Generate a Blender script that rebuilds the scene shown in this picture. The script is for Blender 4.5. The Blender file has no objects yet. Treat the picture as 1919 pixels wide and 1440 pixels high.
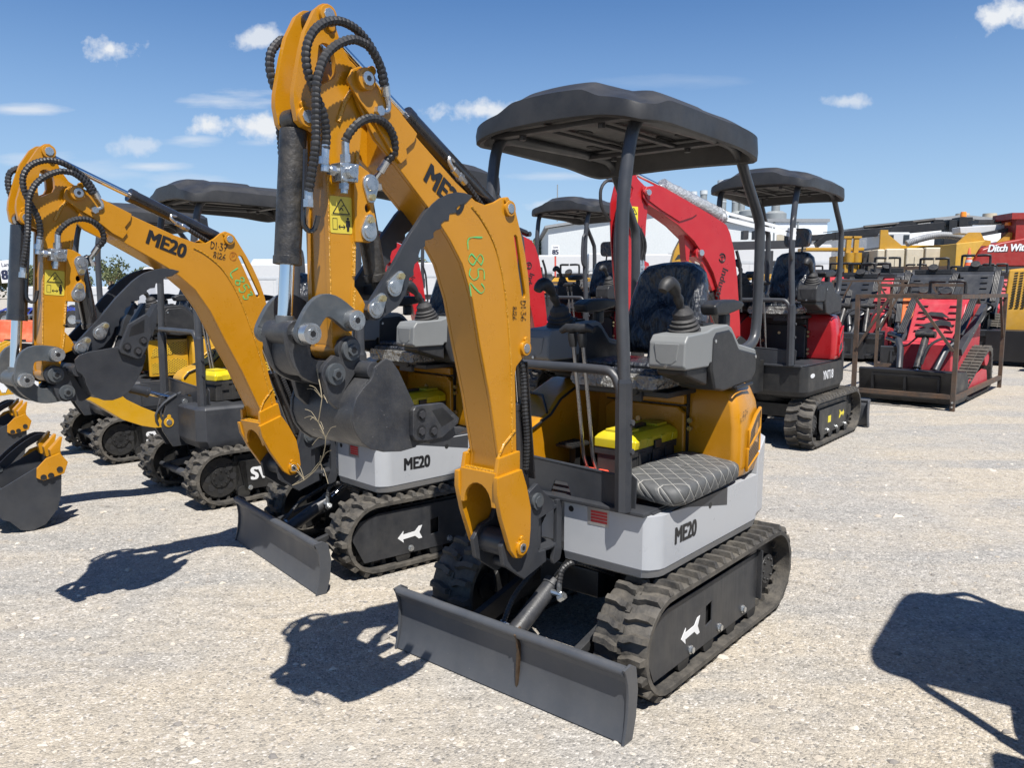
import bpy, bmesh, math, random
from mathutils import Vector, Matrix, noise
from mathutils.geometry import tessellate_polygon
R = math.radians
SC = bpy.context.scene
COL = SC.collection

# ------------------------------------------------------------------ camera
cam = bpy.data.cameras.new("camera")
cam.sensor_fit = 'HORIZONTAL'; cam.sensor_width = 36.0
cam.lens = 36.0 * 1480.0 / 1919.0
cam.clip_start = 0.05; cam.clip_end = 3000
co = bpy.data.objects.new("camera", cam); COL.objects.link(co)
co.location = (0, 0, 1.62); co.rotation_euler = (R(90 - 6.86), 0, 0)
SC.camera = co
SC.render.resolution_x = 1024; SC.render.resolution_y = 769
SC.view_settings.view_transform = 'Standard'
try: SC.view_settings.look = 'None'
except Exception: pass
SC.view_settings.exposure = 0.80; SC.view_settings.gamma = 1.0
SC.view_settings.use_curve_mapping = False

# ------------------------------------------------------------------ sun and sky
SUN = Vector((0.169, -0.531, 1.0)).normalized()
sl = bpy.data.lights.new("sun", 'SUN'); sl.energy = 5.0; sl.angle = R(0.53); sl.color = (1.0, 0.955, 0.89)
so = bpy.data.objects.new("sun", sl); COL.objects.link(so)
so.location = (3, -8, 15); so.rotation_euler = SUN.to_track_quat('Z', 'Y').to_euler()

W = bpy.data.worlds.new("World"); SC.world = W; W.use_nodes = True
nt = W.node_tree; nt.nodes.clear()
def wn(t, **k):
    n = nt.nodes.new(t)
    for a, b in k.items(): setattr(n, a, b)
    return n
def wl(a, b): nt.links.new(a, b)
def wmath(op, a, b=None, c=None, clamp=False):
    n = wn('ShaderNodeMath', operation=op, use_clamp=clamp)
    for i, v in enumerate((a, b, c)):
        if v is None: continue
        if isinstance(v, (int, float)): n.inputs[i].default_value = v
        else: wl(v, n.inputs[i])
    return n.outputs[0]
sky = wn('ShaderNodeTexSky', sky_type='NISHITA', sun_disc=False)
sky.sun_elevation = R(60.9); sky.sun_rotation = R(162.4); sky.altitude = 50
sky.air_density = 1.0; sky.dust_density = 0.15; sky.ozone_density = 2.2
tc = wn('ShaderNodeTexCoord'); sep = wn('ShaderNodeSeparateXYZ'); wl(tc.outputs['Generated'], sep.inputs[0])
yy = wmath('MAXIMUM', sep.outputs[1], 0.02)
u = wmath('DIVIDE', sep.outputs[0], yy); v = wmath('DIVIDE', sep.outputs[2], yy)
uv = wn('ShaderNodeCombineXYZ'); wl(u, uv.inputs[0]); wl(v, uv.inputs[1])
def wnoise(scale, det, sx=1.0, sy=1.0):
    m = wn('ShaderNodeMapping'); m.inputs['Scale'].default_value = (sx, sy, 1); wl(uv.outputs[0], m.inputs[0])
    n = wn('ShaderNodeTexNoise'); n.inputs['Scale'].default_value = scale; n.inputs['Detail'].default_value = det
    n.inputs['Roughness'].default_value = 0.6; wl(m.outputs[0], n.inputs[0]); return n.outputs[0]
n1 = wnoise(22, 7); n2 = wnoise(9, 6, 0.5, 2.6)
CLOUDS = [(205, 92, 62, 24, 1.0, 0), (405, 190, 110, 20, .8, 1), (470, 236, 85, 26, 1.0, 0), (485, 72, 60, 22, .8, 0), (360, 262, 60, 12, .55, 1),
          (905, 210, 125, 24, .9, 0), (1880, 28, 75, 28, 1.0, 0), (1583, 190, 45, 14, .65, 0), (35, 206, 110, 12, .7, 1), (60, 300, 110, 16, .55, 1),
          (275, 312, 70, 9, .6, 1), (265, 270, 55, 18, .5, 0), (160, 320, 110, 30, .32, 1), (1050, 330, 120, 9, .4, 1), (490, 268, 50, 8, .4, 1), (350, 350, 90, 24, .38, 1), (1020, 385, 50, 14, .45, 0), (1300,150,160,12,.12,1)]
acc = None
for (px, py, rx, ry, st, soft) in CLOUDS:
    t = R(6.86); f = 1480.0
    dx = (px - 959.5) / f; dy = (720 - py) / f
    yv = math.cos(t) + dy * math.sin(t); zv = -math.sin(t) + dy * math.cos(t)
    cu, cv = dx / yv, zv / yv
    a = wmath('DIVIDE', wmath('SUBTRACT', u, cu), rx / f * 1.05); b = wmath('DIVIDE', wmath('SUBTRACT', v, cv), ry / f * 1.05)
    d = wmath('SQRT', wmath('ADD', wmath('MULTIPLY', a, a), wmath('MULTIPLY', b, b)))
    nn = n2 if soft else n1
    e = wmath('SUBTRACT', wmath('ADD', 0.92, wmath('MULTIPLY', wmath('SUBTRACT', nn, 0.5), 3.6)), d)
    e = wmath('MULTIPLY', wmath('MULTIPLY', e, 1.1 if soft else 1.35, clamp=True), st)
    acc = e if acc is None else wmath('MAXIMUM', acc, e)
mask = wmath('MULTIPLY', acc, wmath('GREATER_THAN', sep.outputs[1], 0.05))
mx = wn('ShaderNodeMixRGB'); wl(mask, mx.inputs[0])
hs = wn('ShaderNodeHueSaturation'); hs.inputs['Saturation'].default_value = 1.25; hs.inputs['Value'].default_value = 1.0
wl(sky.outputs[0], hs.inputs['Color'])
hz = wn('ShaderNodeMixRGB'); wl(wmath('POWER', wmath('SUBTRACT', 1.0, wmath('MULTIPLY', wmath('ABSOLUTE', sep.outputs[2]), 2.6), clamp=True), 1.6), hz.inputs[0])
tn = wn('ShaderNodeMixRGB', blend_type='MULTIPLY'); tn.inputs[0].default_value = 1; tn.inputs[2].default_value = (1.0, .985, 1.09, 1); wl(hs.outputs[0], tn.inputs[1]); wl(tn.outputs[0], hz.inputs[1]); hz.inputs[2].default_value = (4.0, 5.8, 8.0, 1); wl(hz.outputs[0], mx.inputs[1]); mx.inputs[2].default_value = (7.6, 7.9, 8.3, 1)
bg = wn('ShaderNodeBackground'); bg.inputs['Strength'].default_value = 0.063; wl(mx.outputs[0], bg.inputs['Color'])
ow = wn('ShaderNodeOutputWorld'); wl(bg.outputs[0], ow.inputs[0])

# ------------------------------------------------------------------ materials
MATS = {}
def mat(name, col, rough=0.5, metal=0.0, var=0.06, vscale=6.0, bump=0.0, bscale=60.0, dirt=0.0, dcol=(0.30, 0.27, 0.22), dscale=5.0,
        coat=0.0, spec=0.5, bdist=.01, alpha=1.0, trans=0.0, wear=None, rvar=0.12, stretch=None, coatbump=0.0, fleck=None):
    m = bpy.data.materials.new(name); m.use_nodes = True; MATS[name] = m
    n = m.node_tree.nodes; l = m.node_tree.links; p = n['Principled BSDF']
    tcn = n.new('ShaderNodeTexCoord'); src = tcn.outputs['Object']
    if stretch:
        mp = n.new('ShaderNodeMapping'); mp.inputs['Scale'].default_value = stretch; l.new(src, mp.inputs[0]); srcs = mp.outputs[0]
    else: srcs = src
    nz = n.new('ShaderNodeTexNoise'); nz.inputs['Scale'].default_value = vscale; nz.inputs['Detail'].default_value = 6; nz.inputs['Roughness'].default_value = .65; l.new(srcs, nz.inputs[0])
    cr = n.new('ShaderNodeMapRange'); cr.inputs['From Min'].default_value = .3; cr.inputs['From Max'].default_value = .7
    cr.inputs['To Min'].default_value = 1 - var; cr.inputs['To Max'].default_value = 1 + var; l.new(nz.outputs[0], cr.inputs[0])
    mul = n.new('ShaderNodeMixRGB'); mul.blend_type = 'MULTIPLY'; mul.inputs[0].default_value = 1; mul.inputs[1].default_value = (*col, 1); l.new(cr.outputs[0], mul.inputs[2])
    out = mul.outputs[0]
    if wear:
        wcol, amt = wear
        nw = n.new('ShaderNodeTexNoise'); nw.inputs['Scale'].default_value = 38; nw.inputs['Detail'].default_value = 8; nw.inputs['Roughness'].default_value = .75; l.new(src, nw.inputs[0])
        rw = n.new('ShaderNodeMapRange'); rw.inputs['From Min'].default_value = .62 - amt; rw.inputs['From Max'].default_value = .70 - amt; l.new(nw.outputs[0], rw.inputs[0])
        mw = n.new('ShaderNodeMixRGB'); l.new(rw.outputs[0], mw.inputs[0]); l.new(out, mw.inputs[1]); mw.inputs[2].default_value = (*wcol, 1); out = mw.outputs[0]
    if fleck:
        fcol, fs, thr = fleck
        for sc, st_, th in ((fs, (1, 1, 1), thr), (26, (1, .12, 1.6), .665)):
            mq = n.new('ShaderNodeMapping'); mq.inputs['Scale'].default_value = st_; mq.inputs['Rotation'].default_value = (.3, .5, .2); l.new(src, mq.inputs[0])
            nf = n.new('ShaderNodeTexNoise'); nf.inputs['Scale'].default_value = sc; nf.inputs['Detail'].default_value = 2 if sc > 30 else 8; nf.inputs['Roughness'].default_value = .8; l.new(mq.outputs[0], nf.inputs[0])
            rf = n.new('ShaderNodeMapRange'); rf.inputs['From Min'].default_value = th; rf.inputs['From Max'].default_value = th + .06; rf.inputs['To Max'].default_value = .8; l.new(nf.outputs[0], rf.inputs[0])
            mf = n.new('ShaderNodeMixRGB'); l.new(rf.outputs[0], mf.inputs[0]); l.new(out, mf.inputs[1]); mf.inputs[2].default_value = (*fcol, 1); out = mf.outputs[0]
    if dirt > 0:
        nd = n.new('ShaderNodeTexNoise'); nd.inputs['Scale'].default_value = dscale; nd.inputs['Detail'].default_value = 9; nd.inputs['Roughness'].default_value = .72; l.new(src, nd.inputs[0])
        rd = n.new('ShaderNodeMapRange'); rd.inputs['From Min'].default_value = .40; rd.inputs['From Max'].default_value = .75; rd.inputs['To Max'].default_value = dirt; l.new(nd.outputs[0], rd.inputs[0])
        md = n.new('ShaderNodeMixRGB'); l.new(rd.outputs[0], md.inputs[0]); l.new(out, md.inputs[1]); md.inputs[2].default_value = (*dcol, 1); out = md.outputs[0]
    l.new(out, p.inputs['Base Color'])
    rr = n.new('ShaderNodeMapRange'); rr.inputs['From Min'].default_value = .3; rr.inputs['From Max'].default_value = .7
    rr.inputs['To Min'].default_value = max(.03, rough - rvar); rr.inputs['To Max'].default_value = min(1, rough + rvar); l.new(nz.outputs[0], rr.inputs[0]); l.new(rr.outputs[0], p.inputs['Roughness'])
    p.inputs['Metallic'].default_value = metal; p.inputs['Specular IOR Level'].default_value = spec
    p.inputs['Coat Weight'].default_value = coat; p.inputs['Coat Roughness'].default_value = .12
    if trans: p.inputs['Transmission Weight'].default_value = trans
    p.inputs['Alpha'].default_value = alpha
    if bump > 0:
        nb = n.new('ShaderNodeTexNoise'); nb.inputs['Scale'].default_value = bscale; nb.inputs['Detail'].default_value = 5; l.new(srcs, nb.inputs[0])
        bp = n.new('ShaderNodeBump'); bp.inputs['Strength'].default_value = bump; bp.inputs['Distance'].default_value = bdist; l.new(nb.outputs[0], bp.inputs['Height']); l.new(bp.outputs[0], p.inputs['Normal'])
        if coatbump: l.new(bp.outputs[0], p.inputs['Coat Normal'])
    return m

mat('amber_paint', (0.41, 0.178, 0.004), .32, var=.06, bump=.03, bscale=240, dirt=.08, dcol=(.33, .22, .07), dscale=6, coat=.22)
mat('amber_weld', (0.43, 0.205, 0.007), .30, var=.10, bump=.9, bscale=120, coat=.4)
mat('bright_yellow', (0.46, 0.245, 0.006), .36, var=.05, dirt=.12, dcol=(.5, .42, .25), coat=.2)
mat('red_paint', (0.36, 0.009, 0.013), .33, var=.05, dirt=.06, dcol=(.5, .2, .17), coat=.3)
mat('faded_red', (0.40, 0.022, 0.036), .45, var=.08, dirt=.25, dcol=(.5, .22, .2))
mat('charcoal_paint', (0.026, 0.0285, 0.034), .42, var=.12, vscale=5, bump=.04, bscale=200, dirt=.16, dcol=(.12, .115, .105), dscale=7, fleck=((.09, .09, .088), 170, .74))
mat('scuffed_charcoal', (0.023, 0.025, 0.030), .45, var=.2, vscale=9, bump=.10, bscale=120, dirt=.30, dcol=(.13, .12, .10), dscale=11, wear=((.17, .17, .165), -.03), fleck=((.20, .20, .195), 150, .70))
mat('blade_grey', (0.052, 0.057, 0.066), .46, var=.10, vscale=4, bump=.05, bscale=150, dirt=.22, dcol=(.15, .142, .13), dscale=4, stretch=(1, 1, .25), fleck=((.20, .19, .175), 130, .72))
mat('track_frame_black', (0.009, 0.0095, 0.0105), .45, var=.15, dirt=.22, dcol=(.09, .083, .07), dscale=9)
mat('guard_grey', (0.021, 0.0225, 0.026), .48, var=.14, vscale=14, stretch=(1, 1, .12), dirt=.26, dcol=(.11, .105, .095), dscale=8, bump=.04)
mat('white_paint', (0.345, 0.36, 0.38), .34, var=.025, dirt=.07, dcol=(.5, .47, .42), coat=.25, dscale=3)
mat('skirt_grey', (0.27, 0.265, 0.255), .40, var=.06, dirt=.15, dcol=(.3, .28, .25))
mat('black_plastic', (0.014, 0.0145, 0.016), .52, var=.14, vscale=20, bump=.10, bscale=420, dirt=.08, dcol=(.2, .19, .17))
mat('canopy_plastic', (0.017, 0.0175, 0.019), .50, var=.10, vscale=4, bump=.12, bscale=500, dirt=.24, dcol=(.12, .115, .108), dscale=3.2)
mat('console_grey', (0.17, 0.178, 0.178), .5, var=.04, bump=.08, bscale=500, dirt=.05)
mat('rubber', (0.036, 0.034, 0.031), .72, var=.22, vscale=16, bump=.25, bscale=90, dirt=.60, dcol=(.165, .145, .115), dscale=8)
mat('rubber_dark', (0.016, 0.016, 0.0175), .66, var=.2, vscale=14, bump=.2, bscale=90, dirt=.25, dcol=(.15, .14, .12))
mat('hose_black', (0.013, 0.0135, 0.015), .5, var=.2, vscale=30, dirt=.15, dcol=(.15, .14, .13), dscale=25)
mat('tube_grey', (0.034, 0.037, 0.043), .40, var=.08, dirt=.1, dcol=(.2, .19, .17))
mat('cylinder_black', (0.014, 0.014, 0.016), .26, var=.2, dirt=.10, dcol=(.14, .12, .09), dscale=18, coat=.5)
mat('cylinder_dirty', (0.013, 0.013, 0.014), .42, var=.3, dirt=.40, dcol=(.16, .14, .11), dscale=14, bump=.3, bscale=90)
mat('chrome', (0.80, 0.80, 0.80), .14, metal=1.0, var=.03, rvar=.06)
mat('zinc', (0.52, 0.54, 0.55), .30, metal=.9, var=.10, vscale=40, rvar=.1)
mat('brass_zinc', (0.62, 0.50, 0.26), .32, metal=.9, var=.1)
mat('link_steel', (0.075, 0.085, 0.094), .42, metal=.25, var=.12, vscale=12, dirt=.35, dcol=(.15, .13, .10), dscale=12, bump=.08, bscale=80)
mat('decal_black', (0.012, 0.012, 0.013), .45, var=.05)
mat('decal_white', (0.62, 0.63, 0.64), .5, var=.04, dirt=.08)
mat('decal_yellow', (0.62, 0.52, 0.03), .45, var=.05)
mat('sticker_gold', (0.52, 0.42, 0.05), .42, var=.06)
mat('marker_green', (0.085, 0.42, 0.13), .55, var=.1)
mat('marker_black', (0.02, 0.014, 0.010), .55)
mat('marker_brown', (0.30, 0.08, 0.006), .55)
mat('plate_red', (0.42, 0.03, 0.03), .4, var=.1)
mat('plate_alu', (0.42, 0.41, 0.40), .36, metal=.7, var=.08)
mat('vinyl_film', (0.012, 0.0145, 0.021), .55, var=.25, vscale=9, bump=1.0, bdist=.05, bscale=17, coat=.8, coatbump=1, stretch=(1.2, 1.6, .55))
mat('film_edge', (0.20, 0.195, 0.18), .22, var=.35, vscale=14, bump=1.0, bdist=.04, bscale=26, coat=.9, coatbump=1)
mat('toolbox_yellow', (0.50, 0.40, 0.004), .42, var=.05, dirt=.12, dcol=(.5, .46, .3))
mat('toolbox_black', (0.020, 0.020, 0.021), .6, var=.15, bump=.1, bscale=200, dirt=.10)
mat('lever_red', (0.66, 0.07, 0.035), .5)
mat('rusty_steel', (0.052, 0.040, 0.032), .62, var=.35, vscale=7, dirt=.45, dcol=(.20, .095, .035), dscale=6, bump=.15)
mat('dark_interior', (0.012, 0.012, 0.013), .8)
mat('cream_tank', (0.50, 0.45, 0.35), .55, var=.08, vscale=4, dirt=.25, dcol=(.45, .36, .2), dscale=3)
mat('drill_yellow', (0.50, 0.30, 0.04), .45, var=.06, dirt=.15)
mat('drill_red', (0.24, 0.014, 0.010), .42, var=.06, dirt=.1)
mat('cat_yellow', (0.40, 0.215, 0.015), .45, var=.08, dirt=.25, dcol=(.35, .26, .14))
mat('orange_paint', (0.52,0.11,0.01), .45, var=.06, dirt=.15)
mat('cone_orange', (0.80, 0.12, 0.035), .6, var=.06, dirt=.2)
mat('barrier_orange', (0.62, 0.085, 0.028), .62, var=.12, dirt=.35, dcol=(.5, .3, .2))
mat('amber_lens', (0.80, 0.24, 0.015), .25, var=.05, coat=.4)
mat('trailer_white', (0.47, 0.48, 0.49), .42, var=.03, dirt=.14, dcol=(.55, .52, .46), dscale=.7)
mat('trailer_grey', (0.42, 0.44, 0.46), .5, var=.06, dirt=.1, dscale=.8)
mat('trim_dark', (0.030, 0.030, 0.033), .5)
mat('fender_blue', (0.014, 0.04, 0.32), .35, var=.06, dirt=.08, coat=.3)
mat('roof_grey', (0.22, 0.23, 0.24), .6, var=.08)
mat('stack_grey', (0.27, 0.29, 0.29), .5, metal=.3, var=.1, dirt=.3, dcol=(.2, .19, .17), dscale=1.5)
mat('wood_post', (0.30, 0.22, 0.13), .8, var=.2)
mat('sign_red', (0.45, 0.07, 0.05), .6)
mat('dark_blue', (0.015, 0.02, 0.05), .5)
mat('glass_dark', (0.03, 0.035, 0.04), .12, coat=.4)
mat('strap_white', (0.58, 0.59, 0.60), .6, var=.05)
mat('steel_bar', (0.16, 0.165, 0.17), .5, metal=.5, var=.2, dirt=.3, dcol=(.17, .1, .06))
mat('rust_stain', (0.045, 0.026, 0.012), .5, var=.4, vscale=40)
mat('lever_steel', (0.32, 0.32, 0.32), .28, metal=.95, var=.2)
mat('straw', (0.24, 0.20, 0.13), .8, var=.2)

def mat_bubble():
    m = mat('bubble_wrap', (0.30, 0.31, 0.32), .22, var=.30, vscale=30, coat=.9)
    n = m.node_tree.nodes; l = m.node_tree.links; p = n['Principled BSDF']
    t = n.new('ShaderNodeTexCoord'); vo = n.new('ShaderNodeTexVoronoi'); vo.inputs['Scale'].default_value = 55; l.new(t.outputs['Object'], vo.inputs[0])
    b = n.new('ShaderNodeBump'); b.inputs['Strength'].default_value = .5; b.inputs['Distance'].default_value = .012; l.new(vo.outputs['Distance'], b.inputs['Height']); l.new(b.outputs[0], p.inputs['Normal'])
    p.inputs['Alpha'].default_value = .96
mat_bubble()

def mat_quilt():
    m = mat('quilted_grey', (0.070, 0.072, 0.072), .62, var=.12, vscale=30, bump=.1, bscale=300)
    n = m.node_tree.nodes; l = m.node_tree.links; p = n['Principled BSDF']
    t = n.new('ShaderNodeTexCoord'); sp = n.new('ShaderNodeSeparateXYZ'); l.new(t.outputs['Object'], sp.inputs[0])
    def M(op, a, b=None):
        q = n.new('ShaderNodeMath'); q.operation = op
        for i, v in enumerate((a, b)):
            if v is None: continue
            if isinstance(v, (int, float)): q.inputs[i].default_value = v
            else: l.new(v, q.inputs[i])
        return q.outputs[0]
    zz = M('MULTIPLY', sp.outputs[2], 1.0)
    a = M('ADD', M('ADD', sp.outputs[0], sp.outputs[1]), zz); b = M('SUBTRACT', M('SUBTRACT', sp.outputs[0], sp.outputs[1]), zz)
    k = 21.0
    da = M('ABSOLUTE', M('SUBTRACT', M('FRACT', M('MULTIPLY', a, k * .55)), .5)); db = M('ABSOLUTE', M('SUBTRACT', M('FRACT', M('MULTIPLY', b, k * .55)), .5))
    mn = M('MINIMUM', da, db); st = M('LESS_THAN', mn, .020)
    base = p.inputs['Base Color'].links[0].from_socket
    mx = n.new('ShaderNodeMixRGB'); l.new(st, mx.inputs[0]); l.new(base, mx.inputs[1]); mx.inputs[2].default_value = (.33, .32, .29, 1); l.new(mx.outputs[0], p.inputs['Base Color'])
    bp = n.new('ShaderNodeBump'); bp.inputs['Strength'].default_value = .8; bp.inputs['Distance'].default_value = .02; l.new(M('MINIMUM', mn, .18), bp.inputs['Height']); l.new(bp.outputs[0], p.inputs['Normal'])
mat_quilt()

def mat_mesh(name, wire, hole, k):
    m = mat(name, wire, .5, var=.1)
    n = m.node_tree.nodes; l = m.node_tree.links; p = n['Principled BSDF']
    t = n.new('ShaderNodeTexCoord'); sp = n.new('ShaderNodeSeparateXYZ'); l.new(t.outputs['Object'], sp.inputs[0])
    def M(op, a, b=None):
        q = n.new('ShaderNodeMath'); q.operation = op
        for i, v in enumerate((a, b)):
            if v is None: continue
            if isinstance(v, (int, float)): q.inputs[i].default_value = v
            else: l.new(v, q.inputs[i])
        return q.outputs[0]
    s = M('SUBTRACT', sp.outputs[0], M('MULTIPLY', sp.outputs[1], .6))
    a = M('ADD', M('MULTIPLY', s, 1.0), M('MULTIPLY', sp.outputs[2], 1.5)); b = M('SUBTRACT', M('MULTIPLY', s, 1.0), M('MULTIPLY', sp.outputs[2], 1.5))
    da = M('ABSOLUTE', M('SUBTRACT', M('FRACT', M('MULTIPLY', a, k)), .5)); db = M('ABSOLUTE', M('SUBTRACT', M('FRACT', M('MULTIPLY', b, k)), .5))
    ho = M('GREATER_THAN', M('MINIMUM', da, db), .16)
    base = p.inputs['Base Color'].links[0].from_socket
    mx = n.new('ShaderNodeMixRGB'); l.new(ho, mx.inputs[0]); l.new(base, mx.inputs[1]); mx.inputs[2].default_value = (*hole, 1); l.new(mx.outputs[0], p.inputs['Base Color'])
mat_mesh('grille_mesh', (0.13, 0.068, 0.018), (0.012, 0.007, 0.004), 38)
mat_mesh('grille_yellow', (0.66, 0.40, 0.02), (0.05, 0.035, 0.01), 30)

def mat_ribbed(name, col, k, axis=0, depth=.03, rough=.5, dirt=.1):
    m = mat(name, col, rough, var=.05, dirt=dirt, dscale=.4, dcol=tuple(c * .6 for c in col))
    n = m.node_tree.nodes; l = m.node_tree.links; p = n['Principled BSDF']
    t = n.new('ShaderNodeTexCoord'); wv = n.new('ShaderNodeTexWave'); wv.wave_profile = 'SAW'; wv.bands_direction = 'XYZ'[axis]; wv.inputs['Scale'].default_value = k
    l.new(t.outputs['Object'], wv.inputs[0])
    b = n.new('ShaderNodeBump'); b.inputs['Strength'].default_value = .6; b.inputs['Distance'].default_value = depth; l.new(wv.outputs['Fac'], b.inputs['Height']); l.new(b.outputs[0], p.inputs['Normal'])
mat_ribbed('shed_grey', (0.50, 0.53, 0.54), 1.1); mat_ribbed('shed_white', (0.74, 0.76, 0.77), .9); mat_ribbed('tan_panel', (0.42, 0.37, 0.28), 1.4)

def mat_ground():
    m = bpy.data.materials.new('gravel_ground'); m.use_nodes = True; MATS['gravel_ground'] = m
    n = m.node_tree.nodes; l = m.node_tree.links; p = n['Principled BSDF']
    t = n.new('ShaderNodeTexCoord'); src = t.outputs['Object']
    def nz(s, d=6, r=.6, sx=None):
        q = n.new('ShaderNodeTexNoise'); q.inputs['Scale'].default_value = s; q.inputs['Detail'].default_value = d; q.inputs['Roughness'].default_value = r
        if sx:
            mp = n.new('ShaderNodeMapping'); mp.inputs['Scale'].default_value = sx; mp.inputs['Rotation'].default_value = (0, 0, R(35)); l.new(src, mp.inputs[0]); l.new(mp.outputs[0], q.inputs[0])
        else: l.new(src, q.inputs[0])
        return q.outputs[0]
    def mr(s, a, b, c, d):
        q = n.new('ShaderNodeMapRange'); l.new(s, q.inputs[0])
        for i, v in enumerate((a, b, c, d)): q.inputs[1 + i].default_value = v
        return q.outputs[0]
    def mix(f, a, b, mode='MIX'):
        q = n.new('ShaderNodeMixRGB'); q.blend_type = mode
        for i, v in enumerate((f, a, b)):
            if hasattr(v, 'default_value'): l.new(v, q.inputs[i])
            elif isinstance(v, (int, float)): q.inputs[i].default_value = v
            else: q.inputs[i].default_value = (*v, 1)
        return q.outputs[0]
    v1 = n.new('ShaderNodeTexVoronoi'); v1.inputs['Scale'].default_value = 95; l.new(src, v1.inputs[0])
    v2 = n.new('ShaderNodeTexVoronoi'); v2.inputs['Scale'].default_value = 190; l.new(src, v2.inputs[0])
    sep1 = n.new('ShaderNodeSeparateColor'); l.new(v1.outputs['Color'], sep1.inputs[0]); sep2 = n.new('ShaderNodeSeparateColor'); l.new(v2.outputs['Color'], sep2.inputs[0])
    big = mr(nz(.55, 5, .62), .42, .60, 0, 1); tracks = mr(nz(1.3, 4, .55, (.28, 1.5, 1)), .50, .64, 0, 1)
    base = mix(big, (.380, .338, .274), (.318, .302, .274))
    base = mix(tracks, base, (.290, .280, .260))
    fine = mr(sep1.outputs[0], 0, 1, .78, 1.19); fine2 = mr(sep2.outputs[0], 0, 1, .80, 1.17)
    coarse = mr(nz(1.7, 5, .68), .44, .60, .35, 1.0)
    c = mix(coarse, base, mix(1, base, fine, 'MULTIPLY')); c = mix(1, c, fine2, 'MULTIPLY')
    c = mix(mr(nz(2.6, 6, .7), .56, .70, 0, .42), c, (.205, .197, .188)); c = mix(mr(nz(.9, 5, .6, (1, .35, 1)), .54, .66, 0, .55), c, (.385, .345, .285))
    c = mix(mr(sep1.outputs[1], .90, .93, 0, .75), c, (.50, .47, .43))
    c = mix(mr(sep1.outputs[2], .91, .94, 0, .55), c, (.12, .118, .115))
    c = mix(1, c, mr(nz(14, 6, .7), .3, .7, .82, 1.16), 'MULTIPLY')
    l.new(c, p.inputs['Base Color']); p.inputs['Roughness'].default_value = .93; p.inputs['Specular IOR Level'].default_value = .2
    def madd(a, ka, b, kb):
        q = n.new('ShaderNodeMath'); q.operation = 'MULTIPLY'; l.new(a, q.inputs[0]); q.inputs[1].default_value = ka
        w = n.new('ShaderNodeMath'); w.operation = 'MULTIPLY_ADD'; l.new(b, w.inputs[0]); w.inputs[1].default_value = kb; l.new(q.outputs[0], w.inputs[2]); return w.outputs[0]
    h = madd(v1.outputs['Distance'], -.55, v2.outputs['Distance'], -.30); h = madd(h, 1, nz(22, 6, .7), .9); h = madd(h, 1, nz(3.2, 4, .6), 2.6); h = madd(h, 1, nz(2.2, 5, .6, (.25, 2.4, 1)), 2.4)
    b = n.new('ShaderNodeBump'); b.inputs['Strength'].default_value = .62; b.inputs['Distance'].default_value = .02; l.new(h, b.inputs['Height']); l.new(b.outputs[0], p.inputs['Normal'])
mat_ground()

def mat_leaf(name, a, b):
    m = bpy.data.materials.new(name); m.use_nodes = True; MATS[name] = m
    n = m.node_tree.nodes; l = m.node_tree.links; p = n['Principled BSDF']
    g = n.new('ShaderNodeNewGeometry'); r = n.new('ShaderNodeMixRGB'); r.inputs[1].default_value = (*a, 1); r.inputs[2].default_value = (*b, 1)
    l.new(g.outputs['Random Per Island'], r.inputs[0]); l.new(r.outputs[0], p.inputs['Base Color']); p.inputs['Roughness'].default_value = .7
mat_leaf('leaf', (.035, .055, .018), (.11, .12, .045))
def mat_stone():
    m = bpy.data.materials.new('loose_stone'); m.use_nodes = True; MATS['loose_stone'] = m
    n = m.node_tree.nodes; l = m.node_tree.links; p = n['Principled BSDF']
    g = n.new('ShaderNodeNewGeometry'); cr = n.new('ShaderNodeValToRGB'); l.new(g.outputs['Random Per Island'], cr.inputs[0])
    e = cr.color_ramp.elements; e[0].color = (.16, .15, .14, 1); e[1].color = (.50, .46, .40, 1); e.new(.35).color = (.28, .25, .21, 1); e.new(.7).color = (.36, .32, .265, 1)
    l.new(cr.outputs[0], p.inputs['Base Color']); p.inputs['Roughness'].default_value = .9
mat_stone()

# ------------------------------------------------------------------ mesh builder
def Rz(a): return Matrix.Rotation(R(a), 4, 'Z')
def T(x, y=0, z=0): return Matrix.Translation((x, y, z))
def rotXZ(a, c):   # turn in the boom plane: positive lifts +x towards +z
    return T(c[0], 0, c[1]) @ Matrix.Rotation(-R(a), 4, 'Y') @ T(-c[0], 0, -c[1])

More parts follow.
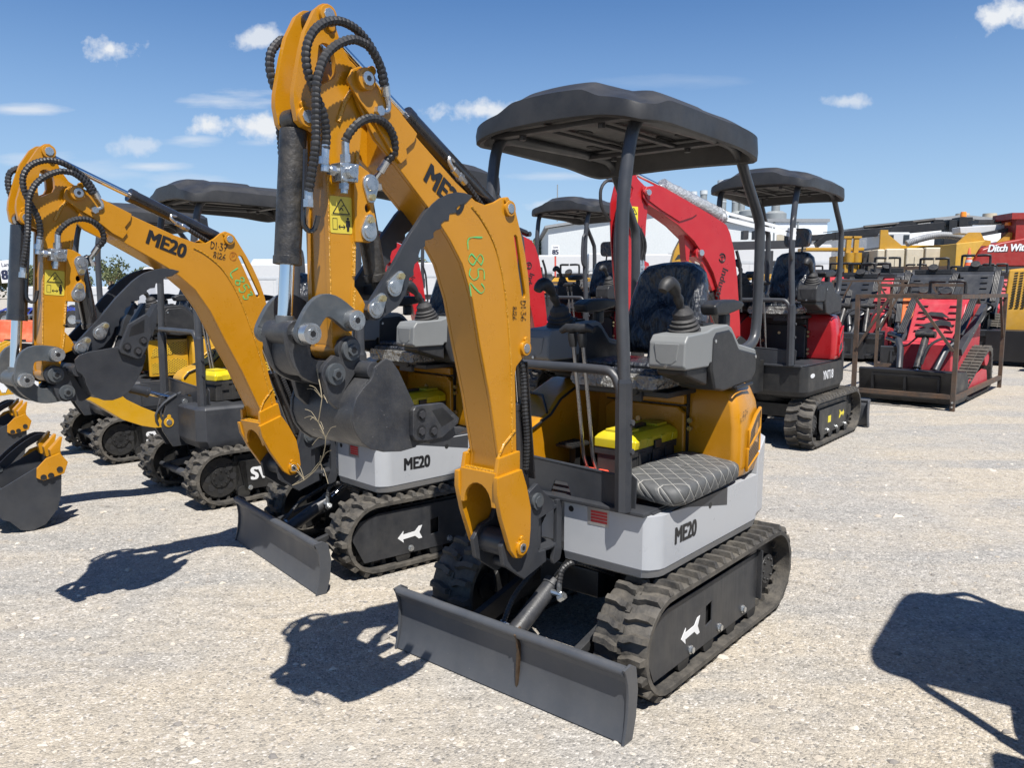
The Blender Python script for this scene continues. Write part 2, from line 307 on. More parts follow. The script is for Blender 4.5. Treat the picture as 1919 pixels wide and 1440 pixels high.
class MB:
    def __init__(s): s.v = []; s.f = []; s.m = []; s.mi = 0
    def add(s, verts, faces):
        o = len(s.v); s.v += [tuple(p) for p in verts]
        for f in faces: s.f.append([i + o for i in f]); s.m.append(s.mi)
        return s
    def mark(s): return len(s.v)
    def xf(s, M, i0=0):
        for i in range(i0, len(s.v)): s.v[i] = tuple(M @ Vector(s.v[i]))
        return s
    def box(s, x0, x1, y0, y1, z0, z1):
        return s.add([(x0, y0, z0), (x1, y0, z0), (x1, y1, z0), (x0, y1, z0), (x0, y0, z1), (x1, y0, z1), (x1, y1, z1), (x0, y1, z1)],
                     [(0, 3, 2, 1), (4, 5, 6, 7), (0, 1, 5, 4), (1, 2, 6, 5), (2, 3, 7, 6), (3, 0, 4, 7)])
    def obox(s, p0, p1, w, h, up=(0, 0, 1)):
        a, b = Vector(p0), Vector(p1); d = (b - a).normalized(); up = Vector(up)
        sd = d.cross(up)
        if sd.length < 1e-4: sd = d.cross(Vector((0, 1, 0)))
        sd.normalize(); u = sd.cross(d)
        vs = []
        for q in (a, b):
            for i, j in ((-1, -1), (1, -1), (1, 1), (-1, 1)): vs.append(q + sd * (i * w / 2) + u * (j * h / 2))
        return s.add(vs, [(3, 2, 1, 0), (4, 5, 6, 7), (0, 1, 5, 4), (1, 2, 6, 5), (2, 3, 7, 6), (3, 0, 4, 7)])
    def prism(s, pts, a, b, axis='y', holes=()):
        def P(u, v, w): return {'y': (u, w, v), 'x': (w, u, v), 'z': (u, v, w)}[axis]
        loops = [list(pts)] + [list(h) for h in holes]
        flat = [p for L in loops for p in L]; n = len(flat)
        o = len(s.v)
        s.v += [P(p[0], p[1], a) for p in flat] + [P(p[0], p[1], b) for p in flat]
        if holes:
            tris = tessellate_polygon([[Vector((p[0], p[1], 0)) for p in L] for L in loops])
            caps = [list(t) for t in tris]
        else: caps = [list(range(n))]
        for c in caps: s.f.append([o + i for i in c]); s.m.append(s.mi); s.f.append([o + n + i for i in reversed(c)]); s.m.append(s.mi)
        k = 0
        for L in loops:
            for i in range(len(L)):
                i2 = (i + 1) % len(L); s.f.append([o + k + i, o + k + i2, o + n + k + i2, o + n + k + i]); s.m.append(s.mi)
            k += len(L)
        return s
    def cyl(s, p0, p1, r, r2=None, seg=16, cap=True):
        a, b = Vector(p0), Vector(p1); d = (b - a).normalized()
        x = d.orthogonal().normalized(); y = d.cross(x); r2 = r if r2 is None else r2
        o = len(s.v)
        for q, rr in ((a, r), (b, r2)):
            for i in range(seg):
                t = 2 * math.pi * i / seg; s.v.append(tuple(q + x * (rr * math.cos(t)) + y * (rr * math.sin(t))))
        for i in range(seg):
            j = (i + 1) % seg; s.f.append([o + i, o + j, o + seg + j, o + seg + i]); s.m.append(s.mi)
        if cap:
            s.f.append([o + i for i in reversed(range(seg))]); s.m.append(s.mi); s.f.append([o + seg + i for i in range(seg)]); s.m.append(s.mi)
        return s
    def tube(s, pts, r, seg=8, closed=False):
        P = [Vector(p) for p in pts]; n = len(P)
        rad = r if isinstance(r, (list, tuple)) else [r] * n
        tg = []
        for i in range(n):
            if closed: t = P[(i + 1) % n] - P[i - 1]
            else: t = P[min(i + 1, n - 1)] - P[max(i - 1, 0)]
            tg.append(t.normalized())
        nrm = tg[0].orthogonal().normalized(); o = len(s.v)
        for i in range(n):
            nrm = (nrm - tg[i] * nrm.dot(tg[i])).normalized(); bn = tg[i].cross(nrm)
            for k in range(seg):
                a = 2 * math.pi * k / seg; s.v.append(tuple(P[i] + nrm * (rad[i] * math.cos(a)) + bn * (rad[i] * math.sin(a))))
        m = n if closed else n - 1
        for i in range(m):
            i2 = (i + 1) % n
            for k in range(seg):
                k2 = (k + 1) % seg; s.f.append([o + i * seg + k, o + i * seg + k2, o + i2 * seg + k2, o + i2 * seg + k]); s.m.append(s.mi)
        if not closed:
            s.f.append([o + k for k in reversed(range(seg))]); s.m.append(s.mi); s.f.append([o + (n - 1) * seg + k for k in range(seg)]); s.m.append(s.mi)
        return s
    def loft(s, loops, cap0=True, cap1=True, mats=None):
        n = len(loops[0]); o = len(s.v)
        for L in loops: s.v += [tuple(p) for p in L]
        for i in range(len(loops) - 1):
            for k in range(n):
                k2 = (k + 1) % n; s.f.append([o + i * n + k, o + i * n + k2, o + (i + 1) * n + k2, o + (i + 1) * n + k]); s.m.append(mats[i] if mats else s.mi)
        if cap0: s.f.append([o + k for k in reversed(range(n))]); s.m.append(s.mi)
        if cap1: s.f.append([o + (len(loops) - 1) * n + k for k in range(n)]); s.m.append(s.mi)
        return s
    def lathe(s, prof, c, axis=(0, 0, 1), seg=20):
        a = Vector(axis).normalized(); x = a.orthogonal().normalized(); y = a.cross(x); c = Vector(c)
        return s.loft([[c + a * h + x * (r * math.cos(2 * math.pi * k / seg)) + y * (r * math.sin(2 * math.pi * k / seg)) for k in range(seg)] for r, h in prof])
    def ell(s, c, rx, ry, rz, seg=14, rings=9):
        c = Vector(c); L = []
        for i in range(1, rings):
            t = math.pi * i / rings
            L.append([c + Vector((rx * math.sin(t) * math.cos(2 * math.pi * k / seg), ry * math.sin(t) * math.sin(2 * math.pi * k / seg), -rz * math.cos(t))) for k in range(seg)])
        return s.loft(L)
    def mesh(s, name, mats, bevel=0, seg=2, smooth=38):
        me = bpy.data.meshes.new(name); me.from_pydata(s.v, [], s.f); me.update()
        for m in mats: me.materials.append(MATS[m])
        me.polygons.foreach_set('material_index', s.m)
        bm = bmesh.new(); bm.from_mesh(me)
        bmesh.ops.recalc_face_normals(bm, faces=bm.faces)
        if bevel > 0:
            es = [e for e in bm.edges if len(e.link_faces) == 2 and e.calc_face_angle(0) > R(28)]
            bmesh.ops.bevel(bm, geom=es, offset=bevel, segments=seg, profile=.5, affect='EDGES', clamp_overlap=True)
        bm.to_mesh(me); bm.free()
        if smooth:
            me.polygons.foreach_set('use_smooth', [True] * len(me.polygons)); me.set_sharp_from_angle(angle=R(smooth))
        if bevel > 0: me['flat_weighted'] = 1
        me.update(); return me

def split_islands(mb):
    """groups of touching pieces, each as its own MB: separate pieces become separate objects"""
    n = len(mb.v); par = list(range(n))
    def find(a):
        while par[a] != a: par[a] = par[par[a]]; a = par[a]
        return a
    for f in mb.f:
        r = find(f[0])
        for i in f[1:]:
            q = find(i)
            if q != r: par[q] = r
    isl = {}
    for i in range(n): isl.setdefault(find(i), []).append(i)
    keys = [k for k in isl if len(isl[k]) > 2]
    if len(keys) < 2: return [mb]
    bb = [([min(mb.v[i][a] for i in isl[k]) - .0006 for a in range(3)], [max(mb.v[i][a] for i in isl[k]) + .0006 for a in range(3)]) for k in keys]
    g = list(range(len(keys)))
    def fg(a):
        while g[a] != a: a = g[a]
        return a
    for i in range(len(keys)):
        for j in range(i + 1, len(keys)):
            if all(bb[i][0][a] <= bb[j][1][a] and bb[j][0][a] <= bb[i][1][a] for a in range(3)):
                a, b = fg(i), fg(j)
                if a != b: g[b] = a
    cl = {}
    for i, k in enumerate(keys): cl.setdefault(fg(i), set()).add(k)
    if len(cl) < 2 or len(cl) > 60: return [mb]
    out = []
    root = [find(i) for i in range(n)]
    for ks in cl.values():
        m = MB(); mp = {}
        for f, mi in zip(mb.f, mb.m):
            if root[f[0]] in ks:
                nf = []
                for i in f:
                    if i not in mp: mp[i] = len(m.v); m.v.append(mb.v[i])
                    nf.append(mp[i])
                m.f.append(nf); m.m.append(mi)
        out.append(m)
    return out
def link(name, me, parent=None, M=None):
    o = bpy.data.objects.new(name, me); COL.objects.link(o)
    if parent is not None: o.parent = parent
    if M is not None: o.matrix_basis = M
    if me is not None and me.get('flat_weighted'):      # keeps broad faces flat next to rounded edges
        w = o.modifiers.new('weighted_normal', 'WEIGHTED_NORMAL'); w.keep_sharp = True; w.weight = 80
    return o
def build(mb, name, mats, parent=None, M=None, bevel=0, seg=2, smooth=38, split=False):
    if isinstance(mats, str): mats = [mats]
    if split:
        return [link(name, q.mesh(name, mats, bevel, seg, smooth), parent, M) for q in split_islands(mb)][0]
    return link(name, mb.mesh(name, mats, bevel, seg, smooth), parent, M)
def tag(o, label=None, cat=None, group=None, kind=None):
    if label: o['label'] = label
    if cat: o['category'] = cat
    if group: o['group'] = group
    if kind: o['kind'] = kind
    return o
def thing(name, label, cat, loc=(0, 0, 0), rz=0, group=None, scale=1.0):
    o = bpy.data.objects.new(name, None); COL.objects.link(o); o.empty_display_size = .2
    o.location = loc; o.rotation_euler = (0, 0, R(rz)); o.scale = (scale,) * 3
    return tag(o, label, cat, group)
def copy_tree(o, parent=None):
    c = o.copy(); COL.objects.link(c)
    if parent is not None: c.parent = parent
    for ch in list(o.children): copy_tree(ch, c)
    return c
CACHE = {}
def shared(key, fn, name, mats, parent, M=None, split=True, **k):   # same mesh data for the same part of several machines
    if isinstance(mats, str): mats = [mats]
    kk = (key, tuple(mats))
    if kk not in CACHE:
        mb = MB(); fn(mb); CACHE[kk] = [q.mesh(name, mats, **k) for q in (split_islands(mb) if split else [mb])]
    return [link(name, me, parent, M) for me in CACHE[kk]][0]

def smooth_path(pts, step=.012):
    P = [Vector(p) for p in pts]; out = []
    for i in range(len(P) - 1):
        p0 = P[i - 1] if i else P[0] * 2 - P[1]; p1, p2 = P[i], P[i + 1]; p3 = P[i + 2] if i + 2 < len(P) else P[-1] * 2 - P[-2]
        n = max(2, int((p2 - p1).length / step))
        for k in range(n):
            t = k / n
            out.append(.5 * ((2 * p1) + (p2 - p0) * t + (2 * p0 - 5 * p1 + 4 * p2 - p3) * t * t + (3 * p1 - p0 - 3 * p2 + p3) * t ** 3))
    out.append(P[-1]); return out
def hose(mb, pts, r=.0122, ridged=True, seg=8):
    p = smooth_path(pts, .0047 if ridged else .03)
    mb.tube(p, [r * (1.0, 1.0, .82)[i % 3] for i in range(len(p))] if ridged else r, seg)

def text_mesh(s, size, bold=0.0, shear=0.0, depth=0.0):
    cu = bpy.data.curves.new('lettering', 'FONT'); cu.body = s; cu.size = size; cu.offset = bold; cu.shear = shear; cu.extrude = depth; cu.resolution_u = 4
    ob = bpy.data.objects.new('lettering', cu); COL.objects.link(ob)
    dg = bpy.context.evaluated_depsgraph_get(); dg.update()
    me = bpy.data.meshes.new_from_object(ob.evaluated_get(dg)); bpy.data.objects.remove(ob); bpy.data.curves.remove(cu)
    return me
def basis(x, y, o):
    x = Vector(x).normalized(); y = Vector(y); y = (y - x * y.dot(x)).normalized(); z = x.cross(y)
    M = Matrix((x, y, z)).transposed().to_4x4(); M.translation = Vector(o); return M
def lettering(name, s, size, x, y, o, m, parent=None, bold=.02, shear=0, xs=1.0, centre=False):
    key = ('txt', s, size, bold, shear, m)
    if key not in CACHE:
        me = text_mesh(s, size, 0, shear); n = len(me.vertices); V = [tuple(v.co) for v in me.vertices]; F = [list(p.vertices) for p in me.polygons]; b = bold * size
        D = [(0, 0)] if bold == 0 else [(-b, -b * .4), (b, b * .4), (-b, b * .4), (b, -b * .4), (0, b * .4), (0, -b * .4), (-b, 0), (b, 0)]
        vs = []; fs = []
        for i, (dx, dy) in enumerate(D):
            n0 = len(vs); vs += [(x_ + dx, y_ + dy, z_ + i * 6e-5) for x_, y_, z_ in V]; fs += [[n0 + k for k in f] for f in F]
        me = bpy.data.meshes.new('lettering'); me.from_pydata(vs, [], fs); me.update(); me.materials.append(MATS[m]); CACHE[key] = me
    me = CACHE[key]; M = basis(x, y, o) @ Matrix.Diagonal((xs, 1, 1, 1))
    if centre:
        w = max(v.co.x for v in me.vertices); M = M @ T(-w / 2, 0, 0)
    return link(name, me, parent, M)

GLY = {'L': [[(0, 1), (.05, .1), (.55, 0)]], '8': [[(.55, .85), (.3, 1), (.08, .8), (.3, .55), (.55, .28), (.32, 0), (.06, .2), (.3, .52), (.58, .85)]],
       '5': [[(.55, 1), (.12, .98), (.08, .6), (.4, .62), (.55, .3), (.3, 0), (.02, .12)]], '2': [[(.05, .78), (.3, 1), (.5, .75), (.25, .35), (0, .02), (.6, .06)]],
       '3': [[(.05, .95), (.45, .98), (.2, .58), (.5, .35), (.3, .02), (0, .1)]], 'D': [[(.05, 1), (.05, 0), (.45, .2), (.5, .7), (0, 1)]], '1': [[(.2, 1), (.2, 0)]],
       '.': [[(.15, .4), (.25, .4)]], '6': [[(.45, 1), (.1, .5), (.1, .1), (.4, 0), (.5, .3), (.2, .45), (.08, .25)]], '/': [[(.1, 0), (.35, 1.05)]],
       '7': [[(0, .95), (.5, 1), (.2, 0)], [(.1, .5), (.45, .52)]], 'P': [[(.2, .2), (.22, .8), (.55, .75), (.5, .5), (.22, .5)], [(.4, 1.1), (-.05, .85), (-.1, .2), (.3, -.1), (.8, .1), (.85, .8), (.4, 1.1)]], '|': [[(.2, 1.05), (.2, -.05)]]}
def handwriting(mb, s, x, y, o, size, w, adv=.72):
    x = Vector(x).normalized(); y = Vector(y).normalized(); o = Vector(o); z = x.cross(y); cx = 0
    for ch in s:
        for st in GLY.get(ch, []):
            pts = smooth_path([o + x * ((cx + a) * size) + y * (b * size) for a, b in st], size * .12)
            vs = []
            for i, p in enumerate(pts):
                t = (pts[min(i + 1, len(pts) - 1)] - pts[max(i - 1, 0)]).normalized(); q = z.cross(t) * (w * (.7 + .3 * math.sin(i * .9 + cx)) / 2)
                vs += [p - q, p + q]
            mb.add(vs, [(2 * i, 2 * i + 1, 2 * i + 3, 2 * i + 2) for i in range(len(pts) - 1)])
        cx += adv * (.6 if ch in '.|/1' else 1)
def arc(c, r, a0, a1, n):
    return [(c[0] + r * math.cos(R(a0 + (a1 - a0) * i / n)), c[1] + r * math.sin(R(a0 + (a1 - a0) * i / n))) for i in range(n + 1)]
def rrect(x0, x1, y0, y1, r, n=4):
    return arc((x1 - r, y1 - r), r, 0, 90, n) + arc((x0 + r, y1 - r), r, 90, 180, n) + arc((x0 + r, y0 + r), r, 180, 270, n) + arc((x1 - r, y0 + r), r, 270, 360, n)
def ground():
    m = MB(); S = 600; m.add([(-S, -60, 0), (S, -60, 0), (S, 2 * S, 0), (-S, 2 * S, 0)], [(0, 1, 2, 3)])
    tag(build(m, 'ground', 'gravel_ground', smooth=0), kind='structure')
    rnd = random.Random(11); m = MB(); n = 0
    while n < 8000:
        y = .9 + 11 * rnd.random() ** 1.5; x = (rnd.random() * 2 - 1) * (y * .72 + .4); r = .003 + .0135 * rnd.random() ** 3.6
        if rnd.random() < .012: r *= 2.0
        n += 1; q = []
        ph = rnd.random() * 6.28; k = 5 + rnd.randint(0, 1); fl = .5 + .35 * rnd.random()
        for z, s in ((-.3, .9), (.15, 1.0), (.75, .55)):
            q.append([(x + r * s * (1 + .3 * math.sin(3.1 * i + ph)) * math.cos(ph + 6.283 * i / k) * 1.25, y + r * s * (1 + .25 * math.cos(2.3 * i + ph)) * math.sin(ph + 6.283 * i / k), r * fl * (z + .15 * math.sin(i * 2 + ph))) for i in range(k)])
        m.loft(q, cap0=False)
    tag(build(m, 'gravel_stones', 'loose_stone', smooth=0), kind='stuff')
ground()
# ------------------------------------------------------------------ tracked undercarriage (x forward, y left)
XF, XR, RO = .61, -.46, .205
def stad(s, h=0.0, zc=.225):
    """point and outward direction on the track path: s in metres, h above the band's outer face"""
    L = XF - XR; r = RO; A = math.pi * r; tot = 2 * L + 2 * A; s %= tot
    if s < L: p = (XR + s, zc + r); n = (0, 1)
    elif s < L + A: a = math.pi / 2 - (s - L) / r; n = (math.cos(a), math.sin(a)); p = (XF + r * n[0], zc + r * n[1])
    elif s < 2 * L + A: q = s - L - A; p = (XF - q, zc - r); n = (0, -1)
    else: a = -math.pi / 2 - (s - 2 * L - A) / r; n = (math.cos(a), math.sin(a)); p = (XR + r * n[0], zc + r * n[1])
    return p[0] + n[0] * h, p[1] + n[1] * h
STOT = 2 * (XF - XR) + 2 * math.pi * RO
def track_mesh(y0, y1):
    def fn(mb):
        N = 72; t = .026; loops = []
        for i in range(N):
            s = STOT * i / N; a = stad(s, 0); b = stad(s, -t); c = stad(s, -.006)
            loops.append([(c[0], y0, c[1]), (a[0], y0 + .012, a[1]), (a[0], y1 - .012, a[1]), (c[0], y1, c[1]), (b[0], y1, b[1]), (b[0], y0, b[1])])
        n = 6; o = len(mb.v)
        for L in loops: mb.v += L
        for i in range(N):
            i2 = (i + 1) % N
            for k in range(n):
                k2 = (k + 1) % n; mb.f.append([o + i * n + k, o + i * n + k2, o + i2 * n + k2, o + i2 * n + k]); mb.m.append(0)
        K = 43; w = y1 - y0; rnd = random.Random(5)
        foot = [(-.017, .0), (.013, .0), (.015, .26), (.032, .40), (.031, .5), (.001, .5), (-.003, .42), (-.019, .26)]
        for i in range(K):
            for side in (0, 1):
                s0 = STOT * (i + .5 * side) / K
                pts = foot if side == 0 else [(a, 1 - b) for a, b in foot]
                lo = []; hi = []
                cx = sum(a for a, b in pts) / 8; cy = sum(b for a, b in pts) / 8
                hh = .024
                for a, b in pts:
                    p = stad(s0 + a, -.002); lo.append((p[0], y0 + b * w, p[1]))
                    a2 = cx + (a - cx) * .66; b2 = cy + (b - cy) * .84
                    p = stad(s0 + a2, hh); hi.append((p[0], y0 + b2 * w, p[1]))
                mb.loft([lo, hi], cap0=False)
            # centre link pad between lug rows and guide lug on the inside
            s0 = STOT * (i + .25) / K
            q = [(-.012, .46), (.012, .46), (.012, .54), (-.012, .54)]
            mb.loft([[(stad(s0 + a, -.002)[0], y0 + b * w, stad(s0 + a, -.002)[1]) for a, b in q], [(stad(s0 + a, .008)[0], y0 + b * w, stad(s0 + a, .008)[1]) for a, b in q]], cap0=False)
            for yc in (.33, .67):
                q = [(-.016, yc - .05), (.016, yc - .05), (.016, yc + .05), (-.016, yc + .05)]
                mb.loft([[(stad(s0 + a, -.025)[0], y0 + b * w, stad(s0 + a, -.025)[1]) for a, b in q], [(stad(s0 + a * .4, -.058)[0], y0 + b * w, stad(s0 + a * .4, -.058)[1]) for a, b in q]], cap0=False)
    return fn
ARROW = [(.5, 0), (.27, .21), (.29, .085), (-.20, .085), (-.36, .23), (-.5, .23), (-.38, 0), (-.5, -.23), (-.36, -.23), (-.20, -.085), (.29, -.085), (.27, -.21)]
def undercarriage(root, cfg, Mu=None):
    Mu = Mu or Matrix()
    for sg in (1, -1):
        y0, y1 = (.335, .57) if sg > 0 else (-.57, -.335)
        tr = shared(('track', sg), track_mesh(y0, y1), 'track', 'rubber', root, Mu, smooth=30)
        yo = sg * .548; yi = sg * .352
        def frame(mb, sg=sg):
            a, b = sorted((sg * .365, sg * .515))
            mb.box(-.34, .50, a, b, .10, .375)
            mb.prism([(.50, .13), (.60, .20), (.60, .28), (.50, .36)], a, b)
            mb.box(-.46, -.34, *sorted((sg * .42, sg * .50)), .16, .30)
        shared(('tframe', sg), frame, 'track_frame', 'track_frame_black', tr, bevel=.012)
        def guard(mb, sg=sg):
            hole = [(.252, .170), (.195, .178), (.195, .268), (.252, .260)]
            if cfg['under'] == 'me':
                pl = [(.772, .245), (.695, .088), (-.285, .088), (-.300, .36), (.60, .36), (.72, .33)]
                mb.prism(pl, *sorted((sg * .540, sg * .532)), holes=[hole])
                mb.obox((-.297, sg * .548, .13), (-.297, sg * .548, .37), .03, .012, (1, 0, 0))
            else:
                pl = [(.47, .33), (.43, .105), (-.30, .088), (-.36, .16), (-.36, .33)]
                mb.prism(pl, *sorted((sg * .540, sg * .532)))
                mb.prism([(.47, .33), (.43, .105), (.40, .105), (.42, .33)], *sorted((sg * .54, sg * .50)))
        g = shared(('guard', sg, cfg['under']), guard, 'track_guard', cfg['guard'], tr, bevel=.003)
        def rollers(mb, sg=sg):
            for x in (-.25, -.02, .21, .44): mb.cyl((x, sg * .38, .085), (x, sg * .535, .085), .05, seg=14)
        shared(('rollers', sg), rollers, 'track_roller', 'track_frame_black', tr)
        def wheel(mb, sg=sg, x=XR):
            mb.cyl((x, sg * .41, .225), (x, sg * .49, .225), .165, seg=26); mb.cyl((x, sg * .40, .225), (x, sg * .525, .225), .075, seg=18)
            for k in range(9):
                a = 2 * math.pi * k / 9; c = (x + .168 * math.cos(a), .225 + .168 * math.sin(a))
                mb.cyl((c[0], sg * .43, c[1]), (c[0], sg * .47, c[1]), .022, seg=8)
            for k in range(8):
                a = 2 * math.pi * k / 8; c = (x + .055 * math.cos(a), .225 + .055 * math.sin(a)); mb.cyl((c[0], sg * .52, c[1]), (c[0], sg * .533, c[1]), .009, seg=6)
        shared(('sprocket', sg, cfg['under']), lambda mb, sg=sg: wheel(mb, sg, XR if cfg['under'] != 'sv' else XF), 'sprocket', 'track_frame_black', tr, bevel=.004)
        def idler(mb, sg=sg, x=XF):
            mb.cyl((x, sg * .415, .225), (x, sg * .49, .225), .172, seg=26); mb.cyl((x, sg * .40, .225), (x, sg * .515, .225), .06, seg=16)
            for k in range(6):
                a = 2 * math.pi * k / 6 + .3; c = (x + .105 * math.cos(a), .225 + .105 * math.sin(a)); mb.mi = 1; mb.cyl((c[0], sg * .4905, c[1]), (c[0], sg * .492, c[1]), .036, seg=14); mb.mi = 0
        shared(('idler', sg, cfg['under']), lambda mb, sg=sg: idler(mb, sg, XF if cfg['under'] != 'sv' else XR), 'idler_wheel', ['track_frame_black', 'dark_interior'], tr, bevel=.003)
        if cfg['under'] == 'sv':
            def holes(mb, sg=sg):
                mb.cyl((XF, sg * .485, .225), (XF, sg * .515, .225), .15, seg=24)
                for k in range(8):
                    a = 2 * math.pi * k / 8; c = (XF + .098 * math.cos(a), .225 + .098 * math.sin(a)); mb.mi = 1; mb.cyl((c[0], sg * .5145, c[1]), (c[0], sg * .517, c[1]), .027, seg=12); mb.mi = 0
                mb.cyl((XF, sg * .515, .225), (XF, sg * .53, .225), .018, seg=10)
            shared(('svhub', sg), holes, 'drive_hub', ['track_frame_black', 'dark_interior'], tr, bevel=.002)
        def bolts(mb, sg=sg):
            for x, z in ((.391, .116), (.12, .122), (-.13, .126)): mb.cyl((x, sg * .54, z), (x, sg * .556, z), .014, seg=6); mb.cyl((x, sg * .54, z), (x, sg * .545, z), .019, seg=12)
        shared(('gbolts', sg), bolts, 'guard_bolt', 'zinc', tr, smooth=20)
        if (sg > 0 and cfg['under'] == 'me') or (sg < 0 and cfg['under'] == 'red'):
            def arrow(mb, sg=sg):
                mb.prism([(.395 + a * .165, .196 + b * .165 - a * .012) for a, b in ARROW] if cfg['under'] == 'me' else [(.28 + a * .15, .23 + b * .16) for a, b in ARROW], *sorted((sg * .5402, sg * .5422)))
                if cfg['under'] == 'red': mb.prism([(-.12, .19), (-.04, .19), (-.04, .25), (-.12, .25)], *sorted((sg * .5402, sg * .5422)))
            shared(('arrow', cfg['under']), arrow, 'arrow_decal', cfg.get('arrow', 'decal_white'), tr, smooth=0)
        if sg > 0 and cfg['under'] == 'sv':
            lettering('model_lettering', 'SV20', .135, (-1, 0, 0), (0, 0, 1), (.385, .5415, .175), 'decal_white', tr, bold=.05)
    def centre(mb):
        mb.box(-.34, .34, -.37, .37, .24, .36); mb.prism([(.34, .24), (.52, .28), (.52, .40), (.34, .40)], -.16, .16); mb.box(-.2, .3, -.22, .22, .34, .43)
        mb.cyl((0, 0, .36), (0, 0, .47), .30, seg=32)
        for sg in (1, -1): mb.obox((.34, sg * .24, .30), (.50, sg * .30, .26), .05, .09)
    shared('centre', centre, 'centre_frame', 'track_frame_black', root, Mu, bevel=.008)
    if cfg['under'] == 'sv':
        def rod(mb):
            mb.cyl((.70, -.40, .20), (.70, .42, .20), .022, seg=14); mb.cyl((.70, -.16, .20), (.70, .10, .20), .030, seg=14)
            for y in (-.30, .30): mb.obox((.70, y, .20), (.52, y * .8, .24), .04, .05)
        shared('svrod', rod, 'gauge_rod', 'tube_grey', root, Mu)
        return
    # blade: curved face with folded facets, rolled top lip and end plates
    def blade(mb):
        fr = [(1.012, .004), (.994, .060), (.984, .118), (.981, .172), (.986, .222), (.997, .252), (1.008, .272)]
        bk = [(x - .016, z + .002) for x, z in fr]
        mb.prism(fr + bk[::-1], -.594, .594)
    b = shared('blade', blade, 'blade', 'blade_grey', root, Mu, bevel=.003, smooth=12)
    def bl2(mb):
        mb.tube([(.996, -.596, .270), (.996, 0, .270), (.996, .596, .270)], .021, 12)
    shared('bladelip', bl2, 'blade_lip', 'blade_grey', b)
    def ends(mb):
        for sg in (1, -1):
            pr = [(1.020, .0), (1.003, .06), (.994, .12), (.991, .17), (.996, .22), (1.010, .262), (1.022, .285), (.975, .292), (.940, .27), (.925, .18), (.935, .08), (.958, .0)]
            mb.prism(pr, *sorted((sg * .594, sg * .606)))
    shared('bladeends', ends, 'blade_end_plate', 'blade_grey', b, bevel=.003)
    def arms(mb):
        for sg in (1, -1):
            mb.prism([(.33, .22), (.96, .09), (.96, .17), (.33, .33)], *sorted((sg * .255, sg * .290)))
            mb.box(.86, .955, sg * .29 - .06, sg * .29 + .06, .10, .125)
            mb.cyl((.36, sg * .23, .275), (.36, sg * .32, .275), .038, seg=14)
        [mb.prism([(.90, .14), (.962, .11), (.962, .235), (.92, .235)], a, a + .02) for a in (-.05, .03)]
    shared('bladearms', arms, 'blade_arm', 'guard_grey', root, Mu, bevel=.004)
    def bc(mb):
        a, b_ = Vector((.93, 0, .19)), Vector((.52, 0, .405)); d = b_ - a
        mb.cyl(a, a + d * .70, .038, seg=20); mb.cyl(a + d * .66, a + d * .73, .043, seg=20); mb.cyl(a - Vector((0, .03, 0)), a + Vector((0, .03, 0)), .04, seg=16)
    c = shared('bladecyl', bc, 'blade_cylinder', 'scuffed_charcoal', root, Mu, bevel=.003)
    def bcr(mb):
        a, b_ = Vector((.93, 0, .19)), Vector((.52, 0, .405)); d = b_ - a; mb.cyl(a + d * .7, b_, .02, seg=16)
    shared('bladerod', bcr, 'cylinder_rod', 'chrome', c)
    def bch(mb):
        a, b_ = Vector((.93, 0, .19)), Vector((.52, 0, .405)); d = b_ - a; q = a + d * .60
        mb.cyl(q + Vector((0, .03, .01)), q + Vector((0, .085, .01)), .013, seg=8); mb.cyl(q + Vector((0, .072, 0)), q + Vector((0, .072, .065)), .011, seg=8); mb.cyl(q + Vector((0, .072, -.01)), q + Vector((0, .098, .01)), .017, seg=6)
        q2 = a + d * .08; mb.cyl(q2 + Vector((0, -.03, .02)), q2 + Vector((0, -.07, .03)), .012, seg=8)
    shared('bladefit', bch, 'hose_fitting', 'zinc', c, smooth=25)
    def bho(mb):
        a, b_ = Vector((.93, 0, .19)), Vector((.52, 0, .405)); d = b_ - a; q = a + d * .60
        hose(mb, [q + Vector((0, .072, .06)), q + Vector((-.02, .075, .115)), q + Vector((-.08, .10, .135)), q + Vector((-.16, .15, .10)), q + Vector((-.26, .18, .05))], .013)
        q2 = a + d * .08; hose(mb, [q2 + Vector((0, -.06, .03)), q2 + Vector((-.1, -.075, .12)), q2 + Vector((-.3, -.09, .2))], .012)
    shared('bladehose', bho, 'hydraulic_hose', 'hose_black', c)

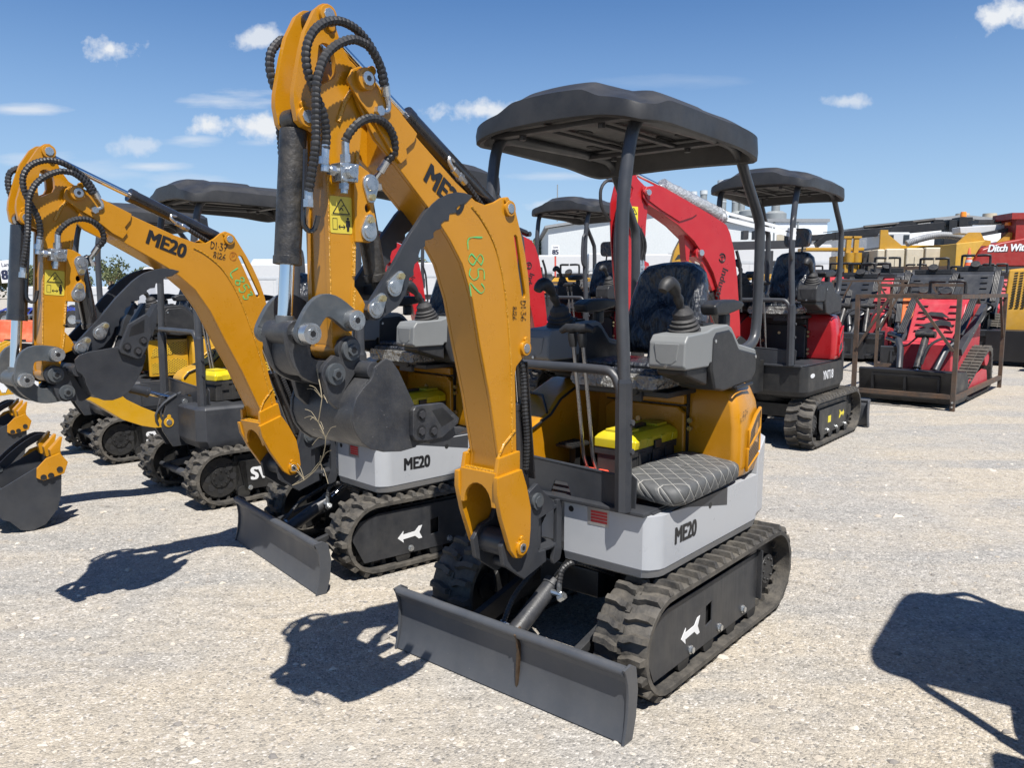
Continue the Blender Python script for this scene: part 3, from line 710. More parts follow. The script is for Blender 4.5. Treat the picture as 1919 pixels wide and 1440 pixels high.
# ------------------------------------------------------------------ upper body
def house(root, cfg, Mh=None):
    Mh = Mh or Matrix()
    left = [(.637, .06), (.637, .443), (.622, .468), (.585, .493), (.555, .500), (-.345, .500)]
    right = [(-.345, -.500), (.555, -.500), (.585, -.493), (.622, -.468), (.637, -.443), (.637, -.20), (.54, -.16), (.54, .04)]
    out = left + right
    def inset(o, d): return [(x * (1 - d / .6), y * (1 - d / .5)) for x, y in o]
    def body(mb):
        mb.loft([[(x, y, .448) for x, y in inset(out, .05)], [(x, y, .470) for x, y in inset(out, .012)], [(x, y, .505) for x, y in inset(out, .002)], [(x, y, .507) for x, y in out], [(x, y, .728) for x, y in out]], mats=[1, 1, 1, 0])
    hb = shared(('body', cfg['key']), body, 'lower_body', [cfg['body'], cfg['skirt']], root, Mh, bevel=.007, seg=3, smooth=30)
    def cw(mb):
        o = [(-.349, .500), (-.46, .485), (-.565, .40), (-.635, .25), (-.66, 0), (-.635, -.25), (-.565, -.40), (-.46, -.485), (-.349, -.500)]
        mb.loft([[(x * .93, y * .93, .47) for x, y in o], [(x, y, .53) for x, y in o], [(x, y, .70) for x, y in o], [(x - .008, y, .83 if i in (0, 8) else .90) for i, (x, y) in enumerate(o)]])
    shared(('cw', cfg['key']), cw, 'counterweight', cfg['body'], hb, bevel=.008, seg=3, smooth=45)
    def deck(mb):
        mb.prism([(.60, -.47), (.60, .47), (-.5, .47), (-.5, -.47)], .730, .738, 'z'); mb.box(.44, .66, -.46, .46, .728, .745)
    shared('deck', deck, 'floor_deck', 'charcoal_paint', root, Mh, bevel=.004)
    def wall(mb):
        pr = [(-.46, .742), (-.03, .742), (-.005, .80), (.060, .80), (.083, .742), (.395, .742), (.400, .868), (.375, .885), (.345, .868), (-.44, .905), (-.46, .90)]
        mb.prism(pr, .610, .618, 'x'); mb.tube([(.614, .345, .868), (.614, -.1, .886), (.614, -.44, .905)], .007, 6)
    shared('fwall', wall, 'front_panel', 'charcoal_paint', root, Mh, bevel=.002)
    def bolts(mb):
        mb.cyl((.636, .40, .70), (.645, .40, .70), .0)
    # hole and round plug marks on the body
    def plug(mb):
        mb.cyl((.630, .097, .697), (.6385, .097, .697), .013, seg=14); mb.cyl((.16, .495, .682), (.16, .5015, .682), .014, seg=14)
        None
    shared(('plug', cfg['key']), plug, 'plug_hole', 'decal_black', hb)
    if cfg['key'] == 'me':
        def inset_p(mb): mb.prism([(.50, .7285), (.365, .718), (-.01, .648), (-.01, .7285)], .49, .5012)
        shared('insetp', inset_p, 'inset_panel', 'charcoal_paint', hb, smooth=0)
        def plate(mb): mb.prism([(.180, .728 - .006), (.285, .724), (.285, .650), (.182, .648)], .6372, .6385, 'x')
        pl = shared('dplate', plate, 'data_plate', 'plate_alu', hb, smooth=0)
        def red(mb):
            for k in range(4): mb.prism([(.198, .711 - k * .013), (.278, .712 - k * .013), (.278, .702 - k * .013), (.198, .701 - k * .013)], .6386, .6391, 'x')
        shared('dplater', red, 'plate_print', 'plate_red', hb, smooth=0)
        lettering('model_lettering', 'ME20', .098, (-1, 0, -.02), (0, 0, 1), (.480, .5015, .586), 'decal_black', hb, bold=.05, xs=.86)
    if cfg['key'] == 'red':
        lettering('model_lettering', 'YNT18', .112, (-1, 0, 0), (0, 0, 1), (.19, .5015, .585), 'decal_white', hb, bold=.035, xs=.86)
        def ov(mb): mb.prism([(.47 + .055 * math.cos(t * .349), .645 + .020 * math.sin(t * .349)) for t in range(18)], .5005, .5015)
        shared('oval', ov, 'oval_sticker', 'decal_white', hb, smooth=0)
    # hood
    hp = cfg['hood']
    def hood(mb):
        o = [(-.14, .235), (-.115, .47), (-.14, .498), (-.21, .505), (-.36, .490), (-.47, .44), (-.56, .33), (-.61, .15), (-.61, -.15), (-.56, -.33), (-.47, -.44), (-.36, -.49), (-.21, -.505), (-.14, -.49), (-.14, -.235)]
        def sc(d, bx=0): return [(-.36 + (x + .36) * (1 - d) + bx, y * (1 - d)) for x, y in o]
        L = [[(x, y, .742) for x, y in sc(.03)], [(x, y, .80) for x, y in sc(0)], [(x, y, .98) for x, y in sc(.0)], [(x, y, 1.08) for x, y in sc(.035)], [(x, y, 1.145) for x, y in sc(.10)], [(x, y, 1.168) for x, y in sc(.20)]]
        mb.loft(L)
    hd = shared(('hood', cfg['key']), hood, 'hood', hp, root, Mh, bevel=.012, seg=3, smooth=50)
    def panel(mb):   # closing panel below the seat, with a lifted middle
        mb.prism([(-.22, .745), (.228, .745), (.228, 1.03), (.19, 1.06), (-.18, 1.06), (-.22, 1.03)], -.135, -.10, 'x')
        mb.prism([(-.22, 1.07), (.228, 1.07), (.228, 1.12), (-.22, 1.13)], -.16, -.095, 'x')
    shared(('panel', cfg['key']), panel, 'seat_panel', hp if cfg['key'] != 'red' else 'black_plastic', root, Mh, bevel=.010, seg=3)
    def seam(mb):
        mb.box(-.145, -.122, .229, .236, .745, 1.14); mb.box(-.145, -.117, -.22, .229, 1.061, 1.069); mb.tube([(-.10, .24, 1.172), (-.12, .48, 1.172), (-.30, .475, 1.175)], .008, 6)
    shared('seam', seam, 'rubber_seal', 'decal_black', hd)
    def gri(mb):
        def wall(px): return .5045 - max(0, (-.21 - px)) * .10 - max(0, (-.36 - px)) * .30
        def pan(pts):
            f = [(x, wall(x) + .007, z) for x, z in pts]; b = [(x, wall(x) - .02, z) for x, z in pts]; mb.loft([b, f])
        pan([(-.21, .885), (-.22, .955), (-.30, 1.015), (-.38, 1.035), (-.41, 1.0), (-.40, .955)])
        pan([(-.20, .785), (-.205, .865), (-.40, .930), (-.405, .895), (-.37, .84)])
    shared(('grille', cfg['key']), gri, 'grille', cfg['grille'], hd, smooth=0)
    def gfr(mb):
        def wall(px): return .5045 - max(0, (-.21 - px)) * .10 - max(0, (-.36 - px)) * .30
        for pts in ([(-.20, .877), (-.21, .96), (-.295, 1.024), (-.385, 1.047), (-.42, 1.0), (-.41, .948)], [(-.19, .777), (-.196, .872), (-.405, .940), (-.416, .89), (-.375, .83)]):
            mb.tube([(x, wall(x) + .006, z) for x, z in pts], .0085, 6, closed=True)
    shared(('gframe', cfg['key']), gfr, 'grille_frame', hp, hd)
    def hbolts(mb):
        for y, z in ((.25, .995), (.25, .955), (.25, .83), (.25, .79)): mb.cyl((-.128, y, z), (-.112, y, z), .013, seg=8)
        for y, z in ((-.02, .98), (-.18, .90)): mb.cyl((-.105, y, z), (-.092, y, z), .014, seg=8)
    shared('hbolts', hbolts, 'latch_bolt', 'brass_zinc', hd, smooth=25)
    def cover(mb):   # sloped cover along the right side of the operator
        prof = [(.55, .745), (.55, .90), (.50, .955), (.28, 1.03), (.20, 1.10), (.02, 1.165), (-.16, 1.165), (-.16, .745)]
        mb.prism(prof, -.485, -.285)
    shared(('cover', cfg['key']), cover, 'side_cover', hp if cfg['key'] != 'red' else 'red_paint', root, Mh, bevel=.022, seg=3, smooth=50)
    def cseal(mb):
        mb.tube([(.53, -.281, .90), (.49, -.281, .945), (.28, -.281, 1.018), (.20, -.281, 1.085), (.03, -.281, 1.148), (-.1, -.281, 1.15)], .0065, 6)
        mb.tube([(.30, -.29, 1.028), (.22, -.38, 1.098), (.20, -.48, 1.10)], .006, 6)
    shared('cseal', cseal, 'rubber_seal', 'decal_black', root, Mh)
    # seat
    def sb(mb):
        prof = rrect(-.205, .245, 1.19, 1.26, .03); mb.prism([(y, z) for y, z in prof], -.20, .19, 'x'); mb.box(-.18, .16, -.18, .22, 1.255, 1.285)
    st = shared('seat', sb, 'seat_cushion', 'vinyl_film', root, Mh, bevel=.022, seg=3, smooth=60)
    def film(mb):
        rnd = random.Random(3); L = []
        for x, e in ((-.2, 0), (-.05, .012), (.08, .0), (.185, .018), (.212, -.01)):
            L.append([(x + .0, y * (1 + e * .6) + (.008 * rnd.uniform(-1, 1)), z + .010 * rnd.uniform(-1, 1)) for y, z in rrect(-.215, .255, 1.175, 1.235, .02, 3)])
        mb.loft(L)
    shared('film', film, 'plastic_cover', 'film_edge', st, smooth=60)
    def bk(mb):
        h = [(0, 1.757), (.07, 1.756), (.13, 1.742), (.172, 1.705), (.188, 1.64), (.203, 1.55), (.215, 1.45), (.216, 1.38), (.205, 1.32), (.18, 1.295), (.1, 1.29), (0, 1.288)]
        o = [(.02 + a, z) for a, z in h] + [(.02 - a, z) for a, z in h[-2:0:-1]]
        rnd = random.Random(8); L = []
        for x, k in ((-.335, .80), (-.325, .92), (-.30, .985), (-.265, 1.0), (-.235, .985), (-.215, .93), (-.208, .84), (-.204, .66), (-.212, .45), (-.208, .25), (-.206, .06)):
            L.append([(x - (z - 1.3) * .22 + .016 * (abs(y - .02) > .11) * (k > .7) + rnd.uniform(-.004, .004), .02 + (y - .02) * k + rnd.uniform(-.003, .003), 1.53 + (z - 1.53) * k + rnd.uniform(-.003, .003)) for y, z in o])
        mb.loft(L)
    shared('seatback', bk, 'seat_back', 'vinyl_film', root, Mh, smooth=80)
    def ss(mb):
        mb.box(-.18, .15, -.15, .20, 1.15, 1.195); mb.obox((-.2, .02, 1.2), (-.27, .02, 1.35), .2, .04, (0, 1, 0)); mb.box(-.24, .12, -.24, .26, 1.125, 1.152)
        mb.cyl((.10, .10, 1.15), (.155, .10, 1.15), .02, seg=10); mb.box(.11, .135, .0, .13, 1.10, 1.16)
    shared('seatbase', ss, 'seat_base', 'trim_dark', root, Mh, bevel=.006)
    if cfg['key'] == 'red':
        def hr(mb):
            mb.prism(rrect(-.10, .14, 1.80, 1.98, .05), -.43, -.34, 'x'); mb.cyl((-.36, -.03, 1.72), (-.385, -.03, 1.82), .01, seg=8); mb.cyl((-.36, .07, 1.72), (-.385, .07, 1.82), .01, seg=8)
        shared('headrest', hr, 'headrest', 'vinyl_film', root, Mh, bevel=.02, seg=3, smooth=60)
    # consoles
    for sg in (1, -1):
        oy = .385 if sg > 0 else -.315
        def con(mb, oy=oy):
            pr = [(.375, 1.30), (.37, 1.40), (.345, 1.43), (.17, 1.44), (.11, 1.455), (-.03, 1.463), (-.07, 1.45), (-.155, 1.37), (-.345, 1.335), (-.36, 1.30), (.14, 1.30), (.15, 1.285), (.36, 1.285)]
            mb.prism(pr, oy - .085, oy + .085)
        c = shared(('con', sg, cfg['key']), con, 'control_console', cfg['console'], root, Mh, bevel=.016, seg=3, smooth=50)
        def pan(mb, oy=oy):
            pr = [(.13, 1.275), (.125, 1.41), (.095, 1.435), (-.04, 1.443), (-.075, 1.425), (-.15, 1.35), (-.352, 1.315), (-.35, 1.225), (-.30, 1.185), (.0, 1.165), (.09, 1.18)]
            mb.prism(pr, oy - .088, oy + .089); mb.prism([(.13, 1.20), (.33, 1.26), (.33, 1.29), (.13, 1.29)], oy - .07, oy + .07)
        shared(('conp', sg), pan, 'console_panel', 'black_plastic', c, bevel=.012, seg=3, smooth=50)
        def face(mb, oy=oy):
            mb.prism([(oy - .058, 1.395), (oy + .058, 1.395), (oy + .048, 1.325), (oy + .025, 1.308), (oy - .025, 1.308), (oy - .048, 1.325)], .366, .3765, 'x')
        shared(('conf', sg, cfg['key']), face, 'console_face', cfg['console'], c, bevel=.004)
        def scr(mb, oy=oy):
            for x, z in ((.10, 1.395), (-.335, 1.30)): mb.cyl((x, oy + .088, z), (x, oy + .0915, z), .008, seg=8)
            mb.cyl((.376, oy, 1.30), (.381, oy, 1.30), .007, seg=8)
        shared(('cons', sg), scr, 'console_screw', 'zinc', c)
        def sw(mb, oy=oy):
            mb.box(-.02, .085, oy - .05, oy + .02, 1.455, 1.470); mb.box(.0, .03, oy - .04, oy - .01, 1.468, 1.478); mb.box(.04, .07, oy - .04, oy - .01, 1.468, 1.476)
        shared(('consw', sg), sw, 'switch_panel', 'decal_black', c, bevel=.003)
        jx, jy = (.215, oy - .015) if sg > 0 else (.215, oy + .03)
        def boot(mb, jx=jx, jy=jy):
            a = Vector((.30, .06 if sg < 0 else .08, 1)).normalized()
            pr = [(.072, 0), (.074, .012), (.066, .016), (.071, .028), (.060, .034), (.064, .046), (.053, .052), (.056, .062), (.045, .07), (.046, .092), (.036, .105), (.028, .115)]
            mb.lathe(pr, (jx - .02, jy, 1.432), a, 18)
        shared(('boot', sg), boot, 'joystick_boot', 'rubber_dark', c, smooth=30)
        def stick(mb, jx=jx, jy=jy):
            p = [Vector((jx, jy, 1.515)), Vector((jx + .035, jy + .004, 1.565)), Vector((jx + .075, jy + .006, 1.612)), Vector((jx + .10, jy + .004, 1.635)), Vector((jx + .125, jy, 1.645)), Vector((jx + .152, jy - .003, 1.630)), Vector((jx + .165, jy - .004, 1.612))]
            mb.tube(smooth_path(p, .01), [.021] * 4 + [.023] * 40, 12) if False else None
            sp = smooth_path(p, .012); n = len(sp)
            mb.tube(sp, [.019 + .003 * math.sin(i * 1.3) if i < n * .45 else .019 + .0115 * math.sin(math.pi * min(1, (i / n - .45) / .5)) for i in range(n)], 12)
        shared(('jstick', sg), stick, 'joystick', 'black_plastic', c, smooth=50)
        def arm(mb, oy=oy):
            x0, x1 = (-.30, .02) if sg > 0 else (-.30, .0)
            o = [(.02, 1.545), (-.04, 1.568), (-.2, 1.572), (-.28, 1.562), (-.30, 1.545), (-.26, 1.525), (-.12, 1.503), (.0, 1.503)]
            mb.prism(o, oy - .035, oy + .045); mb.box(-.20, -.14, oy - .02, oy + .02, 1.44, 1.51)
        shared(('arm', sg), arm, 'armrest', 'black_plastic', c, bevel=.014, seg=3, smooth=60)
    # floor controls
    def lev(mb):
        for y in (-.005, .045):
            mb.tube(smooth_path([(.36, y, .79), (.395, y, .86), (.41, y, .91), (.43, y, 1.05), (.46, y - .01, 1.30), (.47, y - .015, 1.40)], .03), .0088, 10)
    l = shared('levers', lev, 'travel_lever', 'lever_steel', root, Mh)
    def levh(mb):
        for y in (-.02, .03):
            mb.tube([(.468, y, 1.37), (.472, y, 1.40), (.476, y, 1.43)], [.016, .021, .02], 12); mb.tube([(.477, y - .06, 1.435), (.477, y - .03, 1.452), (.477, y, 1.448), (.477, y + .03, 1.455), (.477, y + .065, 1.445)], [.013, .019, .022, .019, .013], 10)
    shared('leverh', levh, 'lever_grip', 'black_plastic', l)
    def levb(mb):
        mb.box(.30, .44, -.06, -.005, .742, .80); mb.box(.30, .44, .015, .07, .742, .80)
    shared('leverb', levb, 'lever_base', 'lever_red', l, bevel=.008)
    def ped(mb):
        mb.prism([(.12, -.26), (.27, -.26), (.27, -.16), (.12, -.16)], .862, .876, 'z'); mb.box(.16, .20, -.23, -.19, .74, .862)
        for k in range(6): mb.box(.13 + k * .023, .141 + k * .023, -.255, -.165, .876, .882)
        mb.prism([(.10, .08), (.26, .08), (.26, .20), (.10, .20)], .80, .812, 'z')
    shared('pedal', ped, 'foot_pedal', 'track_frame_black', root, Mh, bevel=.003)
    # canopy posts
    for sg in (1, -1):
        def post(mb, sg=sg):
            P = [(.660, .365, .74), (.660, .363, 1.0), (.660, .358, 1.31), (.658, .342, 1.60), (.655, .338, 1.90), (.640, .340, 2.06), (.612, .344, 2.20), (.575, .345, 2.262), (.50, .345, 2.283), (.2, .345, 2.29), (-.20, .345, 2.295),
                 (-.30, .347, 2.28), (-.36, .352, 2.24), (-.45, .355, 2.13), (-.575, .36, 1.98), (-.605, .36, 1.90), (-.612, .36, 1.60), (-.60, .36, 1.42), (-.57, .36, 1.36), (-.50, .355, 1.325), (-.38, .34, 1.315)]
            P = [(x if i < 9 or True else x, y * sg, z) for i, (x, y, z) in enumerate(P)]
            P = [(x - (.05 if i < 6 else 0), y, z) for i, (x, y, z) in enumerate(P)] if False else P
            mb.tube(smooth_path(P, .035), .0255, 14)
        p = shared(('post', sg), post, 'canopy_post', 'tube_grey', root, Mh, smooth=60)
        def sleeve(mb, sg=sg):
            mb.cyl((.660, sg * .366, .742), (.660, sg * .360, 1.255), .0345, seg=8); mb.cyl((.660, sg * .360, 1.25), (.660, sg * .359, 1.27), .0345, .030, seg=8)
            if sg > 0:
                for z in (.985, 1.10): mb.cyl((.655, .38, z), (.655, .404, z), .012, seg=6)
        shared(('sleeve', sg), sleeve, 'post_sleeve', 'charcoal_paint', p, smooth=25)
    def rail(mb):
        mb.tube(smooth_path([(.672, .355, 1.19), (.672, .342, 1.25), (.672, .31, 1.293), (.672, .24, 1.302), (.672, -.05, 1.302), (.672, -.355, 1.302)], .02), .019, 12)
    shared('rail', rail, 'hand_rail', 'tube_grey', root, Mh, smooth=60)
    if cfg['key'] == 'red':
        def grab(mb): mb.tube(smooth_path([(.665, .34, 1.98), (.69, .36, 2.0), (.735, .365, 1.97), (.745, .36, 1.85), (.745, .36, 1.72), (.72, .36, 1.66), (.665, .345, 1.645)], .02), .014, 10)
        shared('grab', grab, 'grab_handle', 'tube_grey', root, Mh)
    canopy(root, Mh)

SLX = .0
def canopy(root, Mh):
    nx, ny = 64, 56
    def dom(u, v):   # superellipse-like outline
        r = (abs(u) ** 8 + abs(v) ** 8) ** .125; m = max(abs(u), abs(v), 1e-6); k = m / max(r, 1e-6)
        return u * k, v * k
    def ss(a, b, x): t = max(0, min(1, (x - a) / (b - a))); return t * t * (3 - 2 * t)
    def low(u, v): return 2.240 + .030 * (1 - v * v) * (1 if u > 0 else .5) + .012 * u - .022 * ss(.35, 1, -u) - .010 * ss(.6, 1, u) * ss(.5, 1, abs(v))
    def top(u, v, e):
        z = low(u, v) + .078 + .012 * ss(-.1, -.9, u)                                     # skirt
        z += .030 * (1 - ss(.80, 1.0, e)) ** .7                                           # rounded shoulder
        z += .052 * (1 - .8 * v * v) * (1 - .45 * max(u, 0) ** 2)                         # crown
        z += .013 * (1 - ss(.54, .70, abs(v))) * (1 - ss(.42, .74, u + .30 * abs(v)))     # raised middle deck
        z += .016 * ss(.46, .58, u) * (1 - ss(.78, .90, u)) * (1 - ss(.30, .58, abs(v)))  # brow at the front
        z -= (.022 + .012 * (1 - abs(v))) * ss(.62, .84, u) * ss(.36, .60, abs(v))         # low front corners
        return z
    def fn(mb):
        G = {}; 
        def P(u, v): return (.170 + .548 * u, .01 + .458 * v * (1 - .03 * u))
        for i in range(nx + 1):
            for j in range(ny + 1):
                u0, v0 = -1 + 2 * i / nx, -1 + 2 * j / ny; e = max(abs(u0), abs(v0)); u, v = dom(u0, v0); x, y = P(u, v)
                G[i, j] = len(mb.v); mb.v.append((x, y, top(u0, v0, e)))
        for i in range(nx):
            for j in range(ny): mb.f.append([G[i, j], G[i + 1, j], G[i + 1, j + 1], G[i, j + 1]]); mb.m.append(0)
        ring = [(i, 0) for i in range(nx)] + [(nx, j) for j in range(ny)] + [(i, ny) for i in range(nx, 0, -1)] + [(0, j) for j in range(ny, 0, -1)]
        def rl(d, dz, mid=None):
            out = []
            for (i, j) in ring:
                u0, v0 = -1 + 2 * i / nx, -1 + 2 * j / ny; u, v = dom(u0, v0); x, y = P(u * d, v * d); out.append((x, y, low(u0, v0) + dz if mid is None else mid))
            return out
        loops = [rl(1.008, .035), rl(1.004, .004), rl(.985, -.004), rl(.955, .004), rl(.94, .030), rl(.90, .0, 2.304)]
        prev = [G[i, j] for (i, j) in ring]; n = len(ring)
        for L in loops:
            o = len(mb.v); mb.v += L; cur = [o + k for k in range(n)]
            for k in range(n): mb.f.append([prev[k], prev[(k + 1) % n], cur[(k + 1) % n], cur[k]]); mb.m.append(0)
            prev = cur
        mb.f.append(prev[::-1]); mb.m.append(0)
    c = shared('canopy', fn, 'canopy_roof', 'canopy_plastic', root, Mh, smooth=40)
    def ribs(mb):   # mounting rails, pads and oval recesses of the underside
        for x in (.60, -.12): mb.obox((x, -.36, 2.279), (x, .38, 2.279), .05, .02)
        for y in (-.10, .14): mb.obox((-.1, y, 2.283), (.58, y, 2.283), .03, .015)
        for x, y in ((.60, -.2), (.60, .2), (-.12, -.2), (-.12, .2)): mb.cyl((x, y, 2.25), (x, y, 2.27), .016, seg=8)
    shared('cribs', ribs, 'roof_rib', 'trim_dark', c, bevel=.003)
    def sl(mb):
        for k in range(8):
            y = -.33 + k * .095; mb.prism([(SLX + a, y + b) for a, b in rrect(-.055, .055, -.022, .022, .02, 4)], 2.3005, 2.3035, 'z')
        for x, y in ((.35, -.05), (.42, .2)): mb.prism([(x + .05 * math.cos(t * .4), y + .025 * math.sin(t * .4)) for t in range(16)], 2.3005, 2.3035, 'z')
    shared('cslots', sl, 'vent_slot', 'dark_interior', c, smooth=0)
# ------------------------------------------------------------------ work arm of the amber excavators
FOOT, KN, PA, PB, PQ, PP = (.994, .623), (1.705, 2.239), (1.782, 1.438), (1.842, 1.369), (1.791, 1.528), (1.951, 1.495)
def teardrop(mb, p, b, y0, y1, r=.030, r2=.017):
    d = Vector((b[0] - p[0], b[1] - p[1])); a = math.degrees(math.atan2(d.y, d.x)); k = math.degrees(math.acos((r - r2) / d.length))
    pts = arc(b, r2, a - k, a + k, 8) + arc(p, r, a + k, a + 360 - k, 14); mb.prism(pts, y0, y1)
def pinboss(mb, c, y0, y1, r=.030, ang=70):
    """raised collar of an axle pin with its flat locking tab"""
    mb.cyl((c[0], y0, c[1]), (c[0], y1, c[1]), r, seg=22)
    d = (math.cos(R(ang)) * r * 1.15, math.sin(R(ang)) * r * 1.15); mb.cyl((c[0] + d[0], y0, c[1] + d[1]), (c[0] + d[0], y1 - .003, c[1] + d[1]), r * .42, seg=12)
def pin(mb, c, y0, y1, r=.019): mb.cyl((c[0], y0, c[1]), (c[0], y1, c[1]), r, seg=8)
def cylinder(root, name, a, b, rb, rr, split, barrel='cylinder_black', eye=.03, gland=True):
    a, b = Vector(a), Vector(b); d = b - a; n = d.normalized(); side = Vector((0, 1, 0))
    m = MB(); m.cyl(a + n * eye, a + d * split, rb, seg=22); m.cyl(a - side * .03, a + side * .03, eye, seg=18)
    if gland: m.cyl(a + d * (split - .02), a + d * split + n * .012, rb * 1.07, seg=22)
    o = build(m, name, barrel, root, bevel=.002)
    m = MB(); m.cyl(a + d * split, b, rr, seg=18); build(m, 'cylinder_rod', 'chrome', o)
    m = MB(); m.cyl(b - side * .034, b + side * .034, eye, seg=18); m.cyl(b - n * eye * 1.6, b, rr * 1.25, seg=14); build(m, 'rod_eye', 'link_steel' if name == 'bucket_cylinder' else barrel, o, bevel=.002)
    return o
def me_arm(root, cfg, swing=0, bp=0, st=0, beta=0, P2=None, mark=None, dirty=False):
    Msw = T(.78, 0, 0) @ Rz(swing) @ T(-.78, 0, 0); Mb = Msw @ rotXZ(bp, FOOT); Ms = Mb @ rotXZ(st, KN); Mk = Ms @ rotXZ(beta, PA)
    paint, steel = cfg['paint'], 'scuffed_charcoal' if dirty else 'charcoal_paint'
    V3 = lambda M, c, y=0: M @ Vector((c[0], y, c[1]))
    # swing post
    def sw(mb):
        pl = [(.905, .820), (.850, .845), (.825, .815), (.735, .742), (.735, .715), (.842, .695), (.842, .560), (.795, .556), (.790, .505), (.935, .470), (1.06, .560), (1.075, .640), (1.03, .685), (.96, .70), (.925, .76)]
        for sg in (1, -1): mb.prism(pl, *sorted((sg * .062, sg * .084)))
        mb.cyl((FOOT[0], -.08, FOOT[1]), (FOOT[0], .08, FOOT[1]), .052, seg=20); mb.cyl((.94, -.08, .52), (.94, .08, .52), .022, seg=12)
        mb.box(.80, .845, -.062, .062, .56, .72)
    sb = shared('swing', sw, 'swing_bracket', 'charcoal_paint', root, Msw, bevel=.004)
    def hinge(mb):
        mb.prism([(.655, .47), (.70, .46), (.705, .49), (.682, .56), (.680, .735), (.645, .735), (.645, .50)], .035, .055)
        mb.prism([(.655, .47), (.70, .46), (.705, .49), (.682, .56), (.680, .735), (.645, .735), (.645, .50)], -.14, -.12)
        for z in (.70, .535): mb.prism([(.66, .05), (.74, .06), (.80, .05), (.81, -.08), (.74, -.10), (.66, -.12)], z, z + .016, 'z')
        mb.cyl((.745, -.02, .48), (.745, -.02, .76), .034, seg=16)
    shared('hinge', hinge, 'hinge_lug', 'charcoal_paint', root, None, bevel=.004)
    def hbund(mb):
        for k in range(6): hose(mb, [(.62, -.10 + k * .012, .57 + k * .022), (.70, -.045 + k * .006, .575 + k * .022), (.80, .0, .60 + k * .018), (.90, -.03 + k * .01, .66 + k * .01)], .0125)
    shared('hbund', hbund, 'hydraulic_hose', 'hose_black', root, None)
    pm = MB(); pm.cyl((.862, .084, .775), (.862, .098, .775), .034, seg=20); pm.cyl((.862, .098, .775), (.862, .104, .775), .024, seg=8)
    build(pm, 'axle_pin', 'link_steel', sb, bevel=.002)
    # boom
    inner = [(1.086, .915), (1.079, .99), (1.130, 1.233), (1.182, 1.423), (1.220, 1.582), (1.271, 1.707), (1.330, 1.785), (1.386, 1.845), (1.430, 1.885), (1.575, 2.012)]
    weld = [(1.006, 1.22), (1.010, 1.34), (1.023, 1.469), (1.049, 1.635), (1.099, 1.774), (1.17, 1.864), (1.224, 1.907)]
    def bm(mb):
        topc = [(1.655, 2.075), (1.712, 2.16), (1.742, 2.222), (1.732, 2.262), (1.700, 2.275), (1.668, 2.258)]
        ear = [(1.612, 2.213), (1.484, 2.108), (1.300, 1.982), (1.203, 1.928), (1.150, 1.918), (1.100, 1.932), (1.060, 1.951), (1.030, 1.957), (1.008, 1.945), (.985, 1.925), (.968, 1.88), (.945, 1.82), (.921, 1.747), (.901, 1.66), (.892, 1.579), (.888, 1.418), (.893, 1.385), (.91, 1.365), (.935, 1.356), (.975, 1.325), (.984, 1.29), (.980, 1.217), (.972, .915)]
        slot = [(.990, 1.818), (.980, 1.822), (.969, 1.812), (.921, 1.604), (.924, 1.590), (.933, 1.586), (.941, 1.594)]
        prof = inner + topc + ear
        for sg in (1, -1): mb.prism(prof, *sorted((sg * .060, sg * .075)), holes=[slot])
        core = inner + [(1.575, 2.17), (1.484, 2.100), (1.300, 1.974), (1.21, 1.92)] + [(x - .02, z) for x, z in reversed(weld)] + [(.99, 1.0), (.985, .915)]
        mb.prism(core, -.0605, .0605)
    b = shared(('boom', paint), bm, 'boom', paint, root, Mb, bevel=.0035, smooth=32)
    def lap(mb):
        pl = [(1.765, 2.225), (1.745, 2.262), (1.712, 2.277), (1.678, 2.255), (1.621, 2.214), (1.487, 2.115), (1.500, 2.088), (1.535, 2.060), (1.530, 2.035), (1.560, 2.012), (1.600, 2.045), (1.664, 2.125), (1.72, 2.175)]
        for sg in (1, -1): mb.prism(pl, *sorted((sg * .0752, sg * .085)))
    shared(('lap', paint), lap, 'boom_plate', paint, b, bevel=.003)
    def cheek(mb):
        ck = [(1.129, .922), (.985, .931), (.955, .86), (.928, .765), (.930, .68), (.938, .616), (.958, .588), (.987, .577), (1.020, .585), (1.052, .624), (1.105, .762), (1.131, .86)]
        for sg in (1, -1):
            mb.prism(ck, *sorted((sg * .088, sg * .112))); mb.prism([(1.10, .99), (.976, 1.0), (.976, .91), (1.12, .90)], *sorted((sg * .0752, sg * .095)))
        # arched front apron between the cheeks
        a = [(-.09, .935), (.09, .935), (.09, .80)] + [(.070 * math.cos(R(t)), .80 + .085 * math.sin(R(t))) for t in range(0, 181, 18)] + [(-.09, .80)]
        mb.prism(a, 1.100, 1.120, 'x'); mb.box(.985, 1.11, -.088, .088, .905, .925)
    shared(('cheek', paint), cheek, 'boom_fork', paint, b, bevel=.004)
    def welds(mb):
        for sg in (1, -1):
            mb.tube([(x, sg * .0755, z) for x, z in smooth_path([(p[0], p[1], 0) for p in weld], .02) for x, z in [(x, z)]] if False else [(q.x, sg * .0755, q.y) for q in smooth_path([(p[0], p[1], 0) for p in [(1.004, 1.0)] + weld], .02)], .0042, 6)
            mb.tube([(1.090, sg * .078, .985), (1.05, sg * .0765, 1.035), (.985, sg * .0765, 1.08)], .005, 6)
        mb.tube([(1.100, -.075, .935), (1.104, .075, .935)], .009, 6)
    shared(('bweld', paint), welds, 'weld_bead', 'amber_weld', b)
    def boss(mb):
        for c, y, a in (((1.022, 1.915), .075, 60), ((.927, 1.393), .075, 100)): pinboss(mb, c, y - .002, y + .012, .029, a)
        pinboss(mb, FOOT, .110, .124, .030, 95); pinboss(mb, KN, .084, .104, .033, 130)
    shared(('bboss', paint), boss, 'pin_boss', paint, b, bevel=.003)
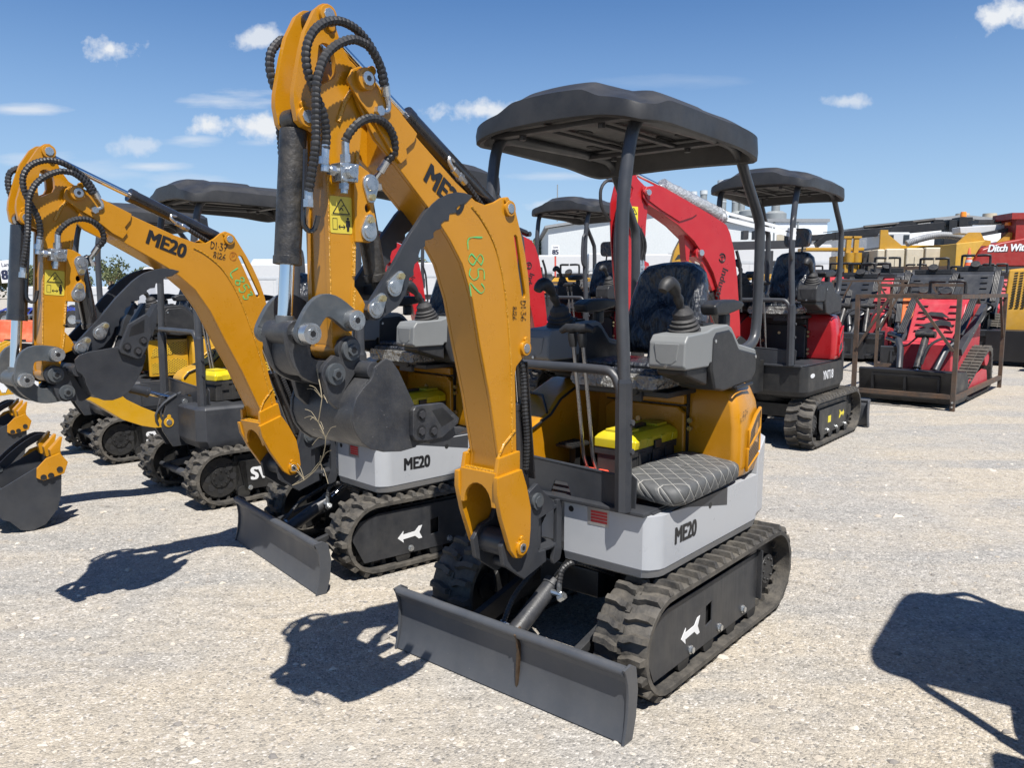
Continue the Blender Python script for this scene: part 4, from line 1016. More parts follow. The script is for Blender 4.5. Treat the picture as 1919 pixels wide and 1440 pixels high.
    def pins(mb):
        for c, y in (((1.022, 1.915), .086), ((.927, 1.393), .086), (FOOT, .123)): pin(mb, c, -y, y + .004)
        mb.cyl((KN[0], .10, KN[1]), (KN[0], .112, KN[1]), .021, seg=16)
    shared('bpins', pins, 'axle_pin', 'zinc', b, bevel=.002)
    sk = MB(); sk.cyl((KN[0], .1122, KN[1]), (KN[0], .1130, KN[1]), .009, seg=6); sk.cyl((FOOT[0], .1272, FOOT[1]), (FOOT[0], .128, FOOT[1]), .009, seg=6); build(sk, 'hex_socket', 'decal_black', b, split=True)
    d = Vector((1.203 - 1.484, 0, 1.925 - 2.104)).normalized()
    lettering('model_lettering', 'ME20', .094, d, Vector((d.z, 0, -d.x)), Vector((1.458, .0768, 1.978)), 'decal_black', b, bold=.045, xs=.95)
    if mark == 'L852':
        m = MB(); handwriting(m, 'L852', (-.06, 0, -1), (-1, 0, .05), (1.247, .0768, 1.80), .078, .0062, .68); build(m, 'chalk_mark', 'marker_green', b, smooth=0)
        m = MB(); handwriting(m, 'D1.36', (0, 0, -1), (-1, 0, 0), (.951, .0768, 1.575), .030, .0042, .62); handwriting(m, '8/26', (0, 0, -1), (-1, 0, 0), (1.000, .0768, 1.555), .022, .0036, .68); build(m, 'marker_note', 'marker_black', b, smooth=0)
    if mark == 'L853':
        m = MB(); q = Vector((-.30, 0, -.95)).normalized(); w = Vector((-.95, 0, .30)); handwriting(m, 'L853', q, w, (1.065, .0768, 1.745), .058, .0075, .78); build(m, 'chalk_mark', 'marker_green', b, smooth=0)
        q = Vector((-.92, 0, -.38)).normalized(); w = Vector((-.38, 0, .92)); m = MB(); handwriting(m, 'D1.37', q, w, (1.135, .0768, 1.890), .036, .0058, .62); handwriting(m, '8|26', q, w, (1.135, .0768, 1.842), .030, .0048, .68); build(m, 'marker_note', 'marker_black', b, smooth=0)
        m = MB(); handwriting(m, 'P', q, w, (1.040, .0768, 1.815), .036, .004); build(m, 'marker_ring', 'marker_brown', b, smooth=0)
    # stick
    def stk(mb):
        top = [(1.823, 2.431), (1.805, 2.435), (1.790, 2.425), (1.782, 2.406), (1.776, 2.37), (1.759, 2.33), (1.725, 2.289), (1.698, 2.275), (1.661, 2.251), (1.672, 2.19)]
        back = [(1.685, 2.139), (1.700, 2.044), (1.722, 1.794), (1.733, 1.633), (1.742, 1.529), (1.752, 1.45), (1.765, 1.415), (1.785, 1.405), (1.812, 1.42)]
        fr = [(1.822, 1.46), (1.824, 1.56), (1.824, 1.719), (1.824, 2.060), (1.850, 2.066), (1.874, 2.072), (1.905, 2.078), (1.922, 2.092), (1.931, 2.141), (1.929, 2.175), (1.904, 2.28), (1.886, 2.34), (1.849, 2.408)]
        hole = [(1.841, 2.312), (1.828, 2.322), (1.813, 2.324), (1.798, 2.318), (1.789, 2.305), (1.783, 2.28), (1.781, 2.25), (1.788, 2.232), (1.821, 2.212), (1.836, 2.203), (1.845, 2.207), (1.849, 2.225), (1.849, 2.260)]
        for sg in (1, -1): mb.prism(top + back + fr, *sorted((sg * .036, sg * .055)), holes=[hole])
        mb.prism([(1.690, 2.13), (1.700, 2.044), (1.722, 1.794), (1.742, 1.529), (1.760, 1.43), (1.80, 1.415), (1.818, 1.46), (1.818, 2.055), (1.83, 2.16), (1.76, 2.21), (1.68, 2.20)], -.0365, .0365)
        mb.cyl((PA[0], -.06, PA[1]), (PA[0], .06, PA[1]), .036, seg=18)
    s = shared(('stick', paint), stk, 'stick', paint, root, Ms, bevel=.003, smooth=32)
    def sweld(mb):
        mb.tube([(1.712, .055, 2.03), (1.728, .055, 1.80), (1.736, .055, 1.66)], .007, 6); mb.tube([(1.735, .056, 1.62), (1.742, .056, 1.54)], .006, 6); mb.tube([(1.70, .0555, 2.245), (1.755, .0555, 2.17), (1.78, .0555, 2.11)], .0085, 6)
        mb.tube([(1.822, .055, 2.03), (1.822, .055, 1.70), (1.822, .055, 1.47)], .0025, 5)
    shared(('sweld', paint), sweld, 'weld_bead', 'amber_weld', s)
    def tb(mb):
        o = [(1.735, 1.995), (1.705, 1.99), (1.677, 1.976), (1.655, 1.95), (1.649, 1.925), (1.656, 1.895), (1.660, 1.865), (1.652, 1.835), (1.652, 1.795), (1.660, 1.772), (1.680, 1.762), (1.735, 1.762)]
        hole = [(1.684 + .011 * math.cos(R(t)), 1.866 + .014 * math.sin(R(t))) for t in range(0, 360, 36)]
        for sg in (1, -1):
            mb.prism(o, *sorted((sg * .050, sg * .068)), holes=[hole]); mb.prism([(1.745, 1.64), (1.722, 1.615), (1.700, 1.585), (1.690, 1.565), (1.70, 1.545), (1.730, 1.530), (1.752, 1.530)], *sorted((sg * .045, sg * .058)))
    shared(('tbr', paint), tb, 'thumb_bracket', paint, s, bevel=.003)
    def sboss(mb):
        for c, a in (((1.81, 2.401), 250), ((1.894, 2.105), 75)): pinboss(mb, c, .054, .067, .029, a)
    shared(('sboss', paint), sboss, 'pin_boss', paint, s, bevel=.003)
    def spin(mb):
        pin(mb, (1.81, 2.401), -.06, .071); pin(mb, (1.894, 2.105), -.06, .071)
        teardrop(mb, (1.675, 1.939), (1.674, 1.899), .0682, .0755); teardrop(mb, (1.685, 1.795), (1.680, 1.831), .0682, .0755)
        for c in ((1.675, 1.939), (1.685, 1.795)): mb.cyl((c[0], .0755, c[1]), (c[0], .081, c[1]), .021, seg=18)
    shared('spin', spin, 'keeper_plate', 'zinc', s, bevel=.0015)
    def sbolt(mb):
        for c in ((1.674, 1.899), (1.680, 1.831)): mb.cyl((c[0], .0755, c[1]), (c[0], .085, c[1]), .0105, seg=6)
    shared('sbolt', sbolt, 'keeper_bolt', 'brass_zinc', s, smooth=25)
    # warning sticker
    m = MB(); m.prism(rrect(1.737, 1.818, 1.786, 1.894, .005), .0551, .0563); so_ = build(m, 'warning_sticker', 'sticker_gold', s, smooth=0)
    m = MB()
    def line(a, b, w=.0022): m.obox((a[0], .0566, a[1]), (b[0], .0566, b[1]), .0006, w, (a[1] - b[1], 0, b[0] - a[0]))
    tri = [(1.808, 1.843), (1.746, 1.843), (1.777, 1.886)]
    for i in range(3): line(tri[i], tri[(i + 1) % 3], .003)
    line((1.813, 1.839), (1.742, 1.839), .0012); bx = [(1.809, 1.797), (1.793, 1.797), (1.793, 1.829), (1.809, 1.829)]
    for i in range(4): line(bx[i], bx[(i + 1) % 4], .0014)
    line((1.788, 1.805), (1.764, 1.805), .003); line((1.788, 1.805), (1.782, 1.811), .002); line((1.788, 1.805), (1.782, 1.799), .002); line((1.764, 1.805), (1.770, 1.811), .002); line((1.764, 1.805), (1.770, 1.799), .002)
    m.cyl((1.753, .0563, 1.830), (1.753, .0569, 1.830), .0042, seg=10); m.prism([(1.760, 1.825), (1.746, 1.825), (1.745, 1.806), (1.748, 1.806), (1.749, 1.792), (1.7525, 1.792), (1.753, 1.80), (1.7535, 1.792), (1.757, 1.792), (1.758, 1.806), (1.761, 1.806)], .0563, .0569)
    line((1.784, 1.853), (1.776, 1.862), .004); line((1.776, 1.862), (1.770, 1.853), .003); line((1.775, 1.866), (1.767, 1.869), .003)
    build(m, 'sticker_print', 'decal_black', s, smooth=0)
    # hydraulic valve block and its fittings
    def vb(mb):
        mb.prism([(1.814, 1.985), (1.745, 1.987), (1.750, 1.933), (1.811, 1.933)], .060, .105); mb.cyl((1.778, .105, 1.960), (1.778, .122, 1.960), .018, seg=14)
        for a, b_ in ((1.807, 1.978), (1.754, 1.979), (1.806, 1.94), (1.757, 1.94)): mb.cyl((a, .105, b_), (a, .109, b_), .006, seg=8)
    v = shared('vblock', vb, 'valve_block', 'zinc', s, bevel=.002)
    def vf(mb):
        mb.cyl((1.779, .085, 1.985), (1.779, .085, 2.05), .0125, seg=10); mb.cyl((1.779, .085, 1.99), (1.779, .085, 2.012), .017, seg=6)
        mb.cyl((1.812, .085, 1.962), (1.858, .085, 1.965), .010, seg=8); mb.cyl((1.822, .085, 1.962), (1.838, .085, 1.963), .016, seg=6); mb.cyl((1.856, .085, 1.955), (1.850, .085, 2.03), .0125, seg=10); mb.cyl((1.857, .085, 1.975), (1.855, .085, 1.996), .016, seg=6)
        mb.cyl((1.786, .085, 1.935), (1.788, .085, 1.90), .011, seg=8); mb.cyl((1.786, .085, 1.928), (1.787, .085, 1.912), .016, seg=6)
        mb.cyl((1.912, .085, 1.90), (1.914, .085, 1.855), .0125, seg=10); mb.cyl((1.913, .085, 1.872), (1.914, .085, 1.850), .0155, seg=6)
    shared('vfit', vf, 'hose_fitting', 'zinc', v, smooth=25)
    # hoses run from stick to boom: each control point follows one of the two (w = 0 stick, 1 boom)
    def hz(name, pts, ws, r=.0135, mt='hose_black', ridged=True):
        m = MB(); hose(m, [(Ms @ Vector(p)).lerp(Mb @ Vector(p), w) for p, w in zip(pts, ws)], r, ridged); return build(m, name, mt, root)
    hA = [(1.85, .085, 2.02), (1.85, .09, 2.061), (1.867, .10, 2.115), (1.898, .105, 2.166), (1.923, .11, 2.221), (1.927, .115, 2.274), (1.905, .118, 2.322), (1.864, .118, 2.356), (1.812, .115, 2.373), (1.759, .112, 2.369), (1.716, .108, 2.35), (1.678, .102, 2.321), (1.644, .098, 2.277), (1.628, .095, 2.229)]
    hz('hydraulic_hose', hA, [0, 0, 0, 0, .05, .1, .2, .35, .5, .65, .8, .9, 1, 1])
    hB = [(1.915, .09, 1.895), (1.911, .12, 2.009), (1.91, .125, 2.089), (1.911, .13, 2.161), (1.904, .135, 2.209), (1.882, .135, 2.257), (1.84, .135, 2.298), (1.787, .135, 2.325), (1.744, .13, 2.328), (1.712, .128, 2.319), (1.673, .122, 2.281), (1.651, .115, 2.225)]
    hz('hydraulic_hose', hB, [0, 0, 0, 0, .05, .15, .3, .5, .7, .85, 1, 1])
    hC = [(1.66, -.075, 2.28), (1.74, -.09, 2.36), (1.85, -.09, 2.351), (1.886, -.075, 2.334), (1.915, -.07, 2.299), (1.921, -.07, 2.256), (1.911, -.07, 2.213), (1.892, -.07, 2.179), (1.888, -.07, 2.138), (1.893, -.07, 2.095), (1.89, -.07, 2.054), (1.888, -.07, 2.011), (1.88, -.07, 1.93)]
    hz('hydraulic_hose', hC, [1, .7, .4, .2, 0, 0, 0, 0, 0, 0, 0, 0, 0])
    hD = [(1.779, .085, 2.05), (1.768, .095, 2.077), (1.734, .105, 2.112), (1.683, .105, 2.129), (1.631, .10, 2.119), (1.595, .09, 2.089), (1.584, .08, 2.046), (1.597, .06, 2.018)]
    hz('hydraulic_hose', hD, [0] * 8)
    def fits(mb):
        mb.tube([(1.628, .095, 2.235), (1.621, .092, 2.205)], .0135, 10); mb.tube(smooth_path([(1.621, .092, 2.206), (1.612, .090, 2.178), (1.618, .088, 2.162), (1.645, .086, 2.158)], .008), .0085, 8); mb.cyl((1.652, .076, 2.157), (1.652, .102, 2.157), .016, seg=6)
    shared('bfit', fits, 'hose_fitting', 'zinc', b, smooth=30)
    def fitD(mb):
        mb.cyl((1.598, .06, 2.018), (1.612, .045, 1.985), .0135, seg=10); mb.tube(smooth_path([(1.612, .045, 1.985), (1.622, .035, 1.965), (1.612, .03, 1.945)], .008), .0085, 8); mb.cyl((1.612, .03, 1.95), (1.606, .028, 1.932), .015, seg=6)
    shared('fitD', fitD, 'hose_fitting', 'zinc', s, smooth=30)
    # thumb: two serrated plates, keeper plates and its cylinder
    ser = [(1.219, 1.944), (1.254, 1.916), (1.285, 1.907), (1.306, 1.894), (1.303, 1.879), (1.335, 1.874), (1.339, 1.852), (1.362, 1.848), (1.378, 1.837), (1.376, 1.822), (1.400, 1.815), (1.413, 1.806), (1.412, 1.790), (1.427, 1.783), (1.451, 1.779), (1.452, 1.760), (1.474, 1.748), (1.482, 1.730), (1.480, 1.714), (1.500, 1.70), (1.506, 1.681), (1.504, 1.664), (1.524, 1.655), (1.530, 1.63), (1.542, 1.605)]
    low = [(1.574, 1.564), (1.62, 1.540), (1.664, 1.523), (1.694, 1.528), (1.706, 1.556), (1.69, 1.58)]
    up = [(1.594, 1.694), (1.523, 1.790), (1.45, 1.872), (1.415, 1.902), (1.388, 1.920), (1.340, 1.940), (1.298, 1.950), (1.255, 1.950)]
    def th(mb):
        for sg in (1, -1): mb.prism(ser + low + up, *sorted((sg * .060, sg * .078)))
        mb.cyl((1.673, -.06, 1.559), (1.673, .06, 1.559), .026, seg=14); mb.box(1.55, 1.60, -.06, .06, 1.60, 1.63)
    t = shared('thumb', th, 'thumb', 'charcoal_paint', root, Ms, bevel=.0025, smooth=30)
    def tk(mb):
        teardrop(mb, (1.595, 1.626), (1.569, 1.661), .0782, .086); teardrop(mb, (1.673, 1.559), (1.648, 1.591), .0782, .086)
        for c in ((1.595, 1.626), (1.673, 1.559)): mb.cyl((c[0], .086, c[1]), (c[0], .091, c[1]), .021, seg=18)
    shared('tk', tk, 'keeper_plate', 'zinc', t, bevel=.0015)
    def tkb(mb):
        for c in ((1.569, 1.661), (1.648, 1.591)): mb.cyl((c[0], .086, c[1]), (c[0], .096, c[1]), .0105, seg=6)
    shared('tkb', tkb, 'keeper_bolt', 'brass_zinc', t, smooth=25)
    def tc(mb):
        mb.cyl((1.655, 0, 1.93), (1.60, 0, 1.66), .034, seg=18); mb.cyl((1.602, 0, 1.67), (1.597, 0, 1.645), .038, seg=18); mb.cyl((1.675, -.048, 1.935), (1.675, .048, 1.935), .033, seg=16); mb.cyl((1.60, 0, 1.66), (1.593, 0, 1.62), .018, seg=12); mb.cyl((1.625, .0, 1.955), (1.61, .0, 1.965), .022, seg=10)
    shared('tcyl', tc, 'thumb_cylinder', 'cylinder_dirty' if dirty else 'cylinder_black', root, Ms, bevel=.003)
    # bucket
    def bk(mb):
        side = [(1.721, 1.400), (1.700, 1.410), (1.676, 1.400), (1.649, 1.368), (1.586, 1.255), (1.571, 1.150), (1.581, 1.116), (1.645, 1.112), (1.718, 1.122), (1.765, 1.138), (1.798, 1.162), (1.823, 1.195), (1.834, 1.232), (1.831, 1.27), (1.817, 1.302), (1.791, 1.328), (1.765, 1.345), (1.753, 1.36), (1.745, 1.385)]
        for sg in (1, -1): mb.prism(side, *sorted((sg * .146, sg * .158)))
        sh = [(1.760, 1.352), (1.787, 1.331), (1.813, 1.304), (1.827, 1.270), (1.830, 1.232), (1.819, 1.197), (1.795, 1.166), (1.763, 1.142), (1.718, 1.126), (1.645, 1.116), (1.565, 1.119), (1.450, 1.127)]
        inn = [(1.750, 1.340), (1.777, 1.320), (1.801, 1.296), (1.814, 1.266), (1.816, 1.234), (1.807, 1.204), (1.786, 1.177), (1.757, 1.154), (1.715, 1.139), (1.645, 1.130), (1.565, 1.137), (1.450, 1.139)]
        mb.prism(sh + inn[::-1], -.1465, .1465)
        mb.cyl((1.738, -.147, 1.374), (1.738, .147, 1.374), .028, seg=20)
        ear = arc(PA, .043, -30, 150, 8) + [(1.742, 1.405), (1.765, 1.36), (1.80, 1.32), (1.83, 1.26), (1.862, 1.29)] + [(1.870, 1.32)] + arc(PB, .043, -40, 60, 5) + [(1.838, 1.425)]
        for sg in (1, -1): mb.prism(ear, *sorted((sg * .066, sg * .086)))
    k = shared('bucket', bk, 'bucket', steel, root, Mk, bevel=.003, smooth=34)
    def bpin(mb):
        for c in (PA, PB): mb.cyl((c[0], .086, c[1]), (c[0], .100, c[1]), .033, seg=22); mb.cyl((c[0], .100, c[1]), (c[0], .108, c[1]), .019, seg=6); mb.cyl((c[0], -.11, c[1]), (c[0], .0, c[1]), .022, seg=14)
    shared('bkpin', bpin, 'axle_pin', 'link_steel', k, bevel=.002)
    hx = MB()
    for c in (PA, PB): hx.cyl((c[0], .1082, c[1]), (c[0], .1090, c[1]), .010, seg=6)
    build(hx, 'hex_socket', 'decal_black', k, split=True)
    def cut(mb):
        o = [(1.610, 1.240), (1.597, 1.252), (1.573, 1.253), (1.475, 1.250), (1.400, 1.190), (1.407, 1.172), (1.480, 1.135), (1.545, 1.134), (1.600, 1.142), (1.612, 1.160)]
        for sg in (1, -1):
            mb.prism(o, *sorted((sg * .1582, sg * .178)))
    c = shared('cutter', cut, 'side_cutter', steel, k, bevel=.004)
    def cutp(mb):
        mb.prism([(1.530, 1.232), (1.480, 1.236), (1.425, 1.190), (1.485, 1.170)], .1745, .1782)
        for q in ((1.575, 1.224), (1.577, 1.170), (1.523, 1.163)): mb.cyl((q[0], .1755, q[1]), (q[0], .1788, q[1]), .021, seg=18)
    shared('cutp', cutp, 'cutter_recess', 'decal_black' if not dirty else 'track_frame_black', k, bevel=.001)
    def cb(mb):
        for q in ((1.575, 1.224), (1.577, 1.170), (1.523, 1.163)):
            mb.cyl((q[0], .1788, q[1]), (q[0], .1858, q[1]), .0125, seg=6); mb.cyl((q[0], -.178, q[1]), (q[0], -.188, q[1]), .0125, seg=6)
    shared('cb', cb, 'cutter_bolt', 'trim_dark', k, smooth=25)
    for y in (-.115, 0, .115):
        def tooth(mb, y=y):
            mb.loft([[(1.505, y - .028, 1.112), (1.505, y + .028, 1.112), (1.505, y + .028, 1.152), (1.505, y - .028, 1.152)], [(1.425, y - .03, 1.112), (1.425, y + .03, 1.112), (1.425, y + .03, 1.160), (1.425, y - .03, 1.160)], [(1.330, y - .022, 1.135), (1.330, y + .022, 1.135), (1.330, y + .022, 1.143), (1.330, y - .022, 1.143)]])
        shared(('tooth', y), tooth, 'bucket_tooth', steel, k, bevel=.003)
    # links; pins P (rod end), Q (on the stick), B (on the bucket)
    P = P2 or PP; q_ = rotXZ(beta, PA) @ Vector((PB[0], 0, PB[1])); B = (q_.x, q_.z)
    def band(a, b, bulge, wa, wm, wb, n=12):
        a, b = Vector(a), Vector(b); d = b - a; nn = Vector((-d.y, d.x)).normalized(); L = []; Rr = []
        for i in range(n + 1):
            t_ = i / n; c_ = a.lerp(b, t_) + nn * (bulge * math.sin(math.pi * t_)); w_ = (wa * (1 - t_) + wb * t_) + (wm - (wa + wb) / 2) * math.sin(math.pi * t_)
            c2 = a.lerp(b, min(1, t_ + .02)) + nn * (bulge * math.sin(math.pi * min(1, t_ + .02))); c1 = a.lerp(b, max(0, t_ - .02)) + nn * (bulge * math.sin(math.pi * max(0, t_ - .02))); tt = (c2 - c1).normalized(); m_ = Vector((-tt.y, tt.x))
            L.append(c_ + m_ * w_); Rr.append(c_ - m_ * w_)
        ea = [a - (b - a).normalized() * 0 + Vector((math.cos(x_), math.sin(x_))) * wa for x_ in []]
        return [tuple(p) for p in L + Rr[::-1]]
    m = MB()
    for sg in (1, -1):
        ar = band(P, PQ, -.062 if True else 0, .034, .034, .034); y0, y1 = sorted((sg * .088, sg * .108)); m.prism(ar, y0, y1)
        for c_ in (P, PQ): m.cyl((c_[0], y0 + .0015, c_[1]), (c_[0], y1 - .0015, c_[1]), .034, seg=22)
    ul = build(m, 'bucket_link', 'link_steel', root, Ms, bevel=.003)
    m = MB()
    for c_ in (P, PQ): m.cyl((c_[0], .108, c_[1]), (c_[0], .138, c_[1]), .030, seg=22); m.cyl((c_[0], .138, c_[1]), (c_[0], .1395, c_[1]), .016, seg=16); m.cyl((c_[0], -.12, c_[1]), (c_[0], .10, c_[1]), .02, seg=12)
    build(m, 'link_pin', 'zinc', ul, bevel=.003)
    m = MB()
    for c_ in (P, PQ): m.cyl((c_[0], .1396, c_[1]), (c_[0], .1402, c_[1]), .010, seg=6)
    build(m, 'hex_socket', 'decal_black', ul, split=True)
    m = MB(); ar = band(P, B, .044, .036, .032, .038)
    for sg in (1, -1): m.prism(ar, *sorted((sg * .045, sg * .064)))
    ab = band(P, B, .056, .01, .014, .01); m.prism(ab, -.0445, .0445)
    for c_ in (P, B): m.cyl((c_[0], -.064, c_[1]), (c_[0], .064, c_[1]), .036, seg=18)
    build(m, 'bucket_link', 'scuffed_charcoal' if dirty else 'link_steel', root, Ms, bevel=.003)
    # cylinders
    a, b2 = V3(Msw, (.862, .775)), V3(Mb, (.927, 1.393)); lc = cylinder(root, 'lift_cylinder', a, b2, .042, .022, .62)
    dd = (b2 - a); side = Msw.to_3x3() @ Vector((0, 1, 0)); bk_ = dd.cross(side).normalized()
    m = MB(); hose(m, [a + dd * .95 - bk_ * .02 + side * .055, a + dd * .85 - bk_ * .0 + side * .058, a + dd * .6 - bk_ * .005 + side * .06, a + dd * .4 + side * .055, a + dd * .2 + side * .04], .014); build(m, 'hydraulic_hose', 'hose_black', lc)
    m = MB(); m.obox(a + dd * .12 + bk_ * .045, a + dd * .90 + bk_ * .045, .10, .008, bk_); build(m, 'cylinder_guard', 'cylinder_black', lc, bevel=.003)
    a, b2 = V3(Mb, (1.022, 1.915)), V3(Ms, (1.81, 2.401)); sc = cylinder(root, 'stick_cylinder', a, b2, .0315, .0135, .55, eye=.026)
    dd = b2 - a; nn = dd.normalized(); side = Msw.to_3x3() @ Vector((0, 1, 0)); dn = nn.cross(side).normalized()
    if dn.z > 0: dn = -dn
    m = MB(); m.tube(smooth_path([a + dd * .30 + side * .024 + dn * .0, a + dd * .335 + side * .036 + dn * .012, a + dd * .325 + side * .04 + dn * .028, a + dd * .29 + side * .038 + dn * .034], .01), .0075, 8); m.cyl(a + dd * .30 + side * .038 + dn * .034, a + dd * .22 + side * .036 + dn * .036, .0125, seg=8); m.cyl(a + dd * .265 + side * .037 + dn * .035, a + dd * .245 + side * .037 + dn * .035, .016, seg=6)
    build(m, 'hose_fitting', 'zinc', sc, smooth=30)
    m = MB(); hose(m, [a + dd * .22 + side * .036 + dn * .036, a + dd * .12 + side * .03 + dn * .045, a + dd * .03 + side * .02 + dn * .055, a - dd * .03 + side * .01 + dn * .09], .013); build(m, 'hydraulic_hose', 'hose_black', sc)
    a, b2 = V3(Ms, (1.894, 2.105)), V3(Ms, P); bc = cylinder(root, 'bucket_cylinder', a, b2, .0385, .0215, .66 if P2 is None else .62, barrel='cylinder_dirty' if dirty else 'cylinder_black', eye=.03)
    dd = b2 - a; nn = dd.normalized(); ou = nn.cross(side).normalized()
    if (Ms.to_3x3().inverted() @ ou).x > 0: ou = -ou
    m = MB(); m.tube(smooth_path([a + dd * .14 + side * .040 + ou * .015, a + dd * .3 + side * .044 + ou * .016, a + dd * .46 + side * .044 + ou * .016, a + dd * .50 + side * .046 + ou * .022, a + dd * .515 + side * .050 + ou * .036, a + dd * .50 + side * .055 + ou * .050, a + dd * .44 + side * .065 + ou * .052], .015), .008, 8); build(m, 'steel_pipe', 'cylinder_black', bc)
    if mark == 'L852':
        m = MB(); m.tube([(.9825, .10, .292), (1.0155, .101, .268), (1.0035, .102, .245), (1.0015, .101, .21)], [.006, .007, .006, .005], 6); m.prism([(.107, .24), (.098, .24), (.094, .17), (.091, .12), (.089, .055), (.095, .045), (.101, .055), (.102, .12), (.106, .17)], .9855, .9995, 'x'); build(m, 'drip_stain', 'rust_stain', root, smooth=0)
    return b, s, k

ME = dict(key='me', under='me', paint='amber_paint', hood='amber_paint', body='white_paint', skirt='skirt_grey', guard='guard_grey', console='console_grey', grille='grille_mesh')
def me20(label, loc, heading, under=0, dirty=False, mark=None, **arm):
    r = thing('mini_excavator', label, 'excavator', (*loc, 0), heading, 'amber mini excavators parked in a row')
    undercarriage(r, ME, Rz(under)); house(r, ME); me_arm(r, ME, mark=mark, dirty=dirty, **arm)
    if mark == 'L852':
        m = MB(); handwriting(m, '8/26', (-1, 0, .25), (-.1, 0, 1), (-.13, .5075, 1.03), .028, .004, .66); build(m, 'marker_note', 'marker_black', r, smooth=0)
    return r
# ------------------------------------------------------------------ loose things lying on the machines
def tool_box(label, M):
    r = thing('tool_box', label, 'tool box', group='yellow lidded tool boxes'); r.matrix_world = M
    def body(mb):
        mb.prism(rrect(-.20, .20, -.095, .095, .012, 2), 0, .155, 'z')
        for x in (-.15, -.05, .05, .15): mb.box(x - .008, x + .008, -.099, .099, .0, .12)
        mb.box(-.207, .207, -.102, .102, .125, .158)
        for x in (-.12, 0, .12): mb.box(x - .03, x + .03, .10, .106, .08, .14)
    shared('tbbody', body, 'box_body', 'toolbox_black', r, bevel=.004)
    def lid(mb):
        L = []
        for z, d in ((.158, 0), (.198, .0), (.214, .012), (.228, .03)): L.append([(x, y, z) for x, y in rrect(-.21 + d, .21 - d, -.106 + d, .106 - d, .012, 2)])
        mb.loft(L)
        for x in (-.17, -.06, .06, .17): mb.loft([[(x - .03, .108, .160), (x + .03, .108, .160), (x + .03, .095, .160), (x - .03, .095, .160)], [(x - .022, .112, .195), (x + .022, .112, .195), (x + .022, .09, .212), (x - .022, .09, .212)]])
        for sg in (1, -1): mb.box(sg * .13 - .05, sg * .13 + .05, -.06, .06, .224, .240)
    l = shared('tblid', lid, 'box_lid', 'toolbox_yellow', r, bevel=.004, split=False)
    def han(mb): mb.box(-.06, .06, -.016, .016, .226, .246); mb.box(-.03, .03, .106, .118, .145, .185)
    shared('tbhan', han, 'lid_handle', 'decal_black', l, bevel=.004)
    return r
def cushion(label, M, sx=1, sy=1):
    def fn(mb):
        nx, ny = 18, 14; L = []
        for k, (d, z) in enumerate(((.03, .0), (.0, .018), (.0, .045), (.02, .062), (.08, .074), (.25, .082), (.55, .086), (.95, .088))):
            L.append([(x * (1 - d) * sx, y * (1 - d) * sy, z + .006 * math.sin(9 * x + 4 * y)) for x, y in rrect(-.25, .25, -.155, .155, .06, 5)])
        mb.loft(L)
    m = MB(); fn(m); o = build(m, 'quilted_cushion', 'quilted_grey', smooth=70); o.matrix_world = M
    return tag(o, label, 'cushion')
